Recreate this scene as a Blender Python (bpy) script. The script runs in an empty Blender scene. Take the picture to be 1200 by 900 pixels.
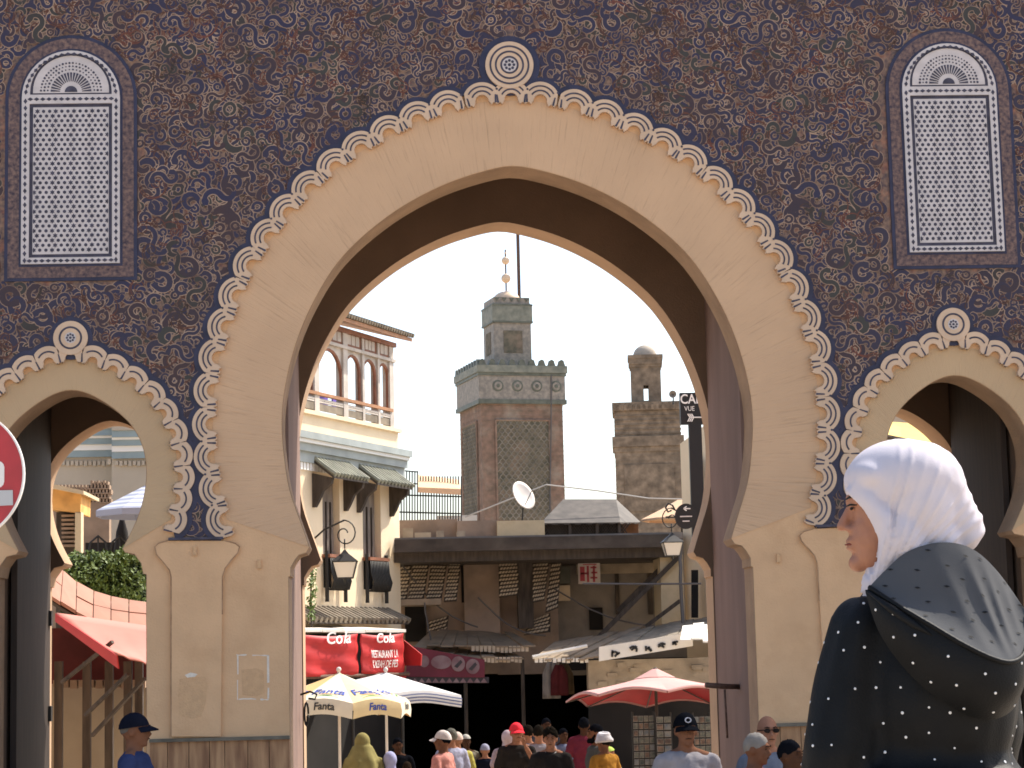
import bpy, bmesh, math, random
from mathutils import Vector, Matrix, noise
from mathutils.geometry import tessellate_polygon
from mathutils.bvhtree import BVHTree

scene = bpy.context.scene
COL = scene.collection
R = math.radians
rnd = random.Random(7)

# ------------------------------------------------------------------ camera
F_PX = 2450.0                       # focal length in pixels of a 1200 px wide frame
D = 20.0                            # metres from the camera to the front of the gate (gate front is Y = 0)
CAM = Vector((-1.10, -D, 2.15))
yc = Vector(((478 - 600) / F_PX, (450 - 765) / F_PX, -1.0)).normalized()   # world +Y in camera axes
rl = 0.0166
up = Vector((-math.sin(rl), math.cos(rl), 0))
zc = (up - yc * up.dot(yc)).normalized()
xc = yc.cross(zc)
ROT = Matrix((xc, yc, zc)).transposed()     # camera-from-world
WFC = ROT.transposed()                      # world-from-camera
cam_data = bpy.data.cameras.new('camera')
cam_data.sensor_width = 36.0
cam_data.lens = F_PX / 1200 * 36.0
cam_data.clip_start = 0.1
cam_data.clip_end = 5000
cam = bpy.data.objects.new('camera', cam_data)
cam.matrix_world = Matrix.Translation(CAM) @ WFC.to_4x4()
COL.objects.link(cam)
scene.camera = cam

# ------------------------------------------------------------------ sky, sun, exposure
SUN_DIR = Vector((0.80, 0.60, 0)).normalized()
SUN_EL = R(51)
sun_vec = Vector((SUN_DIR.x * math.cos(SUN_EL), SUN_DIR.y * math.cos(SUN_EL), math.sin(SUN_EL)))
world = bpy.data.worlds.new('World'); scene.world = world
world.use_nodes = True
nt = world.node_tree
for n in list(nt.nodes): nt.nodes.remove(n)
sky = nt.nodes.new('ShaderNodeTexSky'); sky.sky_type = 'NISHITA'; sky.sun_disc = False
sky.sun_elevation = SUN_EL
sky.sun_rotation = math.atan2(SUN_DIR.x, SUN_DIR.y)
sky.air_density = 1.0; sky.dust_density = 2.5; sky.ozone_density = 1.0; sky.altitude = 0
bg = nt.nodes.new('ShaderNodeBackground'); bg.inputs[1].default_value = 0.15
wo = nt.nodes.new('ShaderNodeOutputWorld')
nt.links.new(sky.outputs[0], bg.inputs[0]); nt.links.new(bg.outputs[0], wo.inputs[0])
sl = bpy.data.lights.new('sun', 'SUN'); sl.energy = 4.0; sl.angle = R(0.5); sl.color = (1.0, 0.93, 0.82)
sun = bpy.data.objects.new('sun', sl); COL.objects.link(sun)
sun.rotation_euler = (-sun_vec).to_track_quat('-Z', 'Y').to_euler()
sun.location = (10, 10, 40)
vs = scene.view_settings
vs.view_transform = 'Standard'; vs.look = 'None'; vs.gamma = 1.0; vs.use_curve_mapping = False
vs.exposure = 1.10
scene.cycles.filter_width = 1.7

# ------------------------------------------------------------------ measuring helpers
def ray(px, py):
    return (WFC @ Vector(((px - 600) / F_PX, (450 - py) / F_PX, -1.0)))
def P(px, py, Z):
    """the point seen at photo pixel (px, py) on the frontal plane Z metres from the camera"""
    d = ray(px, py)
    return CAM + d * (Z / d.y)
def PPL(px, py, org, nrm):
    d = ray(px, py)
    return CAM + d * ((org - CAM).dot(nrm) / d.dot(nrm))
def ground_z(y):
    ks = ((-60, 1.9), (-24, 1.05), (-16.4, 0.78), (-8, 0.18), (0, -0.2), (45, -2.225))
    if y <= ks[0][0]: return ks[0][1]
    for (a, za), (b, zb) in zip(ks, ks[1:]):
        if y <= b: return za + (zb - za) * (y - a) / (b - a)
    return ks[-1][1]
def lerp(a, b, t): return a + (b - a) * t

# ------------------------------------------------------------------ materials
MATS = {}
def mat(name, color, rough=0.8, var=0.0, scale=4.0, col2=None, bump=0.0, bscale=40.0, detail=4.0, metal=0.0,
        stretch=(1, 1, 1), dirt=None, dirt_scale=1.2, dirt_amt=0.4, trans=0.0, spec=0.3):
    m = bpy.data.materials.new(name); m.use_nodes = True
    t = m.node_tree; b = t.nodes['Principled BSDF']
    b.inputs['Roughness'].default_value = rough
    b.inputs['Metallic'].default_value = metal
    b.inputs['Specular IOR Level'].default_value = spec
    c = (*color, 1)
    b.inputs['Base Color'].default_value = c
    tc = t.nodes.new('ShaderNodeTexCoord'); mp = t.nodes.new('ShaderNodeMapping')
    mp.inputs['Scale'].default_value = stretch
    geo = t.nodes.new('ShaderNodeNewGeometry')
    t.links.new(geo.outputs['Position'], mp.inputs['Vector'])
    last = None
    if col2 is not None or var > 0:
        nz = t.nodes.new('ShaderNodeTexNoise'); nz.inputs['Scale'].default_value = scale; nz.inputs['Detail'].default_value = detail
        t.links.new(mp.outputs[0], nz.inputs['Vector'])
        rp = t.nodes.new('ShaderNodeValToRGB')
        rp.color_ramp.elements[0].position = 0.32; rp.color_ramp.elements[1].position = 0.68
        if col2 is None:
            rp.color_ramp.elements[0].color = (*[x * (1 - var) for x in color], 1)
            rp.color_ramp.elements[1].color = (*[min(1, x * (1 + var)) for x in color], 1)
        else:
            rp.color_ramp.elements[0].color = (*col2, 1); rp.color_ramp.elements[1].color = c
        t.links.new(nz.outputs['Fac'], rp.inputs[0]); last = rp.outputs[0]
    if dirt is not None:
        nd = t.nodes.new('ShaderNodeTexNoise'); nd.inputs['Scale'].default_value = dirt_scale; nd.inputs['Detail'].default_value = 8; nd.inputs['Roughness'].default_value = 0.65
        t.links.new(geo.outputs['Position'], nd.inputs['Vector'])
        r2 = t.nodes.new('ShaderNodeValToRGB'); r2.color_ramp.elements[0].position = 0.5; r2.color_ramp.elements[1].position = 0.75
        r2.color_ramp.elements[0].color = (0, 0, 0, 1); r2.color_ramp.elements[1].color = (dirt_amt, dirt_amt, dirt_amt, 1)
        t.links.new(nd.outputs['Fac'], r2.inputs[0])
        mx = t.nodes.new('ShaderNodeMix'); mx.data_type = 'RGBA'
        t.links.new(r2.outputs[0], mx.inputs['Factor'])
        if last is not None: t.links.new(last, mx.inputs['A'])
        else: mx.inputs['A'].default_value = c
        mx.inputs['B'].default_value = (*dirt, 1); last = mx.outputs['Result']
    if last is not None: t.links.new(last, b.inputs['Base Color'])
    if bump > 0:
        nb = t.nodes.new('ShaderNodeTexNoise'); nb.inputs['Scale'].default_value = bscale; nb.inputs['Detail'].default_value = 6
        t.links.new(mp.outputs[0], nb.inputs['Vector'])
        bp = t.nodes.new('ShaderNodeBump'); bp.inputs['Strength'].default_value = bump; bp.inputs['Distance'].default_value = 0.02
        t.links.new(nb.outputs['Fac'], bp.inputs['Height']); t.links.new(bp.outputs[0], b.inputs['Normal'])
    MATS[name] = m
    return m

def polar_plaster(name, color, cx, cz, dark):
    """trowelled plaster whose scratches run towards the arch centre"""
    m = mat(name, color, 0.85, var=0.06, scale=1.3)
    t = m.node_tree; b = t.nodes['Principled BSDF']; L = t.links
    g = t.nodes.new('ShaderNodeNewGeometry'); s = t.nodes.new('ShaderNodeSeparateXYZ'); L.new(g.outputs['Position'], s.inputs[0])
    def mth(op, a, bb=None):
        n = t.nodes.new('ShaderNodeMath'); n.operation = op
        for i, v in enumerate((a, bb)):
            if v is None: continue
            if isinstance(v, (int, float)): n.inputs[i].default_value = v
            else: L.new(v, n.inputs[i])
        return n.outputs[0]
    dx = mth('SUBTRACT', s.outputs[0], cx); dz = mth('SUBTRACT', s.outputs[2], cz)
    ang = mth('ARCTAN2', dz, dx); rad = mth('SQRT', mth('ADD', mth('MULTIPLY', dx, dx), mth('MULTIPLY', dz, dz)))
    cb = t.nodes.new('ShaderNodeCombineXYZ'); L.new(mth('MULTIPLY', ang, 110.0), cb.inputs[0]); L.new(mth('MULTIPLY', rad, 1.6), cb.inputs[1])
    nz = t.nodes.new('ShaderNodeTexNoise'); nz.inputs['Scale'].default_value = 1.0; nz.inputs['Detail'].default_value = 5; nz.inputs['Roughness'].default_value = 0.7
    L.new(cb.outputs[0], nz.inputs['Vector'])
    r = t.nodes.new('ShaderNodeValToRGB'); r.color_ramp.elements[0].position = 0.56; r.color_ramp.elements[1].position = 0.74
    r.color_ramp.elements[0].color = (0, 0, 0, 1); r.color_ramp.elements[1].color = (0.7, 0.7, 0.7, 1)
    L.new(nz.outputs['Fac'], r.inputs[0])
    old = b.inputs['Base Color'].links[0].from_socket
    mx = t.nodes.new('ShaderNodeMix'); mx.data_type = 'RGBA'; L.new(r.outputs[0], mx.inputs['Factor']); L.new(old, mx.inputs['A'])
    mx.inputs['B'].default_value = (*dark, 1); L.new(mx.outputs['Result'], b.inputs['Base Color'])
    bp = t.nodes.new('ShaderNodeBump'); bp.inputs['Strength'].default_value = 0.5; bp.inputs['Distance'].default_value = 0.02; bp.invert = True
    L.new(nz.outputs['Fac'], bp.inputs['Height']); L.new(bp.outputs[0], b.inputs['Normal'])
    return m

# ------------------------------------------------------------------ mesh builder
class MB:
    def __init__(self): self.v = []; self.f = []; self.sm = False
    def add(self, vs, fs):
        o = len(self.v); self.v += [tuple(p) for p in vs]; self.f += [tuple(i + o for i in q) for q in fs]; return self
    def box(self, c, s, rz=0.0, M=None):
        hx, hy, hz = s[0] / 2, s[1] / 2, s[2] / 2
        pts = [Vector((x * hx, y * hy, z * hz)) for z in (-1, 1) for y in (-1, 1) for x in (-1, 1)]
        if rz: pts = [Matrix.Rotation(rz, 3, 'Z') @ p for p in pts]
        if M is not None: pts = [M @ p for p in pts]
        pts = [p + Vector(c) for p in pts]
        return self.add(pts, [(0, 2, 3, 1), (4, 5, 7, 6), (0, 1, 5, 4), (2, 6, 7, 3), (0, 4, 6, 2), (1, 3, 7, 5)])
    def bar(self, a, b, w, h=None, up=Vector((0, 0, 1))):
        a = Vector(a); b = Vector(b); h = w if h is None else h
        d = (b - a); L = d.length; d.normalize()
        s = d.cross(up)
        if s.length < 1e-4: s = d.cross(Vector((0, 1, 0)))
        s.normalize(); u = s.cross(d)
        q = [(-w / 2, -h / 2), (w / 2, -h / 2), (w / 2, h / 2), (-w / 2, h / 2)]
        pts = [a + s * x + u * y for x, y in q] + [b + s * x + u * y for x, y in q]
        return self.add(pts, [(0, 1, 2, 3), (7, 6, 5, 4), (0, 4, 5, 1), (1, 5, 6, 2), (2, 6, 7, 3), (3, 7, 4, 0)])
    def quad(self, a, b, c, d): return self.add([a, b, c, d], [(0, 1, 2, 3)])
    def slab(self, a, b, c, d, off):
        """a quad thickened along the vector off"""
        off = Vector(off); q = [Vector(p) for p in (a, b, c, d)]
        return self.add(q + [p + off for p in q], [(0, 1, 2, 3), (7, 6, 5, 4), (0, 4, 5, 1), (1, 5, 6, 2), (2, 6, 7, 3), (3, 7, 4, 0)])
    def prism(self, outer, holes=(), y0=0.0, y1=0.1, back=True):
        """polygon in the X-Z plane, thickened from y0 to y1"""
        loops = [[Vector((p[0], p[1], 0)) for p in outer]] + [[Vector((p[0], p[1], 0)) for p in h] for h in holes]
        tris = tessellate_polygon(loops)
        flat = [p for l in loops for p in l]
        n = len(flat); o = len(self.v)
        self.v += [(p.x, y0, p.y) for p in flat] + [(p.x, y1, p.y) for p in flat]
        for t in tris:
            a, b, c = (flat[i] for i in t)
            if (b - a).cross(c - a).z < 0: t = (t[0], t[2], t[1])
            self.f.append((o + t[0], o + t[1], o + t[2]))
            if back: self.f.append((o + n + t[0], o + n + t[2], o + n + t[1]))
        k = 0
        for li, l in enumerate(loops):
            m = len(l)
            ar = sum(l[i].x * l[(i + 1) % m].y - l[(i + 1) % m].x * l[i].y for i in range(m))
            flip = (ar < 0) == (li == 0)
            for i in range(m):
                a, b = o + k + i, o + k + (i + 1) % m
                self.f.append((a, b, b + n, a + n) if flip else (b, a, a + n, b + n))
            k += m
        return self
    def tube(self, pts, rad, seg=8, cap=True, squash=None):
        pts = [Vector(p) for p in pts]; n = len(pts)
        if not isinstance(rad, (list, tuple)): rad = [rad] * n
        o = len(self.v); prev = None
        for i, p in enumerate(pts):
            d = (pts[min(i + 1, n - 1)] - pts[max(i - 1, 0)]).normalized()
            if prev is None:
                s = d.cross(Vector((0, 0, 1)))
                if s.length < 1e-3: s = d.cross(Vector((0, 1, 0)))
            else: s = prev - d * prev.dot(d)
            s.normalize(); prev = s; u = d.cross(s)
            for k in range(seg):
                a = 2 * math.pi * k / seg
                self.v.append(tuple(p + (s * math.cos(a) + u * math.sin(a)) * rad[i]))
        for i in range(n - 1):
            for k in range(seg):
                a = o + i * seg + k; b = o + i * seg + (k + 1) % seg
                self.f.append((a, b, b + seg, a + seg))
        if cap:
            self.f.append(tuple(o + k for k in range(seg - 1, -1, -1)))
            self.f.append(tuple(o + (n - 1) * seg + k for k in range(seg)))
        return self
    def lathe(self, prof, c, seg=24, a0=0.0, a1=2 * math.pi, axis=None):
        """prof = [(r, z)...] revolved about a vertical axis through c"""
        o = len(self.v); n = len(prof); full = abs(a1 - a0 - 2 * math.pi) < 1e-6
        m = seg if full else seg + 1
        for k in range(m):
            a = a0 + (a1 - a0) * k / seg
            for r, z in prof:
                p = Vector((r * math.cos(a), r * math.sin(a), z))
                if axis is not None: p = axis @ p
                self.v.append((c[0] + p.x, c[1] + p.y, c[2] + p.z))
        for k in range(seg):
            k2 = (k + 1) % m
            for i in range(n - 1):
                self.f.append((o + k * n + i, o + k2 * n + i, o + k2 * n + i + 1, o + k * n + i + 1))
        return self
    def ell(self, c, r, seg=16, rings=10, M=None):
        o = len(self.v); c = Vector(c)
        if not isinstance(r, (list, tuple)): r = (r, r, r)
        for i in range(rings + 1):
            th = math.pi * i / rings
            for k in range(seg):
                ph = 2 * math.pi * k / seg
                p = Vector((r[0] * math.sin(th) * math.cos(ph), r[1] * math.sin(th) * math.sin(ph), r[2] * math.cos(th)))
                if M is not None: p = M @ p
                self.v.append(tuple(c + p))
        for i in range(rings):
            for k in range(seg):
                a = o + i * seg + k; b = o + i * seg + (k + 1) % seg
                self.f.append((a, a + seg, b + seg, b))
        return self
    def cap(self, a, b, ra, rb, seg=12):
        """a tapered capsule, for bodies that are fused afterwards"""
        a = Vector(a); b = Vector(b)
        self.ell(a, ra, seg, 8); self.ell(b, rb, seg, 8)
        return self.tube([a, b], [ra, rb], seg)
    def grid(self, rows):
        n = len(rows); m = len(rows[0]); o = len(self.v)
        for r in rows: self.v += [tuple(p) for p in r]
        for i in range(n - 1):
            for j in range(m - 1):
                a = o + i * m + j
                self.f.append((a, a + 1, a + m + 1, a + m))
        return self
    def mesh(self, name, smooth=None):
        me = bpy.data.meshes.new(name); me.from_pydata(self.v, [], self.f); me.update()
        if (self.sm if smooth is None else smooth):
            for p in me.polygons: p.use_smooth = True
        return me
    def build(self, name, m=None, parent=None, smooth=None, local=False):
        return link(name, self.mesh(name, smooth), m, parent, local)

def root_inv(parent):
    return parent.matrix_basis.inverted() if parent.parent is None else Matrix.Identity(4)
def link(name, me, m=None, parent=None, local=False):
    o = bpy.data.objects.new(name, me); COL.objects.link(o)
    if m is not None:
        if not me.materials: me.materials.append(None)
        o.material_slots[0].link = 'OBJECT'; o.material_slots[0].material = m
    if parent is not None:
        o.parent = parent
        if not local: o.matrix_parent_inverse = root_inv(parent)
    return o
def thing(name, label, cat, loc=(0, 0, 0), rz=0.0, group=None):
    o = bpy.data.objects.new(name, None); COL.objects.link(o); o.empty_display_size = 0.2
    o.location = loc; o.rotation_euler = (0, 0, rz)
    o.matrix_basis = Matrix.Translation(loc) @ Matrix.Rotation(rz, 4, 'Z')
    return tag(o, label, cat, group)
def tag(o, label=None, cat=None, group=None, kind=None):
    if label: o['label'] = label
    if cat: o['category'] = cat
    if group: o['group'] = group
    if kind: o['kind'] = kind
    return o
def fuse(mb, voxel, smooth=4, name='fused'):
    """union overlapping shapes into one continuous skin"""
    o = bpy.data.objects.new('tmp', mb.mesh('tmp')); COL.objects.link(o)
    r = o.modifiers.new('r', 'REMESH'); r.mode = 'VOXEL'; r.voxel_size = voxel; r.use_smooth_shade = True
    if smooth:
        s = o.modifiers.new('s', 'SMOOTH'); s.factor = 0.5; s.iterations = smooth
    dg = bpy.context.evaluated_depsgraph_get(); dg.update()
    me = bpy.data.meshes.new_from_object(o.evaluated_get(dg)); me.name = name
    old = o.data; bpy.data.objects.remove(o); bpy.data.meshes.remove(old)
    for p in me.polygons: p.use_smooth = True
    me.materials.clear()
    return me
def text_mesh(s, size, name='lettering', shear=0.0, bold=0.0, extrude=0.0):
    cu = bpy.data.curves.new('tx', 'FONT'); cu.body = s; cu.size = size; cu.align_x = 'CENTER'; cu.align_y = 'CENTER'
    cu.shear = shear; cu.offset = bold; cu.extrude = extrude; cu.resolution_u = 3
    o = bpy.data.objects.new('tx', cu); COL.objects.link(o)
    dg = bpy.context.evaluated_depsgraph_get(); dg.update()
    me = bpy.data.meshes.new_from_object(o.evaluated_get(dg)); me.name = name
    bpy.data.objects.remove(o); bpy.data.curves.remove(cu)
    return me
def text_on(s, size, fn, m, parent, sx=1.0, name='lettering', shear=0.0, bold=0.0):
    """flat lettering laid on a surface: fn(x, y) gives the world point"""
    me = text_mesh(s, size, name, shear, bold)
    for v in me.vertices: v.co = fn(v.co.x * sx, v.co.y)
    me.materials.clear()
    return link(name, me, m, parent)

# ------------------------------------------------------------------ palette
mat('plaster', (0.50, 0.345, 0.20), 0.9, var=0.07, scale=2.0, bump=0.25, bscale=60, dirt=(0.42, 0.28, 0.17), dirt_scale=1.6, dirt_amt=0.35)
mat('plaster_pier', (0.612, 0.383, 0.212), 0.9, var=0.06, scale=2.5, bump=0.25, bscale=50, dirt=(0.48, 0.28, 0.14), dirt_scale=1.7, dirt_amt=0.6)
mat('scallop_tan', (0.56, 0.40, 0.275), 0.8, var=0.08, scale=5, bump=0.1, bscale=80)
mat('tile_ground', (0.25, 0.155, 0.105), 0.55, col2=(0.07, 0.05, 0.055), scale=24, detail=3, bump=0.3, bscale=90, dirt=(0.36, 0.13, 0.07), dirt_scale=7, dirt_amt=0.8)
mat('scroll_blue', (0.027, 0.024, 0.056), 0.45, col2=(0.038, 0.028, 0.042), scale=1.3, detail=5, bump=0.15, bscale=60)
mat('scroll_plum', (0.055, 0.030, 0.030), 0.5, col2=(0.038, 0.026, 0.036), scale=2)
mat('scroll_olive', (0.045, 0.043, 0.036), 0.5, col2=(0.04, 0.03, 0.026), scale=2)
mat('scroll_line', (0.39, 0.265, 0.185), 0.6, col2=(0.13, 0.075, 0.055), scale=5)
mat('vine_brown', (0.15, 0.048, 0.030), 0.6, col2=(0.040, 0.030, 0.022), scale=2.5)
mat('plain_blue', (0.030, 0.029, 0.058), 0.4, var=0.25, scale=7)
mat('inlay_blue', (0.050, 0.045, 0.066), 0.5, var=0.3, scale=12)
mat('lattice_white', (0.52, 0.47, 0.455), 0.5, var=0.08, scale=10)
mat('band_fine', (0.20, 0.125, 0.10), 0.6, col2=(0.045, 0.032, 0.045), scale=26, detail=2)
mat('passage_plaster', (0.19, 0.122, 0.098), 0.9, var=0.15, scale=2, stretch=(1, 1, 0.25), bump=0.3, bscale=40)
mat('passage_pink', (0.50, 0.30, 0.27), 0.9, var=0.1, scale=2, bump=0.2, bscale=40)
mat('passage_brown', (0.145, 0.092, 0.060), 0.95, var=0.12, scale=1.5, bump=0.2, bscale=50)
mat('door_dark', (0.032, 0.021, 0.015), 0.7, var=0.3, scale=3, stretch=(6, 6, 0.6))
mat('dado', (0.42, 0.235, 0.115), 0.6, col2=(0.20, 0.095, 0.045), scale=3, stretch=(5, 5, 0.7), bump=0.1, bscale=20)
mat('ledge', (0.13, 0.11, 0.08), 0.8, var=0.3, scale=8)
mat('chalk', (0.66, 0.58, 0.48), 0.9, var=0.1, scale=30)
mat('stain', (0.555, 0.345, 0.185), 0.95, var=0.06, scale=18, bump=0.4, bscale=60)
mat('grime', (0.24, 0.135, 0.07), 0.9, col2=(0.42, 0.26, 0.15), scale=14)
mat('paving', (0.46, 0.38, 0.29), 0.85, var=0.15, scale=1.0, bump=0.2, bscale=8)
mat('iron', (0.03, 0.028, 0.026), 0.5, metal=0.6, spec=0.5)
mat('rust', (0.12, 0.07, 0.05), 0.7, metal=0.3, var=0.3, scale=20)
polar_plaster('arch_plaster', (0.56, 0.365, 0.22), 0.0, 3.9, (0.32, 0.21, 0.12))
M = MATS
# ------------------------------------------------------------------ ground
g = MB()
ys = [-900, -61, -60, -24, -16.4, -8, 0, 20, 45, 46, 200, 900, 4000]
g.grid([[Vector((x, y, ground_z(y))) for x in (-3000, -60, -20, 0, 20, 60, 3000)] for y in ys])
tag(g.build('ground', M['paving']), kind='structure')

# ------------------------------------------------------------------ the gate
gate = thing('city_gate', 'tall horseshoe arched city gate covered in blue and tan carved scrollwork', 'gate', (0, 0, 0))
def gp(px, py):
    p = P(px, py, D); return (p.x, p.z)
AXIS = sum((gp(338, 700)[0], gp(884, 700)[0])) / 2
def mirror_profile(left, right, ax):
    """average a left and a right traced edge (both listed from apex to foot) into one symmetric half profile"""
    def resample(pts, n):
        L = [0.0]
        for a, b in zip(pts, pts[1:]): L.append(L[-1] + math.hypot(b[0] - a[0], b[1] - a[1]))
        out = []
        for k in range(n):
            t = L[-1] * k / (n - 1); i = 0
            while i < len(L) - 2 and L[i + 1] < t: i += 1
            u = (t - L[i]) / max(1e-9, L[i + 1] - L[i]); out.append((lerp(pts[i][0], pts[i + 1][0], u), lerp(pts[i][1], pts[i + 1][1], u)))
        return out
    A = resample([(ax - gp(*p)[0], gp(*p)[1]) for p in left], 60)
    B = resample([(gp(*p)[0] - ax, gp(*p)[1]) for p in right], 60) if right else A
    return [((a[0] + b[0]) / 2, (a[1] + b[1]) / 2) for a, b in zip(A, B)]
def smooth_prof(h, it=3, apex=False):
    for _ in range(it):
        h = [(h[0][0], (h[0][1] + h[1][1]) / 2 if apex else h[0][1])] + [((h[i - 1][0] + 2 * h[i][0] + h[i + 1][0]) / 4, (h[i - 1][1] + 2 * h[i][1] + h[i + 1][1]) / 4) for i in range(1, len(h) - 1)] + [h[-1]]
    return h
mainL = [(600, 193), (570, 200), (543, 208), (517, 219), (490, 233), (463, 249), (437, 269), (418, 287), (399, 307), (383, 332), (370, 356), (359, 377), (350, 400), (342, 424), (337, 445),
         (333, 467), (332, 490), (333, 515), (336, 541), (340, 570), (349, 596), (358, 619), (365, 640)]
mainR = [(602, 193), (627, 197), (653, 204), (680, 212), (707, 223), (733, 237), (760, 255), (787, 275), (808, 295), (827, 319), (843, 345), (856, 372), (867, 402), (875, 431),
         (882, 463), (885, 490), (885, 507), (883, 540), (879, 570), (870, 598), (866, 612), (860, 632)]
half_main = smooth_prof(mirror_profile(mainL, mainR, AXIS), 2, True)
tipx, tipz = half_main[-1]
HALFW = (gp(884, 700)[0] - gp(338, 700)[0]) / 2      # pier to pier half width
imp = [(tipx + 0.03, tipz - 0.05), (tipx + 0.10, tipz - 0.07), (HALFW - 0.06, tipz - 0.12), (HALFW - 0.02, tipz - 0.19), (HALFW - 0.02, tipz - 0.27), (HALFW, tipz - 0.275)]
main_half = half_main + imp + [(HALFW, -0.7)]
def opening(half, ax):
    return [(ax - x, z) for x, z in half] + [(ax + x, z) for x, z in reversed(half[1:])]
smallR = [(81, 453), (104, 459), (124, 471), (142, 484), (156, 498), (165, 513), (171, 531), (173, 549), (172, 566), (169, 590), (159, 617), (144, 643)]
SAX = gp(79, 520)[0]
s_half = smooth_prof(mirror_profile([(p[0], p[1]) for p in smallR], None, 0), 2)
s_half = [(SAX * 0 + (gp(81, 453)[0] * 0), 0)] and [(gp(*p)[0], gp(*p)[1]) for p in smallR]
SAX = gp(81, 453)[0] + 0.02
s_half = [(max(0.0, x - SAX), z) for x, z in s_half]; s_half[0] = (0.0, s_half[0][1])
fine = []
for (a0_, b0_), (a1_, b1_) in zip(s_half, s_half[1:]): fine += [(lerp(a0_, a1_, t / 3), lerp(b0_, b1_, t / 3)) for t in range(3)]
s_half = smooth_prof(fine + [s_half[-1]], 9, True)
stx, stz = s_half[-1]
SHW = gp(172, 700)[0] - SAX
s_half = s_half + [(stx + 0.02, stz - 0.03), (stx + 0.11, stz - 0.05), (SHW - 0.05, stz - 0.14), (SHW - 0.03, stz - 0.24), (SHW, stz - 0.245), (SHW, -0.7)]
SAXR = 2 * AXIS - SAX
op_main = opening(main_half, AXIS); op_sl = opening(s_half, SAX); op_sr = opening(s_half, SAXR)
WX = 15.0; TOP = 12.5  # unseen width and height stretched so the gate's shadow reaches nearby people
rect = [(AXIS - WX, -1.0), (AXIS + WX, -1.0), (AXIS + WX, TOP), (AXIS - WX, TOP)]
T1, T2, T3 = 0.50, 2.70, 3.24
MB().prism(rect, [op_main, op_sl, op_sr], 0.0, T1).build('front_wall', M['plaster_pier'], gate)
mat('reveal', (0.33, 0.215, 0.13), 0.9, var=0.15, scale=3, bump=0.5, bscale=35)  # darker than the wall: the reveal's shade is put into this colour
def inset(op, ax, d):
    out = []; n_ = len(op)
    for i in range(n_):
        a, b = op[i - 1], op[(i + 1) % n_]; tx, tz = b[0] - a[0], b[1] - a[1]; L = math.hypot(tx, tz) + 1e-9
        nx, nz = -tz / L, tx / L
        if nx * (ax - op[i][0]) + nz * (2.5 - op[i][1]) < 0: nx, nz = -nx, -nz
        out.append((op[i][0] + nx * d, op[i][1] + nz * d))
    return out
for op_, ax_ in ((op_main, AXIS), (op_sl, SAX), (op_sr, SAXR)):
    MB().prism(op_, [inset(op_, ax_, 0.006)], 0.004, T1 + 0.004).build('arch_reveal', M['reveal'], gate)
bwm = mat('back_wall', (0.40, 0.265, 0.165), 0.95, var=0.1, scale=2, bump=0.2, bscale=50)
MB().prism(rect, [op_main, op_sl, op_sr], T2, T3).build('back_wall', bwm, gate)
MB().prism(rect, [op_main, op_sl, op_sr], T2 - 0.012, T2 - 0.002).build('inner_face', M['passage_brown'], gate)  # dark plate over the back wall, the passage shade put into its colour
# passage side walls between the two arch walls, and the ceilings
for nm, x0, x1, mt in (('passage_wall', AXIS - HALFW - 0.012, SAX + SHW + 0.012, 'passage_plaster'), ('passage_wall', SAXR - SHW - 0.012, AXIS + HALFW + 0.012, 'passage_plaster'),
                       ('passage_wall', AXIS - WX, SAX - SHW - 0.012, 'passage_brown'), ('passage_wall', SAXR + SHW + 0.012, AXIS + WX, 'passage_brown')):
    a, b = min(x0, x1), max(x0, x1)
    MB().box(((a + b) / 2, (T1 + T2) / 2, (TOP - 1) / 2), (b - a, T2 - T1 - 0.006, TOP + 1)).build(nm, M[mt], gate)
zt = half_main[0][1] + 1.6
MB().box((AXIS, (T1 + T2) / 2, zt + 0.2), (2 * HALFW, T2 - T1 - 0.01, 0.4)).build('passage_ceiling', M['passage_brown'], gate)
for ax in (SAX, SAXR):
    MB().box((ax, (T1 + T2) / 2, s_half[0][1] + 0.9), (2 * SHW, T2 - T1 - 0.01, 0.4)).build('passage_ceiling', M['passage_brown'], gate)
# dark door leaves folded back in the side passages
for ax, sgn in ((SAX, -1), (SAXR, 1)):
    x = ax + sgn * (SHW - 0.06)
    dl = MB().box((x, (T1 + T2) / 2 + 0.05, 2.2), (0.06, 1.9, 5.6)).build('door_leaf', M['door_dark'], gate)
    for z in (0.6, 1.6, 2.6): MB().box((x - sgn * 0.045, T2 - 0.15, z), (0.03, 0.10, 0.16)).build('hinge', M['iron'], dl)
# merlons on top
for i in range(23):
    x = AXIS - WX + 0.7 + i * 1.3
    MB().prism([(x - 0.4, TOP), (x + 0.4, TOP), (x + 0.4, TOP + 0.6), (x, TOP + 1.0), (x - 0.4, TOP + 0.6)], (), 0.05, 0.45).build('merlon', M['plaster'], gate)

# scallop centres as traced on the photograph
scL = [(567, 121), (528, 130), (493, 142), (460, 160), (427, 178), (398, 197), (369, 223), (342, 249), (320, 279), (300, 312), (282, 347), (269, 382), (259, 418), (254, 457), (252, 497), (254, 535), (260, 572), (268, 607)]
scR = [(635, 119), (675, 128), (711, 141), (746, 155), (779, 173), (809, 194), (839, 219), (864, 247), (887, 274), (909, 305), (926, 340), (940, 376), (952, 411), (960, 448), (963, 486), (963, 524), (959, 561), (952, 597)]
half_sc = [((AXIS - gp(*a)[0] + gp(*b)[0] - AXIS) / 2, (gp(*a)[1] + gp(*b)[1]) / 2) for a, b in zip(scL, scR)]
half_sc = [(0.0, gp(601, 118)[1])] + half_sc
scS = [(109, 425), (133, 435), (155, 449), (175, 466), (190, 486), (201, 509), (207, 534), (209, 560), (206, 585), (200, 609)]
half_ss = [(0.0, gp(81, 421)[1])] + [(gp(*p)[0] - SAX, gp(*p)[1]) for p in scS]
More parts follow.
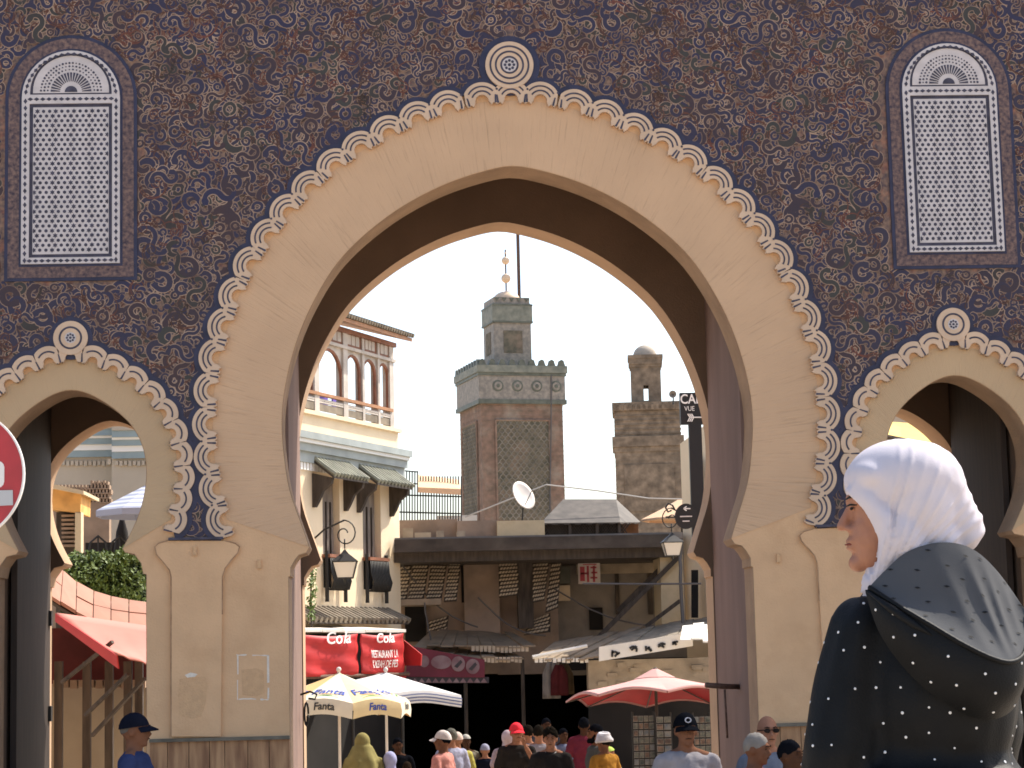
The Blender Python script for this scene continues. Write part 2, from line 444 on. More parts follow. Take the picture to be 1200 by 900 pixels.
def arcpts(r, a0, a1, n): return [(r * math.sin(lerp(a0, a1, k / n)), r * math.cos(lerp(a0, a1, k / n))) for k in range(n + 1)]
def scallop_meshes(pitch, px, two):
    """front face at y = -0.055; local x along the arch, z outwards. px = metres per photo pixel"""
    hp = pitch / 2 + 0.006
    ro = (23.5 if two else 19.5) * px; ri = (8.2 if two else 6.2) * px
    foot = (-5.5 if two else -5.0) * px
    ao = math.asin(min(1, hp / ro)); pts = arcpts(ro, -ao, ao, 14)
    hole = arcpts(ri, R(94), -R(94), 12)
    out = pts + [(hp, foot * 0.2), (hp - 0.02, foot), (hp - 0.055, foot * 0.55), (ri + 0.022, foot)] + hole + [(-ri - 0.022, foot), (-hp + 0.055, foot * 0.55), (-hp + 0.02, foot), (-hp, foot * 0.2)]
    body = MB().prism(out, (), -0.055, 0.0).mesh('scallop')
    ink = MB()
    w = 0.95 * px
    def arc(r, a, y=-0.058):
        o = arcpts(r + w, -a, a, 12); i = arcpts(r - w, a, -a, 12)
        ink.prism(o + i, (), y, -0.0545)
    if two:
        arc(12.6 * px, R(62)); arc(18.2 * px, R(55))
        for sx in (-1, 1):
            for q, (ax_, az, bx, bz) in enumerate(((0.79, -0.02, 0.86, 0.30), (1.02, -0.06, 1.04, 0.26))):
                xa, xb = sx * ax_ * hp, sx * bx * hp
                if q == 1: continue
                ink.prism([(xa - 0.010, az * hp - 0.03), (xa + 0.010, az * hp - 0.03), (xb + 0.007, bz * hp), (xb - 0.007, bz * hp)], (), -0.058, -0.0545)
        ink.prism([(hp * 0.99 + 0.012 * math.cos(k), hp * 0.62 + 0.012 * math.sin(k)) for k in (0, 1.05, 2.1, 3.14, 4.2, 5.25)], (), -0.0584, -0.0545)
    else:
        arc(12.8 * px, R(48))
        ink.prism([(hp - 0.012, -0.035), (hp + 0.006, -0.035), (hp + 0.004, 0.045), (hp - 0.006, 0.05)], (), -0.058, -0.0545)
    rb = ro + 6.0 * px; ab = R(62)
    bord = MB().prism(arcpts(rb, -ab, ab, 14) + arcpts(ri + 3.4 * px, ab, -ab, 12), (), -0.0300, -0.001).mesh('blue_border')
    return body, ink.mesh('inlay'), bord
PXM = D / F_PX
def lay_scallops(half, ax, two):
    pitch = sum(math.hypot(b[0] - a[0], b[1] - a[1]) for a, b in zip(half, half[1:])) / (len(half) - 1)
    body, ink, bord = scallop_meshes(pitch, PXM, two)
    full = [(-x, z) for x, z in reversed(half[1:])] + half
    for i, (x, z) in enumerate(full):
        a = full[max(0, i - 1)]; b = full[min(len(full) - 1, i + 1)]
        ang = math.atan2(b[1] - a[1], b[0] - a[0])
        Mx = Matrix.Translation((ax + x, -0.0004 * (i % 2), z)) @ Matrix.Rotation(-ang, 4, 'Y')
        s = link('scallop', body, M['scallop_tan'], gate); s.matrix_basis = Mx
        k = link('inlay', ink, M['inlay_blue'], s, local=True)
        k2 = link('blue_border', bord, M['plain_blue'], s, local=True); k2.location.y = -0.0006 * (i % 3) - (0.0 if two else 0.0003)
lay_scallops(half_sc, AXIS, True)
for ax in (SAX, SAXR): lay_scallops(half_ss, ax, False)
# arch bands: trowelled plaster between scallops and opening
def band(half_in, half_out, ax, m):
    zb = half_in[-1][1] if False else half_out[-1][1] - 0.02
    o = [(ax - x, z) for x, z in half_out] + [(ax - half_out[-1][0], zb - 0.05)]
    inn = [p for p in half_in if p[1] > zb - 0.3]
    poly = [(ax - x, z) for x, z in reversed(half_out)][:-1] + [(ax + x, z) for x, z in half_out] + [(ax + x, z) for x, z in reversed(inn)][:-1] + [(ax - x, z) for x, z in inn]
    MB().prism(poly, (), -0.005, 0.0).build('arch_band', m, gate)
band([(x + 0.001, z + 0.001) for x, z in half_main], half_sc, AXIS, M['arch_plaster'])
sm = polar_plaster('side_arch_plaster', (0.50, 0.345, 0.20), SAX, 3.6, (0.42, 0.27, 0.16))
sm2 = polar_plaster('side_arch_plaster_b', (0.50, 0.345, 0.20), SAXR, 3.6, (0.42, 0.27, 0.16))
sin_ = [p for p in s_half if p[1] >= stz]
for ax, m_ in ((SAX, sm), (SAXR, sm2)): band([(x + 0.001, z + 0.001) for x, z in sin_], half_ss, ax, m_)
# medallions over the arches
def medallion(ax, z, r, rings, flower):
    md = MB(); n = 40
    circ = lambda q: [(ax + q * math.cos(2 * math.pi * k / n), z + q * math.sin(2 * math.pi * k / n)) for k in range(n)]
    md.prism(circ(r), (), -0.062, 0.0)
    o = md.build('medallion', M['scallop_tan'], gate)
    bb = MB().prism(circ(r * 1.27), (), -0.0335, -0.008).build('blue_border', M['plain_blue'], o)
    for q in rings:
        MB().prism(circ(q + 0.009), [circ(q - 0.009)], -0.065, -0.0615).build('ring', M['inlay_blue'], o)
    MB().prism(circ(flower), (), -0.0645, -0.0615).build('rosette', M['lattice_white'], o)
    pt = MB()
    for k in range(8):
        a = k * math.pi / 4
        pt.prism([(ax + math.cos(a) * flower * 0.62 + flower * 0.22 * math.cos(t), z + math.sin(a) * flower * 0.62 + flower * 0.22 * math.sin(t)) for t in (0, 1.05, 2.1, 3.14, 4.2, 5.25)], (), -0.067, -0.064)
    pt.prism([(ax + flower * 0.25 * math.cos(t), z + flower * 0.25 * math.sin(t)) for t in (0, 1.05, 2.1, 3.14, 4.2, 5.25)], (), -0.067, -0.064)
    pt.build('petals', M['inlay_blue'], o)
mz = gp(601, 78)[1]
medallion(AXIS - 0.01, mz, 29 * PXM, [10 * PXM, 16.5 * PXM, 23 * PXM], 8.6 * PXM)
for ax in (SAX, SAXR): medallion(ax, gp(79, 397)[1], 20 * PXM, [12.5 * PXM], 6.5 * PXM)

# lattice windows
wp = {}
for nm, quad in (('l', ((24.5, 307), (141, 306.5), (29, 115), (140.7, 115))), ('r', ((1064, 299.5), (1176, 299.5), (1056, 108), (1166, 108)))):
    q = [gp(*p) for p in quad]
    wp[nm] = (sum(p[0] for p in q) / 4, (q[0][1] + q[1][1]) / 2, (q[2][1] + q[3][1]) / 2, (q[1][0] - q[0][0] + q[3][0] - q[2][0]) / 4)
wz0 = (wp['l'][1] + wp['r'][1]) / 2; wz1 = (wp['l'][2] + wp['r'][2]) / 2; whw = (wp['l'][3] + wp['r'][3]) / 2
wxo = (wp['r'][0] - wp['l'][0]) / 2
def arch_outline(cx, z0, z1, hw, n=24, rise=1.0):
    return [(cx - hw, z0), (cx + hw, z0)] + [(cx + hw * math.cos(math.pi * k / n), z1 + hw * rise * math.sin(math.pi * k / n)) for k in range(n + 1)]
def shrink(cx, hw, z0, z1, d): return (cx, z0 + d, z1, hw - d)
def lattice_window(cx):
    w = thing_part = bpy.data.objects.new('lattice_window', None); COL.objects.link(w); w.parent = gate
    p = PXM
    b1 = arch_outline(cx, wz0 - 20 * p, wz1, whw + 20 * p)
    b2 = arch_outline(cx, wz0 - 16 * p, wz1, whw + 16 * p)
    b3 = arch_outline(cx, wz0 - 3 * p, wz1, whw + 3.0 * p)
    fr = arch_outline(cx, wz0, wz1, whw)
    Y = -0.034
    MB().prism(b1, (), Y, -0.008).build('blue_outline', M['plain_blue'], w)
    MB().prism(b2, (), Y - 0.004, Y).build('patterned_band', M['band_fine'], w)
    MB().prism(b3, (), Y - 0.008, Y - 0.0035).build('blue_outline', M['plain_blue'], w)
    zr = wz1 - 1 * p                      # transom line
    # white frame plate with two dark recess panels
    low = [(cx - whw + 9 * p, wz0 + 7.5 * p), (cx + whw - 9 * p, wz0 + 7.5 * p), (cx + whw - 9 * p, zr - 6 * p), (cx - whw + 9 * p, zr - 6 * p)]
    hw2 = whw - 9.5 * p; nn = 24
    upz = zr + 5.0 * p
    fan = [(cx - hw2, upz), (cx + hw2, upz)] + [(cx + hw2 * math.cos(math.pi * k / nn), upz + 3 * p + (hw2 - 1 * p) * math.sin(math.pi * k / nn)) for k in range(nn + 1)]
    MB().prism(fr, [low, fan], -0.062, Y - 0.006).build('frame', M['lattice_white'], w)
    MB().prism(arch_outline(cx, wz0 + 2 * p, wz1, whw - 2 * p), (), Y - 0.012, Y - 0.0055).build('backing', M['inlay_blue'], w)
    d = 4.2 * p
    il = [(cx - whw + 9 * p + d, wz0 + 7.5 * p + d), (cx + whw - 9 * p - d, wz0 + 7.5 * p + d), (cx + whw - 9 * p - d, zr - 6 * p - d), (cx - whw + 9 * p + d, zr - 6 * p - d)]
    MB().prism(il, (), -0.050, Y - 0.0115).build('lattice', M['lattice_white'], w)
    ifan = [(cx + (x - cx) * 0.93, upz + 2.2 * p + (z - upz) * 0.91) for x, z in fan]
    MB().prism(ifan, (), -0.050, Y - 0.0115).build('fanlight', M['lattice_white'], w)
    dots = MB()
    x0, x1, z0, z1 = il[0][0] + 1.5 * p, il[1][0] - 1.5 * p, il[0][1] + 2 * p, il[2][1] - 2 * p
    ncol = 12; dx = (x1 - x0) / ncol; nrow = 30; dz = (z1 - z0) / nrow
    for r_ in range(nrow):
        for c in range(ncol + 1):
            x = x0 + dx * (c + (0.5 if r_ % 2 else 0.0)); z = z0 + dz * (r_ + 0.5)
            if x > x1 + 0.2 * dx: continue
            star = (c + (r_ % 2)) % 3 == (1 if r_ % 2 else 0)
            q = 3.25 * p if star else 2.2 * p
            if star:
                pts = [(x + q * (1.0 if k % 2 == 0 else 0.55) * math.sin(k * math.pi / 6), z + q * (1.0 if k % 2 == 0 else 0.55) * math.cos(k * math.pi / 6)) for k in range(12)]
            else:
                pts = [(x + q * math.sin(k * math.pi / 3), z + q * math.cos(k * math.pi / 3)) for k in range(6)]
            pts = [(min(max(a, x0 - p), x1 + p), b) for a, b in pts]
            dots.prism(pts, (), -0.053, -0.0495, back=False)
    tag(dots.build('lattice_openings', M['inlay_blue'], w), kind='stuff')
    # diamonds along the frame
    dm = MB()
    def diamond(x, z, a, s=2.35):
        ca, sa = math.cos(a), math.sin(a)
        dm.prism([(x + (ca * u - sa * v) * p, z + (sa * u + ca * v) * p) for u, v in ((-s * 1.45, 0), (0, -s * 0.95), (s * 1.45, 0), (0, s * 0.95))], (), -0.065, -0.0615, back=False)
    n = 24
    for k in range(n):
        z = lerp(wz0 + 4 * p, wz1 - 4 * p, k / (n - 1))
        for sx in (-1, 1): diamond(cx + sx * (whw - 4.3 * p), z, math.pi / 2)
    for k in range(14):
        x = lerp(cx - whw + 10 * p, cx + whw - 10 * p, k / 13)
        diamond(x, wz0 + 3.6 * p, 0); diamond(x, zr - 0.6 * p, 0)
    for k in range(1, 23):
        a = math.pi * k / 23
        diamond(cx + (whw - 4.3 * p) * math.cos(a), wz1 + (whw - 4.3 * p) * math.sin(a), a + math.pi / 2)
    tag(dm.build('frame_diamonds', M['inlay_blue'], w), kind='stuff')
    # the fan: rays and rosettes
    fn_ = MB(); fz = upz + 3.2 * p
    for k in range(19):
        a = math.pi * (k + 0.5) / 19
        ca, sa = math.cos(a), math.sin(a)
        r0, r1 = 13 * p, 24 * p
        fn_.prism([(cx + ca * r0 - sa * .5 * p, fz + sa * r0 + ca * .5 * p), (cx + ca * r0 + sa * .5 * p, fz + sa * r0 - ca * .5 * p), (cx + ca * r1 + sa * 1.3 * p, fz + sa * r1 - ca * 1.3 * p), (cx + ca * r1 - sa * 1.3 * p, fz + sa * r1 + ca * 1.3 * p)], (), -0.053, -0.0495, back=False)
    fn_.prism([(cx + 7.5 * p * math.cos(math.pi * k / 10), fz + 7.5 * p * math.sin(math.pi * k / 10)) for k in range(11)], (), -0.053, -0.0495, back=False)
    for ring_r, cnt in ((27.5, 20), (31.5, 24), (35.5, 28)):
        for k in range(cnt):
            a = math.pi * (k + 0.5) / cnt; x = cx + ring_r * p * math.cos(a); z = fz + ring_r * p * math.sin(a)
            q = rnd.uniform(0.9, 1.6) * p
            fn_.prism([(x + q * math.cos(t), z + q * math.sin(t)) for t in (0.3, 1.35, 2.4, 3.44, 4.5, 5.55)], (), -0.053, -0.0495, back=False)
    tag(fn_.build('fan_openings', M['inlay_blue'], w), kind='stuff')
for sx in (-1, 1): lattice_window(AXIS + sx * wxo + (wp['l'][0] + wp['r'][0]) / 2 - AXIS)
WCX = [(wp['l'][0] + wp['r'][0]) / 2 + sx * wxo for sx in (-1, 1)]

# tiled field: a plate proud of the wall whose lower edge runs behind the scallops
def tile_hole(half, ax, zb):
    return [(ax - x, z) for x, z in half] + [(ax - half[-1][0], zb)] + [(ax + half[-1][0], zb)] + [(ax + x, z) for x, z in reversed(half[1:])]
zbase = gp(230, 634)[1]
field = [(AXIS - WX, zbase), (AXIS + WX, zbase), (AXIS + WX, TOP - 0.3), (AXIS - WX, TOP - 0.3)]
def offset_half(half, d):
    out = []
    for i, (x, z) in enumerate(half):
        a = half[max(0, i - 1)]; b = half[min(len(half) - 1, i + 1)]
        tx, tz = b[0] - a[0], b[1] - a[1]
        if i == 0: tx, tz = 1, 0
        L = math.hypot(tx, tz); out.append((x - tz / L * d if i else 0.0, z + tx / L * d))
    return out
# outline with the three arches cut out of the lower edge
low = []
for half, ax in ((half_ss, SAX), (half_sc, AXIS), (half_ss, SAXR)):
    h = [p for p in offset_half(half, (14 if ax == AXIS else 11) * PXM) if p[1] > zbase + 0.02]
    low += [(ax - h[-1][0], zbase)] + [(ax - x, z) for x, z in reversed(h)] + [(ax + x, z) for x, z in h[1:]] + [(ax + h[-1][0], zbase)]
fp = [(AXIS - WX, zbase)] + low + [(AXIS + WX, zbase), (AXIS + WX, TOP - 0.3), (AXIS - WX, TOP - 0.3)]
tf = MB().prism(fp, (), -0.012, 0.0).build('tiled_field', M['tile_ground'], gate)
def in_field(x, z, mrg):
    if z < zbase or z > TOP - 0.35: return False
    for half, ax in ((half_ss, SAX), (half_sc, AXIS), (half_ss, SAXR)):
        poly = [(ax - a, b) for a, b in half] + [(ax - half[-1][0], -1), (ax + half[-1][0], -1)] + [(ax + a, b) for a, b in reversed(half[1:])]
        ins = False; md = 9e9; n = len(poly)
        for i in range(n):
            (x1, y1), (x2, y2) = poly[i], poly[(i + 1) % n]
            if (y1 > z) != (y2 > z) and x < (x2 - x1) * (z - y1) / (y2 - y1) + x1: ins = not ins
            ex, ey = x2 - x1, y2 - y1
            t = max(0, min(1, ((x - x1) * ex + (z - y1) * ey) / (ex * ex + ey * ey + 1e-12)))
            md = min(md, math.hypot(x - x1 - t * ex, z - y1 - t * ey))
        if ins or md < mrg: return False
    for cx in WCX:
        w = whw + 20 * PXM
        if abs(x - cx) < w and wz0 - 20 * PXM < z < wz1: return False
        if z >= wz1 and math.hypot(x - cx, z - wz1) < w: return False
    return True
blue = MB(); plum = MB(); olive = MB(); line = MB(); vine = MB()
r2 = random.Random(21)
def ribbon(mb, pts, wid, y):
    n = len(pts); o = len(mb.v)
    for i in range(n):
        a = pts[max(0, i - 1)]; b = pts[min(n - 1, i + 1)]
        dx, dz = b[0] - a[0], b[1] - a[1]; L = math.hypot(dx, dz) + 1e-9
        nx, nz = -dz / L * wid[i] / 2, dx / L * wid[i] / 2
        yi = y - 0.00004 * i
        mb.v.append((pts[i][0] + nx, yi, pts[i][1] + nz)); mb.v.append((pts[i][0] - nx, yi, pts[i][1] - nz))
    for i in range(n - 1):
        k = o + 2 * i
        mb.f.append((k, k + 1, k + 3, k + 2))
def arc_path(x, z, a, r, sweep, n, shrink=1.0):
    """start at (x,z) heading a, turning through sweep with radius r"""
    pts = [(x, z)]; st = abs(sweep) * r / n
    for i in range(n):
        rr = r * lerp(1.0, shrink, i / n)
        a += math.copysign(st / rr, sweep) * (abs(sweep) * rr / (abs(sweep) * rr)); x += math.cos(a) * st; z += math.sin(a) * st
        pts.append((x, z))
    return pts, a
def scroll_path(a, s, kind):
    """centre line and widths of one leaf-ended scroll"""
    u = r2.uniform
    if kind == 0:                                    # S scroll
        p1, _ = arc_path(0, 0, a, 0.090 * s * u(.8, 1.2), R(u(150, 230)), 10, u(.5, .8))
        p2, _ = arc_path(0, 0, a + math.pi, 0.090 * s * u(.8, 1.2), R(u(150, 230)), 10, u(.5, .8))
        pts = list(reversed(p2)) + p1[1:]
    elif kind == 1:                                  # C hook
        p1, _ = arc_path(0, 0, a, 0.085 * s, R(u(100, 170)), 8, u(.6, .9))
        p2, _ = arc_path(0, 0, a + math.pi, 0.085 * s, -R(u(100, 190)), 8, u(.45, .8))
        pts = list(reversed(p2)) + p1[1:]
    else:                                            # comma leaf
        pts, _ = arc_path(0, 0, a, 0.11 * s, R(u(100, 190)) * r2.choice((-1, 1)), 9, u(.4, .8))
    n = len(pts); wb = 0.050 * s * u(.85, 1.2); w = []
    for i in range(n):
        t = i / (n - 1)
        if kind == 2: k = 0.25 + 1.15 * math.sin(math.pi * min(1, t * 0.9)) ** 0.8
        else:
            k = 0.60 + 0.40 * math.sin(math.pi * t)
            if t < 0.14 or t > 0.86: k += 0.65 * math.sin(math.pi * min(1, min(t, 1 - t) / 0.14))
        if i == 0 or i == n - 1: k = 0.10
        w.append(wb * k)
    return pts, w
def draw_scroll(x, z, pts, w, s, yy, mir, mb):
    for sx, ox in mir:
        q = [(ox + sx * (x + px_), z + pz) for px_, pz in pts]
        e = 0.0001 if sx < 0 else 0.0
        ribbon(line, q, [v + 0.017 for v in w], yy + 0.0005 - e)
        ribbon(mb, q, w, yy - e)
def vine_curve(x, z, a, s, mir, yy):
    p1, a1 = arc_path(x, z, a, 0.16 * s, R(rnd.uniform(120, 200)) * rnd.choice((-1, 1)), 9, 0.7)
    p2, a2 = arc_path(p1[-1][0], p1[-1][1], a1, 0.075 * s, R(rnd.uniform(240, 380)) * rnd.choice((-1, 1)), 12, 0.3)
    pts = p1 + p2[1:]
    if any(not ok_at(a_, b_) for a_, b_ in pts[::3] + [pts[-1]]): return
    for sx, ox in mir:
        q = [(ox + sx * u, v) for u, v in pts]
        ribbon(vine, q, [0.0105] * len(q), yy - (0.0003 if sx < 0 else 0))
        if s > 0.9: ribbon(vine, [(u + 0.020, v + 0.014) for u, v in p1] if sx > 0 else [(ox - (u + 0.020), v + 0.014) for u, v in p1], [0.010] * len(p1), yy + 0.0002)
# packed placement on the left half, mirrored to the right as the real tilework is
xmin = -6.3; CELL = 0.0125; occ = set(); cellz = {}
def free(x, z, d):
    cx_, cz_ = int(x / 0.3 + 100), int(z / 0.3 + 100)
    for i in range(-1, 2):
        for j in range(-1, 2):
            for (u, v) in cellz.get((cx_ + i, cz_ + j), ()):
                if (u - x) ** 2 + (v - z) ** 2 < d * d: return False
    return True
r2 = random.Random(21)
okc = {}
def ok_at(x, z):
    k_ = (int(x / 0.03), int(z / 0.03))
    if k_ not in okc: okc[k_] = in_field(AXIS + (k_[0] + 0.5) * 0.03, (k_[1] + 0.5) * 0.03, 0.16)
    return okc[k_]
num = 0
for smin, smax, dist, tries in ((0.85, 1.1, 0.135, 9000), (0.6, 0.8, 0.085, 12000), (0.38, 0.52, 0.075, 12000)):
    cellz = {}
    for _ in range(tries):
        x = r2.uniform(xmin, -0.02); z = r2.uniform(zbase + 0.02, 8.9)
        if not ok_at(x, z) or not free(x, z, dist): continue
        pts, w = scroll_path(r2.uniform(0, 2 * math.pi), r2.uniform(smin, smax), r2.choice((0, 0, 1, 1, 2)))
        if any(x + a_ > 0.0 or not ok_at(x + a_, z + b_) for a_, b_ in pts[::2]): continue
        cellz.setdefault((int(x / 0.3 + 100), int(z / 0.3 + 100)), []).append((x, z)); num += 1
        draw_scroll(x, z, pts, w, 1, -0.0150 - 0.0009 * (num * 7 % 13) + (0.0 if smin > 0.7 else 0.0003 if smin > 0.5 else 0.0006), ((1, AXIS), (-1, AXIS)), r2.choice((blue, blue, blue, blue, blue, plum, plum, olive)))
cellz = {}
for tries in range(12000):
    x = r2.uniform(xmin, -0.05); z = r2.uniform(zbase + 0.02, 8.9)
    if not free(x, z, 0.125) or not ok_at(x, z): continue
    cellz.setdefault((int(x / 0.3 + 100), int(z / 0.3 + 100)), []).append((x, z))
    rnd.seed(tries)
    vine_curve(x, z, r2.uniform(0, 6.28), r2.uniform(0.7, 1.1), ((1, AXIS), (-1, AXIS)), -0.0160 - 0.0105 * r2.random())
rnd.seed(7)
for mb_, mt_ in ((blue, 'scroll_blue'), (plum, 'scroll_plum'), (olive, 'scroll_olive')): tag(mb_.build('scrollwork', M[mt_], tf), kind='stuff')
tag(line.build('scroll_outlines', M['scroll_line'], tf), kind='stuff')
tag(vine.build('vine_lines', M['vine_brown'], tf), kind='stuff')

# pilasters between the arches, with their little capitals and dark sill line
for sx in (-1, 1):
    def mx(px, py):
        x, z = gp(px, py); return (AXIS + sx * (AXIS - x), z)
    ol = [(197, 634), (186, 637), (182, 641), (184, 650), (191, 658), (199, 668), (201, 676), (201, 863), (259, 863), (261, 676), (264, 666), (271, 657), (279, 648), (281, 641), (276, 637), (264, 634)]
    pil = MB().prism([mx(*p) for p in ol], (), -0.035, 0.0).build('pilaster', M['plaster_pier'], gate)
    a, b = mx(198, 632), mx(262, 632)
    MB().prism([(min(a[0], b[0]), a[1] - 0.012), (max(a[0], b[0]), a[1] - 0.012), (max(a[0], b[0]), a[1] + 0.012), (min(a[0], b[0]), a[1] + 0.012)], (), -0.062, 0.0).build('sill_line', M['inlay_blue'], pil)
    for seg in (ol[:8], ol[9:]):
        pts = [mx(*q) for q in seg]
        if seg is not ol[:8] and seg[0][1] > 670: pts = [mx(261, 720)] + pts
        cr_ = MB(); ribbon(cr_, pts + ([mx(201, 720)] if seg[0][0] == 197 else []), [0.006 + 0.006 * abs(math.sin(k_ * 1.9 + sx)) for k_ in range(len(pts) + (1 if seg[0][0] == 197 else 0))], -0.0365)
        cr_.build('edge_stain', M['grime'], pil)
    lo = (min(mx(176, 866)[0], mx(340, 866)[0]), max(mx(176, 866)[0], mx(340, 866)[0])); zl = mx(255, 866)[1]
    MB().box(((lo[0] + lo[1]) / 2, -0.035, zl), (lo[1] - lo[0], 0.09, 0.03)).build('ledge', M['ledge'], gate)
    xs = [176, 197, 222, 246, 264, 291, 316, 340]
    for u, v in zip(xs, xs[1:]):
        xa, xb = sorted((mx(u, 890)[0], mx(v, 890)[0]))
        MB().box(((xa + xb) / 2, -0.02 - rnd.uniform(0, 0.006), (zl - 0.016 - 0.6) / 2), (xb - xa - 0.006, 0.05, zl - 0.016 + 0.6)).build('dado_plank', M['dado'], gate)
    # dado on the passage jambs
    for (xj, w) in ((AXIS + sx * (HALFW + 0.0), 0.02), (SAX + SHW if sx < 0 else SAXR - SHW, 0.02)):
        pass
# worn patches and old fixings on the left pier
pm = MB()
def patch(mb, pts, y):
    mb.prism([gp(*p) for p in pts], (), y, y + 0.003)
for x0, y0, x1, y1 in ((277, 767, 289, 768.4), (296, 767.5, 315, 768.6), (278, 768, 279.4, 790), (277.6, 797, 279.2, 820), (313, 768, 315.6, 800), (313.6, 806, 315.8, 819), (280, 818.5, 300, 820), (305, 819, 315, 820.4)):
    pts = [(lerp(x0, x1, t / 4) + rnd.uniform(-.4, .4), y0 + rnd.uniform(-.5, .5)) for t in range(5)] + [(lerp(x1, x0, t / 4) + rnd.uniform(-.4, .4), y1 + rnd.uniform(-.5, .5)) for t in range(5)]
    patch(pm, pts, -0.0033)
patch(pm, [(217, 791), (224, 788), (232, 790), (229, 793), (220, 794)], -0.0385)
tag(pm.build('paint_marks', M['chalk'], gate), kind='stuff')
sp = MB(); sp2 = MB()
patch(sp, [(211, 796), (222, 793), (241, 793), (244, 800), (241, 826), (236, 840), (226, 842), (211, 838), (209, 815)], -0.0375)
patch(sp2, [(283, 785), (300, 783), (309, 786), (310, 812), (300, 816), (284, 814)], -0.0028)
sp.build('bare_plaster', M['stain'], gate); sp2.build('bare_plaster', M['stain'], gate)
for px, py, y in ((229, 646, -0.045), (304, 661, -0.01), (912, 654, -0.01)):
    x, z = gp(px, py); MB().box((x, y, z), (0.035, 0.03, 0.085)).build('wall_fixing', M['stain'], gate)
# hinge posts of the vanished doors on the jambs
x = AXIS + HALFW - 0.02
p = P(848, 806, D + 0.9)
hb = MB().tube([(AXIS + HALFW + 0.02, 1.2, p.z + 0.0), (AXIS + HALFW - 0.16, 1.05, p.z + 0.01), (AXIS + HALFW - 0.36, 0.95, p.z + 0.03)], 0.028, 10)
hb.tube([(AXIS + HALFW - 0.16, 1.05, p.z - 0.02), (AXIS + HALFW - 0.15, 1.05, p.z - 0.5)], 0.011, 8)
hb.build('door_bolt', M['rust'], gate, smooth=True)
p = P(358, 825, D + 2.2)
hk = MB(); xx = AXIS - HALFW
hk.tube([(xx + 0.0, 2.1, p.z + 0.1), (xx + 0.10, 2.05, p.z + 0.13), (xx + 0.17, 2.05, p.z + 0.1), (xx + 0.15, 2.05, p.z + 0.05), (xx + 0.08, 2.05, p.z + 0.06)], 0.012, 6)
hk.tube([(xx + 0.06 + 0.02 * math.cos(t), 2.05, p.z - 0.1 + 0.12 * math.sin(t)) for t in [k * 0.52 for k in range(13)]], 0.012, 6)
hk.build('iron_ring', M['iron'], gate, smooth=True)
# ------------------------------------------------------------------ materials of the street behind the gate
mat('cafe_wall', (0.74, 0.60, 0.41), 0.9, var=0.05, scale=1.0, bump=0.1, bscale=20, dirt=(0.55, 0.42, 0.28), dirt_scale=0.7, dirt_amt=0.4)
mat('cafe_trim', (0.46, 0.41, 0.355), 0.7, var=0.15, scale=3)
mat('wood_red', (0.22, 0.09, 0.05), 0.6, var=0.25, scale=4)
mat('wood_orange', (0.33, 0.16, 0.075), 0.6, var=0.2, scale=4)
mat('cornice_blue', (0.29, 0.32, 0.31), 0.7, var=0.12, scale=2)
mat('cornice_white', (0.75, 0.75, 0.72), 0.7)
mat('green_tile', (0.23, 0.23, 0.17), 0.6, var=0.3, scale=3)
mat('wood_dark', (0.055, 0.042, 0.032), 0.7, var=0.4, scale=3, stretch=(4, 4, 0.7))
mat('shutter', (0.19, 0.155, 0.125), 0.7, var=0.25, scale=5, stretch=(1, 1, 0.4))
mat('tile_grey', (0.20, 0.165, 0.12), 0.8, var=0.3, scale=3)
mat('canvas_white', (0.72, 0.68, 0.60), 0.8, var=0.06, scale=2)
mat('banner_red', (0.42, 0.022, 0.022), 0.55, var=0.15, scale=1.5, bump=0.15, bscale=5)
mat('letter_white', (0.80, 0.76, 0.72), 0.7)
mat('shed_dark', (0.062, 0.048, 0.038), 0.8, var=0.4, scale=1.2, stretch=(1, 1, 2), dirt=(0.12, 0.10, 0.08), dirt_amt=0.5)
mat('wall_brown', (0.27, 0.20, 0.15), 0.9, var=0.2, scale=1.0, dirt=(0.12, 0.09, 0.07), dirt_scale=0.8, dirt_amt=0.7, bump=0.2, bscale=10)
mat('wall_grey', (0.22, 0.195, 0.17), 0.9, var=0.2, scale=0.8, dirt=(0.10, 0.085, 0.07), dirt_scale=0.7, dirt_amt=0.7, bump=0.2, bscale=10)
mat('parapet_cream', (0.52, 0.42, 0.27), 0.9, var=0.12, scale=2, dirt=(0.25, 0.18, 0.1), dirt_scale=2, dirt_amt=0.6)
mat('slat_pale', (0.52, 0.42, 0.30), 0.8, var=0.2, scale=2)  # light through screen holes put into the colour; also fringes and a shutter
mat('souk_dark', (0.014, 0.012, 0.011), 0.95, var=0.3, scale=1)  # near-black: shade of open interiors put into the colour; also plain dark things
mat('tin_roof', (0.26, 0.195, 0.13), 0.7, var=0.2, scale=2, dirt=(0.16, 0.12, 0.09), dirt_scale=1.5, dirt_amt=0.7)
mat('tin_dark', (0.07, 0.058, 0.047), 0.7, var=0.35, scale=1.5, stretch=(2, 2, 1))
mat('banner_plum', (0.13, 0.020, 0.036), 0.6, var=0.15, scale=2)
mat('brick_old', (0.25, 0.155, 0.11), 0.95, col2=(0.15, 0.105, 0.075), scale=2.6, detail=10, bump=0.6, bscale=5, dirt=(0.29, 0.235, 0.18), dirt_scale=0.7, dirt_amt=0.85)
mat('zellige', (0.235, 0.225, 0.175), 0.6, col2=(0.13, 0.135, 0.105), scale=2.2, detail=6, bump=0.3, bscale=4)
mat('zellige_band', (0.30, 0.255, 0.205), 0.6, col2=(0.17, 0.15, 0.125), scale=3.5, detail=5, bump=0.3, bscale=5)
mat('green_glaze', (0.105, 0.108, 0.082), 0.5, var=0.25, scale=2)
mat('sebka', (0.19, 0.15, 0.105), 0.9, col2=(0.085, 0.08, 0.055), scale=2.5, detail=8, dirt=(0.27, 0.17, 0.12), dirt_scale=0.5, dirt_amt=0.7)
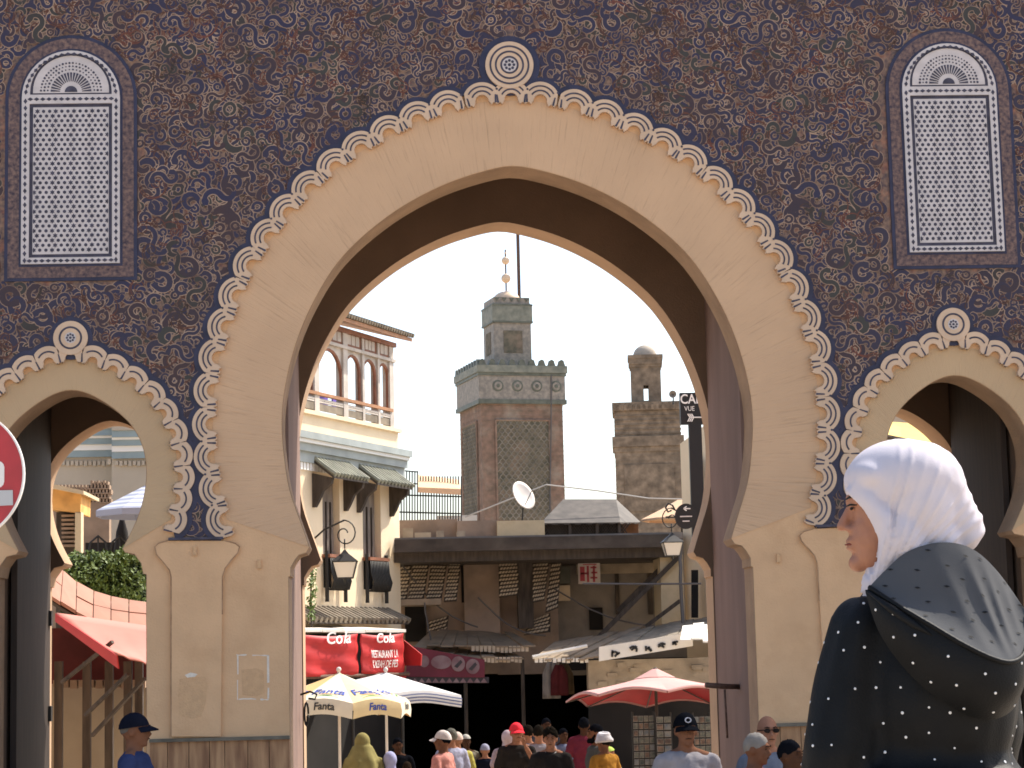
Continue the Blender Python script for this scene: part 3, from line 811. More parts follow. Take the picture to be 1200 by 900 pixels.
mat('minaret_ochre', (0.28, 0.205, 0.14), 0.95, col2=(0.13, 0.095, 0.065), scale=2.8, detail=10, bump=0.6, bscale=6, dirt=(0.10, 0.08, 0.06), dirt_scale=0.9, dirt_amt=0.7)
mat('sebka_rib', (0.25, 0.215, 0.165), 0.8, col2=(0.14, 0.125, 0.095), scale=1.0, detail=8)
mat('gilt_pale', (0.36, 0.30, 0.235), 0.8, var=0.12, scale=2)
mat('gilt', (0.62, 0.45, 0.30), 0.5, var=0.1)
mat('sign_black', (0.018, 0.018, 0.02), 0.5)
mat('glass_lamp', (0.62, 0.55, 0.45), 0.3, spec=0.6)
mat('dish_white', (0.62, 0.56, 0.50), 0.6, var=0.05)
mat('awning_orange', (0.66, 0.43, 0.26), 0.8, var=0.06)
mat('stone_wall', (0.34, 0.28, 0.21), 0.95, var=0.25, scale=1.5, dirt=(0.15, 0.12, 0.09), dirt_scale=1.2, dirt_amt=0.7, bump=0.4, bscale=6)
mat('wire', (0.10, 0.09, 0.085), 0.6)
mat('wire_pale', (0.5, 0.46, 0.4), 0.6)
mat('poster_pink', (0.55, 0.33, 0.33), 0.8, col2=(0.66, 0.60, 0.56), scale=12)
mat('paper_pale', (0.62, 0.56, 0.53), 0.8, var=0.05)
mat('ink_red', (0.45, 0.08, 0.10), 0.8)
mat('ink_black', (0.04, 0.04, 0.04), 0.8)

# ------------------------------------------------------------------ cafe with the wooden loggia (left, behind the gate)
TH = R(24.5)
fd = Vector((math.sin(TH), math.cos(TH), 0)); fnrm = Vector((math.cos(TH), -math.sin(TH), 0))
FA = P(467, 540, 56.0); FA = Vector((FA.x, FA.y, 0))
def fs(px, py, out=0.0):
    q = PPL(px, py, FA + fnrm * out, fnrm); return ((q - FA).dot(fd), q.z)
def FW(s, z, out=0.0): return FA + fd * s + fnrm * out + Vector((0, 0, z))
gz = ground_z(FA.y)
cafe = thing('cafe_building', 'cream cafe building with a wooden loggia, blue cornice and tiled window hoods', 'building', (FA.x, FA.y, gz))
def fbox(mb, s0, s1, z0, z1, o0, o1):
    q = [FW(s, z, o) for z in (z0, z1) for o in (o0, o1) for s in (s0, s1)]
    mb.add(q, [(0, 1, 3, 2), (4, 6, 7, 5), (0, 4, 5, 1), (2, 3, 7, 6), (0, 2, 6, 4), (1, 5, 7, 3)]); return mb
zfl = fs(460, 506)[1]                   # loggia floor
zrail = fs(458, 481)[1]
zeave = fs(458, 402)[1]
zfr = fs(458, 424)[1]                   # underside of the carved frieze
S0 = -9.0
# wall with two real window openings
w1 = (fs(378, 600)[0], fs(398, 600)[0]); w2 = (fs(425, 600)[0], fs(446, 600)[0])
zw1 = fs(390, 560)[1]; zw0 = fs(436, 691)[1]
cw = MB()
for a, b in ((S0, w1[0]), (w1[1], w2[0]), (w2[1], 0.0)): fbox(cw, a, b, gz - 0.3, zfl, -0.35, 0.0)
for a, b in (w1, w2): fbox(cw, a, b, gz - 0.3, zw0, -0.35, 0.0); fbox(cw, a, b, zw1, zfl, -0.35, 0.0)
fbox(cw, S0, 0.0, gz - 0.3, zfl - 0.1, -7.0, -6.6); fbox(cw, -0.35, 0.0, gz - 0.3, zfl, -7.0, -0.352); fbox(cw, S0, S0 + 0.35, gz - 0.3, zfl, -7.0, -0.352)
cw.build('wall', M['cafe_wall'], cafe)
fbox(MB(), S0, 0.06, zfl, zfl + 0.10, -7.0, 0.10).build('loggia_floor', M['cafe_wall'], cafe)
for a, b in (w1, w2):
    sh = fbox(MB(), a + 0.05, b - 0.05, zw0 + 0.8, zw1, -0.22, -0.16).build('shutter', M['shutter'], cafe)
    k = MB(); mid = (a + b) / 2
    for t in (0.2, 0.5, 0.8):
        fbox(k, lerp(a + .08, b - .08, t) - 0.02, lerp(a + .08, b - .08, t) + 0.02, zw0 + 0.85, zw1 - 0.6, -0.16, -0.12)
    k.build('shutter_batten', M['wood_dark'], sh)
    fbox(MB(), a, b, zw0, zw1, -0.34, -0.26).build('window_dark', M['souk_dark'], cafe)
    fbox(MB(), a - 0.05, b + 0.05, zw0 + 0.74, zw0 + 0.82, -0.2, 0.22).build('sill_rail', M['wood_red'], cafe)
    gr = MB()
    for k in range(13):
        s = lerp(a, b, k / 12); zz = zw0 + 0.72
        gr.tube([FW(s, zz, 0.20), FW(s, zz - 0.3, 0.22), FW(s, zz - 0.55, 0.30), FW(s, zz - 0.75, 0.24), FW(s, zw0 - 0.05, 0.10)], 0.022, 5)
    gr.build('window_grille', M['iron'], cafe, smooth=True)
    for s in (a - 0.04, b + 0.04):
        MB().tube([FW(s, zw0 + 0.9, 0.12), FW(s, zw0 - 0.35, 0.12)], 0.05, 6).build('grille_post', M['iron'], cafe)
fbox(MB(), S0, -0.05, gz, fs(440, 742)[1], 0.004, 0.06).build('shop_front', M['souk_dark'], cafe)  # sheet standing for the open shop interior, its shade put into the colour
# cornice
c0 = fs(467, 533)[1]
for z0, z1, o, mt in ((c0 - 0.62, c0 - 0.36, 0.10, 'cornice_blue'), (c0 - 0.36, c0 - 0.16, 0.19, 'cornice_blue'), (c0 - 0.16, c0 - 0.07, 0.26, 'cornice_white'), (c0 - 0.07, c0 + 0.10, 0.33, 'cornice_blue')):
    fbox(MB(), S0, 0.18, z0, z1, -0.001, o).build('cornice', M[mt], cafe)
for k in range(52):
    s = -8.6 + k * 0.165
    fbox(MB(), s, s + 0.10, c0 - 0.80, c0 - 0.622, 0.002, 0.06).build('cornice_tooth', M['cornice_white'], cafe)
# tiled hoods over the windows, on dark wooden brackets
for (a, b) in ((w1[0] - 0.62, w1[1] + 0.40), (w2[0] - 0.42, w2[1] + 0.72)):
    zt_, zb_ = zw1 + 0.42, zw1 - 0.06
    hood = MB().slab(FW(a, zt_, 0.0), FW(b, zt_, 0.0), FW(b, zb_, 0.62), FW(a, zb_, 0.62), (0, 0, -0.06)).build('window_hood', M['wood_dark'], cafe)
    n = 11; tm = MB()
    for k in range(n):
        s = lerp(a + 0.07, b - 0.07, k / (n - 1))
        MB().tube([FW(s, zt_ + 0.04, 0.0), FW(s, (zt_ + zb_) / 2 + 0.04, 0.31), FW(s, zb_ + 0.03, 0.66)], 0.065, 6).build('roof_tile', M['green_tile'], hood)
    for s in (a + 0.12, b - 0.12):
        bk = MB()
        q = [(0.0, zb_ + 0.1), (0.56, zb_ - 0.04), (0.52, zb_ - 0.18), (0.30, zb_ - 0.34), (0.18, zb_ - 0.58), (0.08, zb_ - 0.74), (0.0, zb_ - 0.74)]
        v = [FW(s - 0.06, z, o) for o, z in q] + [FW(s + 0.06, z, o) for o, z in q]; m = len(q)
        bk.add(v, [tuple(range(m)), tuple(range(2 * m - 1, m - 1, -1))] + [(i, (i + 1) % m, m + (i + 1) % m, m + i) for i in range(m)])
        bk.build('bracket', M['wood_dark'], cafe)
# loggia: posts, arches, frieze, railing
bays = [fs(403, 450)[0], fs(424, 450)[0], fs(442, 450)[0], fs(457, 450)[0]]
left = [bays[0] - 1.62, bays[0] - 3.2, bays[0] - 4.8]
posts = sorted(left + bays)
for i, s in enumerate(posts):
    big = s in (bays[0], bays[-1]) or s in left
    wd = 0.13 if big else 0.065
    fbox(MB(), s - wd, s + wd, zfl + 0.1, zeave, -0.16, 0.06).build('post', M['cafe_trim'], cafe)
    fbox(MB(), s - 0.12, s + 0.12, zfl + 0.1, zeave, -2.7, -2.56).build('inner_post', M['wood_red'], cafe)
for a, b in zip(posts, posts[1:]):
    # spandrel with a round opening
    r_ = (b - a) / 2 - 0.10; mid = (a + b) / 2; zs = zfr - r_ - 0.12
    def spandrel(o0, o1, mt, nm, k=1.0):
        top = [(a, zfr), (b, zfr), (b, zs)] + [(mid + r_ * k * math.cos(math.pi * t / 12), zs + r_ * math.sin(math.pi * t / 12)) for t in range(13)] + [(a, zs)]
        m = len(top); mb = MB()
        tr = tessellate_polygon([[Vector((x, y, 0)) for x, y in top]])
        v = [FW(x, y, o0) for x, y in top] + [FW(x, y, o1) for x, y in top]
        mb.add(v, [tuple(t) for t in tr] + [tuple(i + m for i in t) for t in tr] + [(i, (i + 1) % m, m + (i + 1) % m, m + i) for i in range(m)])
        mb.build(nm, M[mt], cafe)
    spandrel(-0.10, 0.0, 'cafe_trim', 'arch_spandrel')
    rim_ = [FW(a + 0.10, zrail, -0.03), FW(a + 0.10, zs, -0.03)] + [FW(mid - r_ * math.cos(math.pi * t / 10), zs + r_ * math.sin(math.pi * t / 10), -0.03) for t in range(11)] + [FW(b - 0.10, zrail, -0.03)]
    MB().tube(rim_, 0.05, 5).build('window_frame', M['wood_red'], cafe)
    for s_ in ((a + mid) / 2, (mid + b) / 2): fbox(MB(), s_ - 0.05, s_ + 0.05, zfl + 0.1, zfr, -2.4, -2.3).build('inner_post', M['wood_red'], cafe)
    fr = fbox(MB(), a + 0.02, b - 0.02, zfr + 0.06, zeave - 0.12, -0.10, 0.02).build('frieze_panel', M['wood_red'], cafe)
    n = max(2, round((b - a) / 0.33))
    for k in range(n):
        sc = lerp(a + 0.16, b - 0.16, (k + 0.5) / n); w_ = (b - a - 0.32) / n * 0.42
        q = [(sc - w_, zfr + 0.14), (sc + w_, zfr + 0.14), (sc + w_, zfr + 0.36), (sc + w_ * 0.6, zfr + 0.46), (sc, zfr + 0.50), (sc - w_ * 0.6, zfr + 0.46), (sc - w_, zfr + 0.36)]
        MB().add([FW(x, y, 0.03) for x, y in q] + [FW(x, y, 0.0) for x, y in q], [tuple(range(7)), tuple(range(13, 6, -1))] + [(i, (i + 1) % 7, 7 + (i + 1) % 7, 7 + i) for i in range(7)]).build('carved_niche', M['cafe_trim'], fr)
    # railing of this bay
    rl_ = fbox(MB(), a, b, zrail - 0.05, zrail + 0.03, -0.02, 0.09).build('handrail', M['wood_orange'], cafe)
    fbox(MB(), a, b, zrail - 0.17, zrail - 0.12, 0.0, 0.05).build('rail', M['cafe_trim'], rl_)
    fbox(MB(), a, b, zfl + 0.34, zfl + 0.38, 0.0, 0.05).build('rail', M['cafe_trim'], rl_)
    fbox(MB(), a, b, zfl + 0.14, zfl + 0.32, 0.01, 0.04).build('rail_panel', M['tile_grey'], rl_)
    n = max(4, round((b - a) / 0.12)); bb = MB()
    for k in range(n + 1):
        s = lerp(a + 0.03, b - 0.03, k / n)
        fbox(bb, s - 0.016, s + 0.016, zfl + 0.38, zrail - 0.17, 0.01, 0.04)
    tag(bb.build('balusters', M['cafe_trim'], rl_), kind='stuff')
fbox(MB(), S0, bays[-1] + 0.2, zfr - 0.02, zfr + 0.06, -0.12, 0.10).build('string_course', M['cafe_trim'], cafe)
fbox(MB(), S0, bays[-1] + 0.2, zeave - 0.12, zeave, -0.16, 0.12).build('wall_plate', M['wood_red'], cafe)
for s in posts[:-1]:
    fbox(MB(), s + 0.30, s + 0.95, zfl + 0.7, zfl + 1.0, -1.5, -1.46).build('chair_back', mat('chair_blue', (0.12, 0.08, 0.42), 0.7) if 'chair_blue' not in MATS else M['chair_blue'], cafe)
# roof: sloping slab with overhang, brown soffit, rounded tiles at the edge
re = 0.34
rf = MB().slab(FW(S0, zeave + 0.02, 0.52), FW(bays[-1] + re, zeave + 0.02, 0.52), FW(bays[-1] + re, zeave + 1.1, -3.2), FW(S0, zeave + 1.1, -3.2), (0, 0, 0.10)).build('roof', M['wood_orange'], cafe)
MB().slab(FW(S0, zeave + 0.125, 0.55), FW(bays[-1] + re + 0.03, zeave + 0.125, 0.55), FW(bays[-1] + re + 0.03, zeave + 1.205, -3.2), FW(S0, zeave + 1.205, -3.2), (0, 0, 0.05)).build('tile_bed', M['tile_grey'], rf)
for k in range(48):
    s = bays[-1] + re - 0.05 - k * 0.15
    MB().tube([FW(s, zeave + 0.18, 0.59), FW(s, zeave + 1.26, -3.2)], 0.06, 6).build('roof_tile', M['tile_grey'], rf)
# strip of tiles above the shop, flat canopy and its banners
zt0 = fs(440, 716)[1]; zt1 = fs(440, 730)[1]
sa, sb = fs(362, 722)[0] - 1.2, fs(452, 722)[0] + 0.1
ts = MB().slab(FW(sa, zt0, 0.0), FW(sb, zt0, 0.0), FW(sb, zt1, 0.62), FW(sa, zt1, 0.62), (0, 0, -0.05)).build('shop_roof', M['wood_dark'], cafe)
n = 22
for k in range(n):
    s = lerp(sa + 0.05, sb - 0.05, k / (n - 1))
    MB().tube([FW(s, zt0 + 0.04, 0.0), FW(s, zt1 + 0.04, 0.66)], 0.08, 6).build('roof_tile', M['tile_grey'], ts)
cz0 = P(440, 737, 50).z
ca = P(352, 735, 48.5); cb = P(476, 738, 51.5)
can = thing('shop_canopy', 'flat pale canopy on poles above the red restaurant banners', 'canopy', (ca.x, ca.y, ground_z(ca.y)))
cd = (cb - ca); cd.z = 0; cl_ = cd.length; cd.normalize(); cn = Vector((cd.y, -cd.x, 0))
for k in range(5):
    a_, b_ = ca + cd * (cl_ * k / 5 + 0.01), ca + cd * (cl_ * (k + 1) / 5 - 0.01)
    dz = rnd.uniform(-0.03, 0.03)
    MB().slab(Vector((a_.x, a_.y, cz0 + dz)), Vector((b_.x, b_.y, cz0 + dz)), Vector((b_.x, b_.y, cz0 + 0.16 + dz)) - cn * 2.6, Vector((a_.x, a_.y, cz0 + 0.16 + dz)) - cn * 2.6, (0, 0, -0.07)).build('roof_sheet', M['canvas_white'], can)
for t in (0.02, 0.5, 0.98):
    q = ca + cd * cl_ * t - cn * 0.1
    MB().tube([(q.x, q.y, ground_z(q.y)), (q.x, q.y, cz0 - 0.05)], 0.04, 8).build('pole', M['iron'], can)
q0, q1 = ca - cn * -0.05, cb - cn * -0.05
zl_ = P(440, 791, 50).z
MB().tube([(q0.x, q0.y, zl_), (q1.x, q1.y, zl_)], 0.045, 8).build('banner_pole', M['rust'], can)
def banner(name, label, px0, px1, z0, z1, off, wave, parent_txt):
    """cloth hung along the canopy edge between two photo columns"""
    def t_of(px):
        best = None
        for k in range(401):
            q = ca + cd * cl_ * (k / 400 * 1.4 - 0.2) + cn * off
            d = ROT @ (q - CAM); u = 600 - d.x / d.z * F_PX
            if best is None or abs(u - px) < best[0]: best = (abs(u - px), k / 400 * 1.4 - 0.2)
        return best[1]
    t0, t1 = t_of(px0), t_of(px1)
    def fn(u, v):                     # u, v in 0..1
        q = ca + cd * cl_ * lerp(t0, t1, u) + cn * (off + wave * math.sin(u * 9 + v * 2) * (1 - v) + 0.02 * math.sin(v * 14 + u * 5))
        return Vector((q.x, q.y, lerp(z0, z1, v) - 0.05 * math.sin(math.pi * u) * v))
    o = MB().grid([[fn(i / 24, j / 10) for i in range(25)] for j in range(11)]).build(name, M['banner_red'], None, smooth=True)
    sdf = o.modifiers.new('thick', 'SOLIDIFY'); sdf.thickness = 0.012; sdf.offset = -1
    tag(o, label, 'banner')
    W = cl_ * (t1 - t0); H = z1 - z0
    for s, size, cx, cz, sx, sh, bold in parent_txt:
        def f2(x, y, cx=cx, cz=cz):
            q = fn(cx + x / W, cz + y / H); return q + cn * 0.05
        text_on(s, size, f2, M['letter_white'], o, sx, 'lettering', sh, bold)
    return o
zt = P(450, 742, 50).z
banner('banner', 'red cloth banner with a cut-off white script word, beside the gate jamb', 352, 419, P(390, 792, 49.5).z, zt, 0.06, 0.05, [('Cola', 0.42, 0.62, 0.94, 1.15, 0.3, 0.006)])
banner('banner', 'red restaurant banner with white lettering under the canopy', 422, 473, P(450, 789, 51).z, zt, 0.06, 0.04, [('Cola', 0.34, 0.52, 0.92, 1.1, 0.3, 0.006), ('RESTAURANT LA', 0.26, 0.51, 0.50, 0.50, 0, 0.004), ('KASBAH DE FES', 0.26, 0.51, 0.24, 0.50, 0, 0.004)])
banner('banner', 'narrow faded red cloth below the restaurant banner', 422, 475, P(450, 799, 51).z, P(450, 791, 51).z, 0.02, 0.03, [])
# red side awning at the corner of the canopy
a_ = P(474, 752, 51.6); b_ = P(494, 768, 51.0); 
aw = MB(); aw.slab(P(473, 750, 51.7), P(494, 767, 51.2), P(493, 780, 51.2), P(473, 780, 51.6), (0.02, 0.35, 0)); tag(aw.build('awning_flap', M['banner_red']), 'small red awning flap at the end of the restaurant banner', 'awning')
# creeper at the jamb
mat('leaf', (0.085, 0.135, 0.02), 0.6, col2=(0.12, 0.17, 0.035), scale=6); mat('leaf_dark', (0.03, 0.055, 0.015), 0.7, var=0.3, scale=5)
def leaves(mb, c, r, n, size, rr):
    for _ in range(n):
        while True:
            d = Vector((rr.uniform(-1, 1), rr.uniform(-1, 1), rr.uniform(-1, 1)))
            if d.length < 1: break
        p_ = Vector(c) + Vector((d.x * r[0], d.y * r[1], d.z * r[2]))
        a = Vector((rr.gauss(0, 1), rr.gauss(0, 1), rr.gauss(0, 1))).normalized(); b = a.orthogonal().normalized()
        s = size * rr.uniform(0.6, 1.3)
        mb.add([p_ - a * s, p_ + b * s * 0.5, p_ + a * s, p_ - b * s * 0.5], [(0, 1, 2, 3)])
rr = random.Random(3)
cr = thing('creeper', 'thin green creeper hanging beside the left gate jamb', 'plant', tuple(P(366, 740, 47)))
lv = MB()
for k in range(10): leaves(lv, P(365 + rr.uniform(-2, 2), 660 + k * 7, 47), (0.12, 0.15, 0.10), 26, 0.05, rr)
lv.build('foliage', M['leaf'], cr)
MB().tube([P(365, 735, 47.05), P(364, 700, 47.05), P(366, 660, 47.05)], 0.02, 5).build('stem', M['wood_dark'], cr)

# ------------------------------------------------------------------ lanterns
def lantern(px, py0, py1, Z, label, side):
    """glass lantern hanging from a scrolled iron bracket; py0..py1 = top and bottom of the lantern body"""
    t = P(px, py0, Z); b = P(px, py1, Z); H = t.z - b.z; c = Vector((t.x, t.y, b.z)); W = H * 0.36
    L = thing('street_lantern', label, 'lantern', (c.x, c.y, b.z))
    gl = MB(); fr = MB()
    def ring(w, z): return [c + Vector((sx * w, sy * w, z)) for sx, sy in ((-1, -1), (1, -1), (1, 1), (-1, 1))]
    r0, r1 = ring(W * 0.62, H * 0.16), ring(W * 0.95, H * 0.62)
    gl.add(r0 + r1, [(0, 1, 5, 4), (1, 2, 6, 5), (2, 3, 7, 6), (3, 0, 4, 7), (0, 3, 2, 1)])
    gl.build('glass', M['glass_lamp'], L)
    for a, d in zip(r0, r1): fr.tube([a, d], H * 0.018, 5)
    for r_ in (r0, r1):
        for i in range(4): fr.tube([r_[i], r_[(i + 1) % 4]], H * 0.018, 5)
    fr.build('frame', M['iron'], L)
    r2, r3 = ring(W * 1.05, H * 0.63), ring(W * 0.30, H * 0.86)
    MB().add(r2 + r3 + [c + Vector((0, 0, H))], [(0, 1, 5, 4), (1, 2, 6, 5), (2, 3, 7, 6), (3, 0, 4, 7), (4, 5, 8), (5, 6, 8), (6, 7, 8), (7, 4, 8), (0, 3, 2, 1)]).build('cap', M['iron'], L)
    MB().tube([c + Vector((0, 0, H * 0.15)), c + Vector((0, 0, 0.0))], [H * 0.06, H * 0.01], 6).build('finial', M['iron'], L)
    br = MB(); top = c + Vector((0, 0, H))
    br.tube([top, top + Vector((0, 0, H * 0.28))], H * 0.02, 6)
    pts = []
    for k in range(22):
        a = k / 21 * math.pi * 2.4; r_ = H * (0.10 + 0.30 * (1 - k / 21))
        pts.append(top + Vector((-side * (math.sin(a) * r_ * 0.9), 0.0, H * 0.42 + math.cos(a) * r_)))
    br.tube(pts, H * 0.022, 6)
    br.tube([pts[0], pts[0] + Vector((side * H * 0.6, 0.25, -H * 0.25)), pts[0] + Vector((side * H * 1.2, 0.5, -H * 0.75))], H * 0.028, 6)
    br.build('bracket', M['iron'], L, smooth=True)
lantern(404, 643, 684, 51.0, 'large glass street lantern on a scrolled bracket in front of the cafe wall', -1)
lantern(787, 623, 657, 52.0, 'glass street lantern hanging at the right end of the dark terrace', 1)

# ------------------------------------------------------------------ terrace building across the street
ZB = 58.0
def bp(px, py, dz=0.0): return P(px, py, ZB + dz)
tb = thing('terrace_building', 'shabby brown shop building under a long dark terrace beam', 'building', (bp(620, 760).x, ZB - D, ground_z(ZB - D)))
def pbox(mb, x0, y0, x1, y1, z0, z1):
    """box whose front face covers the photo rectangle at depth z0 and runs back to z1"""
    a = P(x0, y1, z0); b = P(x1, y0, z0)
    mb.box(((a.x + b.x) / 2, (z0 + z1) / 2 - D, (P((x0 + x1) / 2, y1, z0).z + P((x0 + x1) / 2, y0, z0).z) / 2),
           (abs(b.x - a.x), z1 - z0, abs(P((x0 + x1) / 2, y0, z0).z - P((x0 + x1) / 2, y1, z0).z)))
    return mb
pbox(MB(), 462, 629, 790, 644, 55.2, 55.5).build('terrace_beam', M['shed_dark'], tb)
pbox(MB(), 462, 643, 792, 656, 55.6, 60).build('terrace_soffit', M['wood_dark'], tb)
pbox(MB(), 455, 640, 552, 790, ZB + 0.4, ZB + 0.8).build('wall', M['wall_brown'], tb)
pbox(MB(), 546, 640, 584, 790, ZB, ZB + 0.8).build('wall', M['wall_brown'], tb)
pbox(MB(), 584, 640, 652, 790, ZB + 0.5, ZB + 0.8).build('wall', M['wall_brown'], tb)
pbox(MB(), 652, 630, 812, 790, ZB + 1.4, ZB + 1.8).build('wall', M['wall_grey'], tb)
pbox(MB(), 676, 650, 776, 672, ZB + 1.25, ZB + 1.38).build('wall_lintel', M['stone_wall'], tb)
for x0, y0, x1, y1, d in ((475, 708, 499, 752, 0.3), (691, 712, 706, 738, 1.3), (769, 698, 777, 722, 1.3), (541, 656, 552, 706, 0.3)):
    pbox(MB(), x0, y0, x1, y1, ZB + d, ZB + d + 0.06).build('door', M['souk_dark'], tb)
pbox(MB(), 608, 656, 624, 736, ZB - 0.4, ZB + 0.2).build('post', M['wood_dark'], tb)
for x0, x1 in ((722, 725), (760, 764), (650, 653)): pbox(MB(), x0, 668, x1, 720, ZB + 1.3, ZB + 1.39).build('post', M['wood_dark'], tb)
# slatted reed screens from the terrace; pale tiles paint light through their holes
def screen(quad, rows, cols, Z0, Z1):
    """quad: TL, TR, BR, BL in photo pixels; top hangs at depth Z0, bottom at Z1"""
    tl, tr = P(*quad[0], Z0), P(*quad[1], Z0); br_, bl = P(*quad[2], Z1), P(*quad[3], Z1)
    def q(u, v): return tl.lerp(tr, u).lerp(bl.lerp(br_, u), v)
    n = (tr - tl).cross(bl - tl).normalized()
    if n.y > 0: n = -n
    o = MB().slab(q(0, 0), q(1, 0), q(1, 1), q(0, 1), -n * 0.03).build('screen', M['wood_dark'], tb)
    s = MB()
    for r_ in range(rows):
        for c in range(cols):
            v0 = (r_ + 0.22) / rows; v1 = (r_ + 0.70) / rows
            u0 = (c + 0.15 + (0.4 if r_ % 2 else 0)) / (cols + 0.5); u1 = u0 + 0.70 / (cols + 0.5); sh = 0.16 / cols
            s.slab(q(u0 + sh, v0) + n * 0.003, q(u1 + sh, v0) + n * 0.003, q(u1 - sh, v1) + n * 0.003, q(u0 - sh, v1) + n * 0.003, n * 0.02)
    tag(s.build('slats', M['slat_pale'], o), kind='stuff')
screen(((466, 656), (484, 655), (476, 707), (460, 708)), 12, 4, 57.6, 56.6)
screen(((485, 654), (504, 654), (496, 706), (477, 707)), 12, 5, 57.6, 56.6)
screen(((506, 654), (525, 655), (517, 705), (499, 706)), 12, 5, 57.6, 56.6)
screen(((527, 655), (541, 655), (535, 704), (520, 705)), 12, 4, 57.6, 56.6)
screen(((584, 652), (608, 651), (608, 697), (585, 700)), 11, 6, 57.9, 57.2)
screen(((624, 652), (645, 651), (638, 703), (624, 706)), 12, 5, 57.9, 57.2)
screen(((646, 656), (658, 655), (654, 712), (639, 718)), 12, 4, 57.9, 57.2)
screen(((620, 728), (645, 718), (645, 740), (614, 744)), 5, 6, 58.0, 57.8)
screen(((503, 728), (526, 721), (524, 738), (500, 746)), 4, 5, 58.0, 57.9)  # sunlit patch of the wall, painted as a pale-tiled panel
pbox(MB(), 463, 702, 517, 709, 56.3, 58.2).build('ledge', M['tin_roof'], tb)
pbox(MB(), 650, 664, 668, 684, ZB + 1.0, ZB + 1.3).build('window', M['green_glaze'], tb)
pbox(MB(), 652, 686, 668, 704, ZB + 1.0, ZB + 1.3).build('shutter', M['slat_pale'], tb)
ps = pbox(MB(), 678, 659, 703, 684, ZB + 0.6, ZB + 0.64).build('hanging_sign', M['paper_pale'])
tag(ps, 'small white hanging sign with pink red characters under the terrace', 'sign')
def sign_txt(s, px, py, size, Z, m, parent, sx=1.0, bold=0.0):
    c = P(px, py, Z)
    return text_on(s, size, lambda x, y: Vector((c.x + x, c.y, c.z + y)), m, parent, sx, 'lettering', 0, bold)
k_ = MB()
for x0, y0, x1, y1 in ((680, 664, 685, 681), (680, 671, 690, 673), (688, 663, 690, 682), (692, 664, 699, 666), (693, 670, 700, 672), (692, 676, 700, 678), (695, 663, 697, 682), (683, 661, 699, 662)):
    pbox(k_, x0, y0, x1, y1, ZB + 0.585, ZB + 0.598)
tag(k_.build('characters', M['ink_red'], ps), kind='stuff')
# diagonal struts, cable
MB().bar(P(697, 751, 55.8), P(796, 652, 55.8), 0.12).build('strut', M['wood_dark'], tb)
MB().bar(P(724, 716, 56.6), P(796, 644, 56.6), 0.12).build('strut', M['wood_dark'], tb)
MB().bar(P(757, 734, 55.4), P(797, 704, 55.4), 0.10).build('strut', M['wood_dark'], tb)
tag(MB().tube([P(683, 684, 54.8), P(760, 684.5, 54.5), P(822, 684, 54.0)], 0.03, 6).build('cable', M['wire']), 'thin dark cable stretched level below the terrace beam', 'cable')
# parapet and roof terrace
pbox(MB(), 466, 609, 536, 631, 58.6, 59.0).build('parapet', M['wall_brown'], tb)
pbox(MB(), 536, 610, 584, 630, 58.3, 58.8).build('parapet', M['wall_brown'], tb)
pbox(MB(), 583, 610, 638, 630, 58.0, 58.6).build('parapet', M['parapet_cream'], tb)
pbox(MB(), 462, 627, 800, 634, 55.7, 62).build('terrace_floor', M['wall_grey'], tb)
rf_ = MB()
for k in range(24):
    x = 467 + k * 3.2
    rf_.tube([P(x, 614, 60), P(x, 552 + (6 if x > 490 else 0), 60)], 0.018, 4)
for y in (580, 600): rf_.tube([P(466, y, 60.02), P(541, y + 2, 60.02)], 0.022, 4)
rf_.tube([P(466, 551, 60.02), P(489, 553, 60.02)], 0.02, 4); rf_.tube([P(466, 566, 60.02), P(489, 567, 60.02)], 0.02, 4)
tag(rf_.build('terrace_railing', M['iron']), 'thin iron bar railing on the roof terrace beside the cafe', 'railing')
oa = MB().slab(P(490, 556, 60.6), P(538, 562, 60.6), P(540, 573, 59.4), P(490, 571, 59.4), (0, 0.0, -0.03))
oa.slab(P(490, 571, 59.38), P(540, 573, 59.38), P(540, 580, 59.36), P(490, 577, 59.36), (0, 0.03, 0))
tag(oa.build('awning', M['awning_orange']), 'small orange awning on the roof terrace left of the tall minaret', 'awning')
rb = MB(); rr = random.Random(5)
for x0, x1, y0 in ((472, 484, 619), (486, 505, 624), (512, 520, 622), (536, 545, 622)):
    pbox(rb, x0, y0, x1, 630, 57.2, 57.6 + rr.random())
tag(rb.build('rubble', M['stone_wall']), 'pale rubble lying along the edge of the roof terrace', 'rubble', kind='stuff')
tag(pbox(MB(), 512, 604, 559, 611, 61, 62.5).build('roof_box', M['canvas_white']), 'low pale slab roof behind the parapet at the foot of the tall minaret', 'roof')
# dish
ds = thing('satellite_dish', 'pale satellite dish tilted on the terrace parapet before the tall minaret', 'dish', tuple(P(612, 610, 59)))
ax_ = Vector((0.62, -0.62, 0.35)).normalized()
qr = ax_.to_track_quat('Z', 'Y').to_matrix()
prof = [(0.0, 0.0), (0.12, 0.006), (0.24, 0.025), (0.36, 0.06), (0.43, 0.09), (0.43, 0.105), (0.35, 0.075), (0.2, 0.032), (0.0, 0.015)]
MB().lathe(prof, P(611, 582, 59), 28, axis=qr).build('dish', M['dish_white'], ds, smooth=True)
c_ = P(611, 582, 59)
MB().tube([c_, c_ + Vector((0.05, 0.05, -0.25)), Vector((P(612, 610, 59).x, c_.y + 0.05, P(612, 611, 59).z))], 0.025, 6).build('mast', M['iron'], ds)
MB().tube([c_ - Vector((0, 0, 0.36)) + ax_ * 0.08, c_ + ax_ * 0.45], 0.012, 5).build('feed_arm', M['iron'], ds)
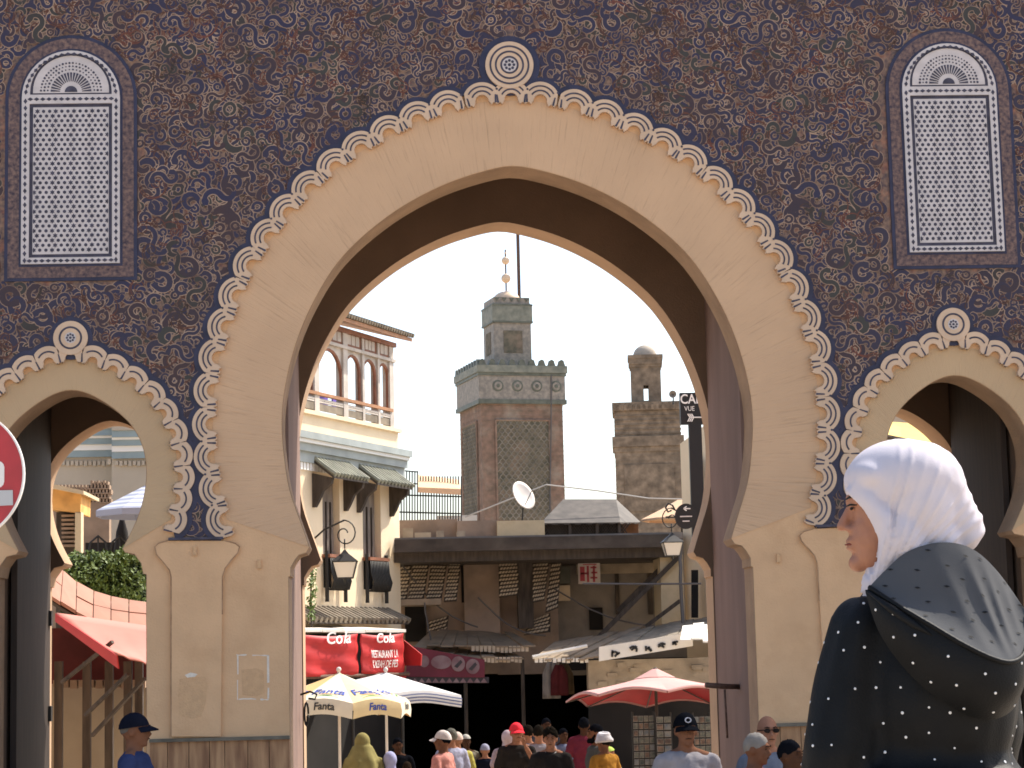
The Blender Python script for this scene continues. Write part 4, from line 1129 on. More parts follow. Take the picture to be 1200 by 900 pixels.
# pavilion with tin roof
pv = thing('roof_pavilion', 'small roof pavilion with corrugated grey tin roof and lattice sides', 'pavilion', tuple(P(695, 628, 60)))
ridge = (P(660, 585, 61.4), P(722, 585, 61.4))
el = [P(634, 613, 59.6), P(727, 612, 59.6), P(751, 612, 61.0), P(751, 612, 63.0), P(634, 613, 63.0)]
el[3] = el[2] + Vector((0, 2.0, 0)); el[4] = el[0] + Vector((0, 3.0, 0))
def tin(mb, a, b, c, d, n):
    for k in range(n):
        u0, u1 = k / n, (k + 1) / n
        mb.slab(a.lerp(b, u0), a.lerp(b, u1), d.lerp(c, u1), d.lerp(c, u0), (0, 0, -0.03 if k % 2 else -0.045))
for quad_, n in (((ridge[0], ridge[1], el[1], el[0]), 14), ((ridge[1], ridge[1], el[2], el[1]), 6), ((ridge[1], ridge[0], el[4], el[3]), 10), ((ridge[0], ridge[0], el[0], el[4]), 6)):
    a, b, c, d = quad_
    for k in range(n):
        u0, u1 = k / n, (k + 1) / n
        MB().slab(a.lerp(b, u0), a.lerp(b, u1), d.lerp(c, u1), d.lerp(c, u0), (0, 0, -0.03 if k % 2 else -0.05)).build('roof_sheet', M['tin_dark'], pv)
lt = MB()
for k in range(30):
    x = 636 + k * 3.1
    lt.bar(P(x, 613, 59.9), P(x + 12, 629, 59.9), 0.03); lt.bar(P(x + 12, 613, 59.93), P(x, 629, 59.93), 0.03)
tag(lt.build('lattice', M['wood_dark'], pv), kind='stuff')
for x in (637, 668, 700, 726): pbox(MB(), x - 1.5, 612, x + 1.5, 630, 59.7, 59.85).build('post', M['wood_dark'], pv)
pbox(MB(), 727, 613, 748, 630, 61.0, 61.1).build('side_panel', M['wood_orange'], pv)
pbox(MB(), 637, 612, 728, 630, 60.4, 60.5).build('back_panel', M['souk_dark'], pv)

# ------------------------------------------------------------------ shops below: dark market mouth and awnings
sk = thing('covered_market', 'deep dark mouth of the covered market street', 'market', (bp(640, 800).x, ZB - D, ground_z(ZB - D)))
gzb = ground_z(ZB - D)
zs_ = P(600, 790, 58).z
xl, xr = P(430, 800, 58).x, P(850, 800, 58).x
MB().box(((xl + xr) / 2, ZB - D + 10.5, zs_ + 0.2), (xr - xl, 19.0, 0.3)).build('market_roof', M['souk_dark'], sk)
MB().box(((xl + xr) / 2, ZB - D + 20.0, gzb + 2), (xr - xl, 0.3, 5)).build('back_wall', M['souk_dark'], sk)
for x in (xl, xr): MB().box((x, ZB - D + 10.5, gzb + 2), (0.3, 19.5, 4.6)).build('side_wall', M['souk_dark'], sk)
def awn(name, label, top, bot, Zt, Zb, m, n=8, th=0.04, group=None):
    """sheet awning of n boards from photo line top (two points) to line bot"""
    t = thing(name, label, 'awning', tuple(P((bot[0][0] + bot[1][0]) / 2, bot[0][1], Zb)), 0, group)
    a, b = P(*top[0], Zt), P(*top[1], Zt); d, c = P(*bot[0], Zb), P(*bot[1], Zb)
    rr = random.Random(hash(label) % 1000 if False else len(label))
    for k in range(n):
        u0, u1 = k / n, (k + 1) / n; dz = Vector((0, 0, rr.uniform(-0.035, 0.035)))
        e = rr.uniform(-0.02, 0.06)
        MB().slab(a.lerp(b, u0) + dz, a.lerp(b, u1) + dz, d.lerp(c, u1 - 0.004).lerp(a.lerp(b, u1), -e) + dz, d.lerp(c, u0 + 0.004).lerp(a.lerp(b, u0), -e) + dz, (0, 0, -th)).build('board', m, t)
    return t
t = awn('shop_awning', 'upper weathered board awning below the left terrace screens', ((505, 738), (600, 742)), ((484, 757), (627, 757)), 57.6, 55.8, M['tin_roof'], 9)
t2 = awn('shop_awning', 'lower weathered awning behind the plum coloured banner', ((500, 757), (600, 764)), ((480, 768), (614, 771)), 57.2, 55.4, M['tin_roof'], 8)
def fringe(parent, x0, x1, y0, y1, Z, n, m):
    for k in range(n):
        a, b = lerp(x0, x1, (k + 0.12) / n), lerp(x0, x1, (k + 0.88) / n)
        yy = y1 + rnd.uniform(-1, 1)
        MB().slab(P(a, y0, Z), P(b, y0, Z), P(b, yy, Z), P(a, yy, Z), (0, 0.03, 0)).build('fringe_strip', m, parent)
fringe(t, 552, 620, 757, 764, 55.75, 14, M['slat_pale'])
fringe(t2, 566, 612, 770, 776, 55.35, 10, M['slat_pale'])
for x in (545, 612): MB().tube([P(x, 770, 55.6), Vector((P(x, 770, 55.6).x, 55.6 - D, ground_z(55.6 - D)))], 0.05, 6).build('pole', M['wood_dark'], t2)
pb = thing('shop_banner', 'plum red shop banner with pale round pictures and a triangle fringe', 'banner', tuple(P(520, 790, 55)))
def bpn(px, py): return P(px, py, 55.0)
MB().slab(bpn(476, 756), bpn(568, 773), bpn(568, 794), bpn(476, 793), (0, 0.03, 0)).build('cloth', M['banner_plum'], pb)
mat('pic_pale', (0.25, 0.18, 0.185), 0.7, col2=(0.17, 0.095, 0.105), scale=3); mat('pic_dark', (0.05, 0.045, 0.05), 0.7)
for cx, cy, rx, ry in ((554, 781, 8, 9), (537, 778, 8, 9), (517, 776, 12, 8), (497, 775, 6, 7)):
    n = 20; c0_ = P(cx, cy, 54.97)
    v = [P(cx + rx * math.cos(2 * math.pi * k / n), cy + ry * math.sin(2 * math.pi * k / n), 54.97) for k in range(n)]
    pc = MB().add(v + [q + Vector((0, 0.02, 0)) for q in v], [tuple(range(n)), tuple(range(2 * n - 1, n - 1, -1))] + [(i, (i + 1) % n, n + (i + 1) % n, n + i) for i in range(n)]).build('round_picture', M['pic_pale'], pb)
    if rx == 8: MB().slab(P(cx - 5, cy + 3, 54.955), P(cx + 3, cy - 5, 54.955), P(cx + 5, cy - 2, 54.955), P(cx - 1, cy + 5, 54.955), (0, 0.01, 0)).build('picture_mark', M['pic_dark'], pc)
for k in range(12):
    x = 474 + k * 8.1
    MB().add([P(x, 800, 54.99), P(x + 8, 800, 54.99), P(x + 4, 794.5, 54.99), P(x, 800, 55.02), P(x + 8, 800, 55.02), P(x + 4, 794.5, 55.02)], [(0, 1, 2), (5, 4, 3), (0, 3, 4, 1), (1, 4, 5, 2), (2, 5, 3, 0)]).build('fringe_triangle', M['pic_pale'], pb)
MB().slab(P(474, 793.5, 55.03), P(573, 793.5, 55.03), P(573, 800.5, 55.03), P(474, 800.5, 55.03), (0, 0.02, 0)).build('fringe_backing', M['pic_dark'], pb)
# right hand awnings and sign board
t3 = awn('shop_awning', 'long pale sloping awning right of the market mouth', ((650, 752), (800, 727)), ((624, 772), (706, 768)), 55.5, 52.5, M['tin_roof'], 10)
t4 = awn('shop_awning', 'grey corrugated awning above the white sign board', ((740, 738), (832, 722)), ((700, 760), (832, 741)), 55.0, 52.0, M['tile_grey'], 10)
fringe(t3, 626, 690, 771, 776, 52.45, 12, M['canvas_white'])
MB().tube([P(624, 770, 52.4), P(688, 757, 52.6)], 0.05, 6).build('edge_tube', M['canvas_white'], t3)
sb_ = thing('sign_board', 'long white shop sign board with black writing under the right awnings', 'sign', tuple(P(750, 775, 51.8)))
MB().slab(P(702, 758, 51.8), P(812, 741, 51.8), P(812, 757, 51.8), P(702, 775, 51.8), (0, 0.06, 0)).build('board', M['canvas_white'], sb_)
for cx, cy, w in ((721, 766, 6), (742, 761, 5), (760, 760, 4), (776, 757, 5), (791, 755, 5)):
    k_ = MB(); rr = random.Random(cx)
    for j in range(4):
        a = P(cx + rr.uniform(-w, w), cy + rr.uniform(-4, 4), 51.78); b = P(cx + rr.uniform(-w, w), cy + rr.uniform(-3, 4), 51.78)
        k_.bar(a, a.lerp(b, 0.5) + Vector((0, 0, 0.04)), 0.02, 0.05); k_.bar(a.lerp(b, 0.5) + Vector((0, 0, 0.04)), b, 0.02, 0.05)
    k_.build('writing', M['ink_black'], sb_)
# stone wall and right house
rh = thing('right_house', 'cream house at the right edge with a narrow window, beside the gate arch', 'house', tuple(P(815, 790, 56)))
MB().slab(P(797, 520, 56.2), P(850, 480, 54), Vector((P(850, 480, 54).x, P(850, 480, 54).y, gzb)), Vector((P(797, 520, 56.2).x, P(797, 520, 56.2).y, gzb)), (3, 3, 0)).build('wall', M['cafe_wall'], rh)
MB().slab(P(812, 536, 55.3), P(820, 536, 55.0), P(820, 610, 55.0), P(812, 610, 55.3), (0, -0.05, 0)).build('window', M['door_dark'], rh)
MB().slab(P(810, 668, 55.2), P(818, 668, 55.0), P(818, 724, 55.0), P(810, 724, 55.2), (0, -0.05, 0)).build('window', M['souk_dark'], rh)
pbox(MB(), 776, 650, 800, 735, 55.9, 57.5).build('pier', M['parapet_cream'], rh)
sw = thing('stone_wall', 'low rough stone wall behind the red parasol', 'wall', tuple(P(760, 800, 53)))
pbox(MB(), 690, 772, 850, 812, 53.0, 53.5).build('wall_face', M['stone_wall'], sw)
a = P(690, 812, 53.0); b = P(850, 812, 53.0)
MB().box(((a.x + b.x) / 2, 53.2 - D, (a.z + gzb) / 2), (b.x - a.x, 0.3, a.z - gzb)).build('dark_front', M['souk_dark'], sw)  # stands for shaded open stalls, the darkness put into the colour
rr = random.Random(8)
for k in range(16):
    x = 692 + rr.uniform(0, 135); y = 776 + rr.uniform(0, 24)
    pbox(MB(), x, y, x + rr.uniform(6, 16), y + rr.uniform(4, 8), 52.97 - rr.uniform(0, 0.03), 53.02).build('stone', M['stone_wall'], sw)
t5 = awn('shop_awning', 'small cream awning at the right gate jamb above the red parasol', ((800, 733), (850, 728)), ((797, 749), (850, 749)), 52, 50, M['canvas_white'], 4)
# signs on the right
cs = thing('cafe_sign', 'tall black cafe sign with white capitals at the right gate jamb', 'sign', tuple(P(808, 497, 40)))
pbox(MB(), 798, 460, 830, 497, 40, 40.15).build('panel', M['sign_black'], cs)
sign_txt('CAFE', 812.5, 468, 0.26, 39.985, M['letter_white'], cs, 0.85, 0.004)
sign_txt('VUE', 808, 479, 0.13, 39.985, M['letter_white'], cs, 0.85)
ar = MB()
for k in range(3): ar.bar(P(806 + k * 2.2, 485, 39.98), P(808.5 + k * 2.2, 489, 39.98), 0.02); ar.bar(P(808.5 + k * 2.2, 489, 39.98), P(806 + k * 2.2, 494, 39.98), 0.02)
ar.bar(P(809, 489, 39.98), P(825, 489, 39.98), 0.02)
ar.build('arrow', M['letter_white'], cs)
pbox(MB(), 812, 497, 822, 640, 40.0, 40.12).build('mast', M['sign_black'], cs)
rs = thing('round_sign', 'round black hanging sign with a small white left arrow', 'sign', tuple(P(804, 620, 40)))
n = 28; v = [P(804 + 13 * math.cos(2 * math.pi * k / n), 605 + 15 * math.sin(2 * math.pi * k / n), 39.9) for k in range(n)]
MB().add(v + [q + Vector((0, 0.05, 0)) for q in v], [tuple(range(n)), tuple(range(2 * n - 1, n - 1, -1))] + [(i, (i + 1) % n, n + (i + 1) % n, n + i) for i in range(n)]).build('disc', M['sign_black'], rs)
am = MB(); am.bar(P(801, 596, 39.88), P(809, 596, 39.88), 0.02); am.bar(P(801, 596, 39.88), P(804.5, 593.5, 39.88), 0.02); am.bar(P(801, 596, 39.88), P(804.5, 598.5, 39.88), 0.02)
am.build('arrow', M['letter_white'], rs)
k_ = MB()
for x0, x1, y in ((797, 811, 604.5), (800, 808, 610)): pbox(k_, x0, y, x1, y + 1.3, 39.87, 39.885)
tag(k_.build('small_print', M['paper_pale'], rs), kind='stuff')
MB().tube([P(791, 598, 39.9), P(788, 592, 39.9), P(783, 590, 39.9), P(780, 595, 39.9), P(783, 600, 39.9), P(787, 598, 39.9)], 0.02, 6).build('scroll_bracket', M['iron'], rs, smooth=True)
MB().bar(P(780, 606, 39.92), P(812, 606, 39.92), 0.03).build('arm', M['iron'], rs)
# tan parasol on a roof terrace behind
up_ = thing('terrace_parasol', 'pale tan parasol on the roof terrace below the short minaret', 'parasol', tuple(P(785, 628, 61)))
c_ = P(798, 584, 61); rw = (P(835, 608, 61).x - P(740, 608, 61).x) / 2; zz = P(790, 608, 61).z
MB().lathe([(0.02, c_.z - zz), (rw * 0.5, (c_.z - zz) * 0.48), (rw, 0.0), (rw, -0.06)], (c_.x, c_.y, zz), 8).build('canopy', M['awning_orange'], up_)
MB().tube([(c_.x, c_.y, zz - 2), (c_.x, c_.y, c_.z)], 0.03, 6).build('pole', M['iron'], up_)
ls = thing('loudspeaker', 'small round loudspeaker on the short minaret roof beside the cafe sign', 'loudspeaker', tuple(P(789, 470, 108)))
MB().lathe([(0.02, 0.0), (0.06, 0.1), (0.12, 0.3), (0.20, 0.42), (0.17, 0.42), (0.02, 0.25)], P(789, 463, 108), 16, axis=Vector((-0.2, -1, 0)).to_track_quat('Z', 'Y').to_matrix()).build('horn', M['shutter'], ls, smooth=True)
MB().tube([P(789, 463, 108), P(789, 474, 108)], 0.04, 5).build('stand', M['iron'], ls)

# ------------------------------------------------------------------ minarets
def minaret_frame(px, Z, rz):
    o = P(px, 600, Z); return Vector((o.x, o.y, 0)), Matrix.Rotation(rz, 3, 'Z')
def make_minaret(label, px_edge, Z, rz, wpx):
    sc_ = Z / F_PX; w = wpx * sc_ / math.cos(rz)
    e = P(px_edge, 600, Z); org = Vector((e.x, e.y, 0)); Rm = Matrix.Rotation(rz, 3, 'Z')
    t = thing('minaret', label, 'minaret', (org.x, org.y, -2.0))
    def L(x, y, z): return org + Rm @ Vector((x, y, 0)) + Vector((0, 0, z))
    def zat(py): return P(px_edge, py, Z).z
    def bx(name, x0, x1, y0, y1, z0, z1, m, parent=t):
        q = [L(x, y, z) for z in (z0, z1) for y in (y0, y1) for x in (x0, x1)]
        return MB().add(q, [(0, 2, 3, 1), (4, 5, 7, 6), (0, 1, 5, 4), (2, 6, 7, 3), (0, 4, 6, 2), (1, 3, 7, 5)]).build(name, m, parent)
    return t, w, L, zat, bx, sc_
# tall tiled minaret
t, w, L, zat, bx, u = make_minaret('tall square minaret with green tiled bands and finial spheres', 566.5, 150.0, R(13.0), 98)
zc_, zb_ = zat(472), zat(437)
bx('shaft', 0, w, 0, w, -2, zc_ - 0.001, M['brick_old'])
for k in range(34):
    zz = zc_ - 0.25 - k * 0.36
    bx('brick_course', -0.018, w + 0.018, -0.018, w + 0.018, zz, zz + 0.045, M['brick_old'])
bx('tile_band', -0.18, w + 0.18, -0.18, w + 0.18, zc_, zb_, M['zellige_band'])
for z0, z1, o in ((zat(473), zat(468), 0.26), (zat(440), zat(436.5), 0.26), (zat(436.4), zat(428), 0.34)):
    bx('string_course', -o, w + o, -o, w + o, z0, z1, M['zellige'] if o > 0.3 else M['green_glaze'])
for k in range(9):
    for face in range(2):
        f0 = -0.3 + (w + 0.6) * (k + 0.12) / 9; f1 = -0.3 + (w + 0.6) * (k + 0.88) / 9; fm = (f0 + f1) / 2
        z0, z1 = zat(428), zat(420.5)
        q = [(f0, z0), (f1, z0), (lerp(fm, f1, .75), lerp(z0, z1, .45)), (lerp(fm, f1, .6), lerp(z0, z1, .8)), (fm, z1), (lerp(fm, f0, .6), lerp(z0, z1, .8)), (lerp(fm, f0, .75), lerp(z0, z1, .45))]
        if face == 0: v = [L(x, -0.28, z) for x, z in q] + [L(x, 0.0, z) for x, z in q]
        else: v = [L(-0.28, x, z) for x, z in q] + [L(0.0, x, z) for x, z in q]
        MB().add(v, [tuple(range(7)), tuple(range(13, 6, -1))] + [(i, (i + 1) % 7, 7 + (i + 1) % 7, 7 + i) for i in range(7)]).build('merlon', M['green_glaze'], t)
def disc_on(cx, cz, r0, r1, y, m, name, n=20):
    v = [L(cx + r0 * math.cos(2 * math.pi * k / n), y, cz + r0 * math.sin(2 * math.pi * k / n)) for k in range(n)] + [L(cx + r1 * math.cos(2 * math.pi * k / n), y - 0.03, cz + r1 * math.sin(2 * math.pi * k / n)) for k in range(n)]
    MB().add(v, [(i, (i + 1) % n, n + (i + 1) % n, n + i) for i in range(n)] + [tuple(range(n, 2 * n))]).build(name, m, t)
for k in range(4):
    cx = w * (k + 0.85) / 4.2; cz = zat(452)
    disc_on(cx, cz, 0.42, 0.40, -0.19, M['green_glaze'], 'roundel'); disc_on(cx, cz, 0.30, 0.28, -0.23, M['zellige_band'], 'roundel'); disc_on(cx, cz, 0.14, 0.12, -0.27, M['green_glaze'], 'roundel')
# recessed interlace panels on both visible faces
def sebka(face, a, b, z0, z1, nc, nr):
    def q(x, z, d): return L(x, d, z) if face == 0 else L(d, x, z)
    pn = MB().add([q(a, z0, -0.04), q(b, z0, -0.04), q(b, z1, -0.04), q(a, z1, -0.04), q(a, z0, 0.02), q(b, z0, 0.02), q(b, z1, 0.02), q(a, z1, 0.02)],
                  [(0, 1, 2, 3), (7, 6, 5, 4), (0, 4, 5, 1), (1, 5, 6, 2), (2, 6, 7, 3), (3, 7, 4, 0)]).build('interlace_panel', M['sebka'], t)
    mb = MB(); dx = (b - a) / nc; dz = (z1 - z0) / nr
    for r_ in range(nr):
        for c in range(nc):
            x = a + dx * (c + (0.5 if r_ % 2 else 0.0)); z = z0 + dz * r_
            if x + dx > b + 0.01: continue
            mb.tube([q(x, z, -0.07), q(x + dx * 0.12, z + dz * 0.55, -0.07), q(x + dx * 0.5, z + dz * 1.0, -0.07), q(x + dx * 0.88, z + dz * 0.55, -0.07), q(x + dx, z, -0.07)], 0.042, 5)
    tag(mb.build('interlace', M['sebka_rib'], pn), kind='stuff')
    fr = MB()
    for e0, e1 in (((a, z0), (a, z1)), ((b, z0), (b, z1)), ((a, z1), (b, z1))):
        fr.tube([q(e0[0], e0[1], -0.06), q(e1[0], e1[1], -0.06)], 0.09, 5)
    fr.build('panel_frame', M['brick_old'], pn)
sebka(0, w * 0.17, w * 0.83, zat(610), zat(492), 9, 26)
sebka(1, w * 0.18, w * 0.86, zat(610), zat(492), 9, 26)
# lantern storey
zat0 = zat
def zat(py): return P(590, py, 150.0 + w * 0.40).z
lw = 45.5 * u / math.cos(R(13)); lx = w * 0.5 - lw / 2 - 0.12; ly = w * 0.5 - lw / 2
bx('lantern_storey', lx, lx + lw, ly, ly + lw, zat0(432), zat(356), M['zellige_band'])
bx('lantern_band', lx - 0.1, lx + lw + 0.1, ly - 0.1, ly + lw + 0.1, zat(378), zat(358), M['zellige'])
bx('lantern_band', lx - 0.13, lx + lw + 0.13, ly - 0.13, ly + lw + 0.13, zat(359), zat(357), M['green_glaze'])
bx('lantern_band', lx - 0.13, lx + lw + 0.13, ly - 0.13, ly + lw + 0.13, zat(379), zat(377), M['green_glaze'])
bx('lantern_parapet', lx + 0.05, lx + lw - 0.05, ly + 0.05, ly + lw - 0.05, zat(357), zat(349), M['zellige_band'])
for k in range(5):
    f = lx + lw * (k + 0.5) / 5
    v = [L(f - 0.2, ly + 0.03, zat(349.5)), L(f + 0.2, ly + 0.03, zat(349.5)), L(f, ly + 0.03, zat(354)), L(f - 0.2, ly - 0.02, zat(349.5)), L(f + 0.2, ly - 0.02, zat(349.5)), L(f, ly - 0.02, zat(354))]
    MB().add(v, [(0, 1, 2), (5, 4, 3), (0, 3, 4, 1), (1, 4, 5, 2), (2, 5, 3, 0)]).build('parapet_triangle', M['green_glaze'], t)
bx('blind_window', lx + lw * 0.26, lx + lw * 0.76, ly - 0.04, ly, zat(414), zat(388), M['sebka'])
bx('blind_window', lx - 0.04, lx, ly + lw * 0.3, ly + lw * 0.75, zat(414), zat(388), M['sebka'])
cx_, cy_ = lx + lw / 2, ly + lw / 2; q = L(cx_, cy_, zat(350))
rd = 1.05
MB().lathe([(rd * math.cos(k * math.pi / 16), rd * 0.72 * math.sin(k * math.pi / 16)) for k in range(9)], q, 20).build('dome', M['gilt'], t, smooth=True)
q = L(cx_, cy_, 0)
MB().tube([Vector((q.x, q.y, zat(342))), Vector((q.x, q.y, zat(289)))], 0.06, 6).build('finial_rod', M['rust'], t)
for py, r_ in ((323, 0.36), (302, 0.30), (293, 0.09)):
    MB().ell((q.x, q.y, zat(py)), r_, 16, 10).build('finial_sphere', M['gilt'], t, smooth=True)
q2 = L(cx_ + 1.0, cy_, 0)
MB().box((q2.x, q2.y, (zat(350) + zat(262)) / 2), (0.24, 0.24, zat(262) - zat(350))).build('flag_mast', M['rust'], t)
MB().box((q2.x - 0.05, q2.y, zat(262)), (0.62, 0.3, 0.25)).build('mast_head', M['rust'], t)
MB().tube([L(w * 0.86, -0.25, zat0(438)), L(w * 0.84, -0.25, zat0(500)), L(w * 0.80, -0.2, zat0(600))], 0.05, 5).build('lightning_cable', M['wire'], t)
# short minaret
t, w, L, zat, bx, u = make_minaret('short ochre brick minaret with small dome and slot window', 723, 110.0, R(-6.0), 78)
bx('shaft', 0, w, 0, w, -2, zat(524), M['minaret_ochre'])
for k in range(40):
    zz = zat(483) - k * 0.24
    bx('brick_course', -0.012, w + 0.012, -0.012, w + 0.012, zz, zz + 0.035, M['minaret_ochre'])
bx('shaft_upper', 0.03, w - 0.03, 0.03, w - 0.03, zat(524), zat(482), M['minaret_ochre'])
bx('cornice', -0.14, w + 0.14, -0.14, w + 0.14, zat(524), zat(512), M['minaret_ochre'])
bx('cornice', -0.05, w + 0.05, -0.05, w + 0.05, zat(530), zat(524.2), M['minaret_ochre'])
bx('parapet', -0.10, w + 0.10, -0.10, w + 0.10, zat(481.8), zat(472), M['minaret_ochre'])
for k in range(13):
    a = -0.1 + (w + 0.2) * (k + 0.2) / 13; bx('corbel', a, a + (w + 0.2) / 13 * 0.5, -0.16, -0.09, zat(481), zat(475), M['minaret_ochre'])
bx('panel', w * 0.13, w * 0.88, -0.05, 0.01, zat(600), zat(545), M['minaret_ochre'])
lw = 36 * u; lx = 21 * u; ly = w / 2 - lw / 2
sl_ = 0.30 * lw / 2
for x0, x1 in ((lx, lx + lw * 0.42), (lx + lw * 0.58, lx + lw)): bx('lantern_wall', x0, x1, ly, ly + lw, zat(474), zat(428), M['minaret_ochre'])
bx('lantern_wall', lx + lw * 0.42, lx + lw * 0.58, ly, ly + lw, zat(474), zat(468), M['minaret_ochre'])
bx('lantern_wall', lx + lw * 0.42, lx + lw * 0.58, ly, ly + lw, zat(450), zat(428), M['minaret_ochre'])
for d, y0, y1 in ((0.05, 428, 425), (0.10, 425, 418), (0.14, 418, 414)):
    bx('lantern_cornice', lx - d, lx + lw + d, ly - d, ly + lw + d, zat(y0), zat(y1), M['minaret_ochre'])
q = L(lx + lw / 2, ly + lw / 2, zat(414)); rd = 14.5 * u
MB().lathe([(rd * math.cos(k * math.pi / 16), rd * 1.0 * math.sin(k * math.pi / 16)) for k in range(9)], q, 20).build('dome', M['gilt_pale'], t, smooth=True)
tag(MB().tube([P(545, 606, 60.3), P(590, 588, 60.3), P(640, 568, 60.3), P(700, 575, 60.3), P(760, 584, 60.3), P(800, 585, 60.3)], 0.022, 5).build('overhead_wire', M['wire_pale']), 'pale overhead wire sagging across the tall minaret above the terrace', 'wire')

rr = random.Random(31)
for i, (a, b, sag, z0, z1, lb) in enumerate((((470, 660), (560, 735), 14, 57.0, 57.2, 'dark cable hanging in a loop across the left terrace wall'), ((650, 690), (775, 735), 10, 57.4, 55.5, 'dark cable drooping along the grey wall right of the posts'),
        ((560, 700), (640, 745), 12, 57.3, 57.0, 'dark cable drooping from the middle terrace post'), ((797, 640), (800, 735), 2, 54.6, 54.4, 'thick dark cable running down the right pier'), ((497, 706), (505, 750), 3, 56.2, 56.4, 'short dark cable hanging below the left ledge'))):
    pts = []
    for k in range(13):
        t_ = k / 12; pts.append(P(lerp(a[0], b[0], t_) + rr.uniform(-.6, .6), lerp(a[1], b[1], t_) + sag * math.sin(math.pi * t_), lerp(z0, z1, t_)))
    tag(MB().tube(pts, 0.022 if i != 3 else 0.05, 5).build('cable', M['wire']), lb, 'cable')
# ------------------------------------------------------------------ what shows through the left side arch
mat('house_cream', (0.42, 0.37, 0.29), 0.9, var=0.06, scale=1.5, bump=0.1, bscale=12)
mat('house_blue', (0.24, 0.31, 0.33), 0.8, var=0.1, scale=2)
mat('tarp_orange', (0.62, 0.33, 0.10), 0.8, var=0.25, scale=3)
mat('brick_lattice', (0.27, 0.19, 0.13), 0.9, var=0.2, scale=3)
mat('tile_pink', (0.36, 0.19, 0.14), 0.85, var=0.12, scale=3, dirt=(0.3, 0.17, 0.12), dirt_scale=3, dirt_amt=0.5)
mat('awning_pink', (0.44, 0.17, 0.135), 0.8, var=0.08, scale=1.5, bump=0.1, bscale=6)
mat('awning_red', (0.42, 0.035, 0.035), 0.7, var=0.1)
mat('shop_red', (0.08, 0.015, 0.015), 0.8, var=0.3, scale=2)
mat('shop_tan', (0.30, 0.25, 0.18), 0.9, var=0.15, scale=1.5)
mat('parasol_slate', (0.30, 0.32, 0.40), 0.8); mat('parasol_pale', (0.52, 0.54, 0.58), 0.8)
ZL = 46.0
bh = thing('blue_trim_house', 'cream house with pale blue banded cornice seen through the left arch', 'house', tuple(P(120, 700, ZL)))
def gbox(x0, y0, x1, z0, z1):
    """frontal block from photo row y0 down to the ground"""
    a = P(x0, y0, z0); b = P(x1, y0, z0); g_ = ground_z(z0 - D) - 0.2
    return MB().box(((a.x + b.x) / 2, (z0 + z1) / 2 - D, (a.z + g_) / 2), (b.x - a.x, z1 - z0, a.z - g_))
gbox(20, 498, 132, ZL, ZL + 3).build('wall', M['house_cream'], bh)
gbox(131, 499, 215, ZL - 0.5, ZL + 3).build('wall', M['house_cream'], bh)
for y0, y1, o, mt in ((496, 503, 0.30, 'house_cream'), (503, 511, 0.26, 'house_blue'), (511, 514, 0.20, 'cornice_white'), (514, 521, 0.16, 'house_blue'), (521, 528, 0.10, 'cornice_white'), (528, 536, 0.07, 'house_blue')):
    pbox(MB(), 20, y0, 131.5, y1, ZL - o, ZL - 0.003).build('cornice', M[mt], bh)
    pbox(MB(), 131, y0 + .6, 215, y1 + .6, ZL - 0.5 - o, ZL - 0.503).build('cornice', M[mt], bh)
for k in range(22):
    x = 62 + k * 5.2
    pbox(MB(), x, 540, x + 3.6, 545 + (k % 2), ZL - (0.06 if x < 130 else 0.56), ZL - (0.003 if x < 128 else 0.503)).build('cornice_tooth', M['house_cream'], bh)
lw_ = thing('lattice_wall', 'brown garden wall with open brick lattice on top below the blue trimmed house', 'wall', tuple(P(105, 690, 42)))
gbox(55, 590, 128, 42, 42.3).build('wall_face', M['brick_lattice'], lw_)
lb = MB()
for r_ in range(4):
    for k in range(17):
        x = 62 + k * 4 + (2 if r_ % 2 else 0)
        pbox(lb, x, 568 + r_ * 5.5, x + 2.3, 568 + r_ * 5.5 + 5.4, 42.0, 42.25)
    pbox(lb, 60, 572.4 + r_ * 5.5, 128, 573.6 + r_ * 5.5, 41.99, 42.26)
tag(lb.build('lattice_bricks', M['brick_lattice'], lw_), kind='stuff')
for k in range(6): pbox(MB(), 106 + k * 3.6, 563 + (k % 2), 108.5 + k * 3.6, 568, 42.0, 42.25).build('coping_brick', M['brick_lattice'], lw_)
kb = thing('kiosk', 'small kiosk with an orange panel and a pale stone post, in the left arch', 'kiosk', tuple(P(80, 690, 38)))
MB().slab(P(58, 570, 38), P(95, 578, 38), P(94, 601, 38), P(56, 596, 38), (0, 1.2, 0)).build('orange_panel', M['tarp_orange'], kb)
MB().slab(P(56, 566, 37.7), P(98, 575, 37.7), P(98, 579, 37.7), P(56, 571, 37.7), (0, 1.9, 0)).build('roof_edge', M['parapet_cream'], kb)
gbox(88, 600, 95, 38, 38.3).build('stone_post', M['parapet_cream'], kb)
gbox(66, 600, 88, 38.4, 38.7).build('shelf_back', M['wood_dark'], kb)
for k in range(8): pbox(MB(), 72, 603 + k * 5, 87, 605.5 + k * 5, 38.2, 38.4).build('shelf', M['brick_lattice'], kb)
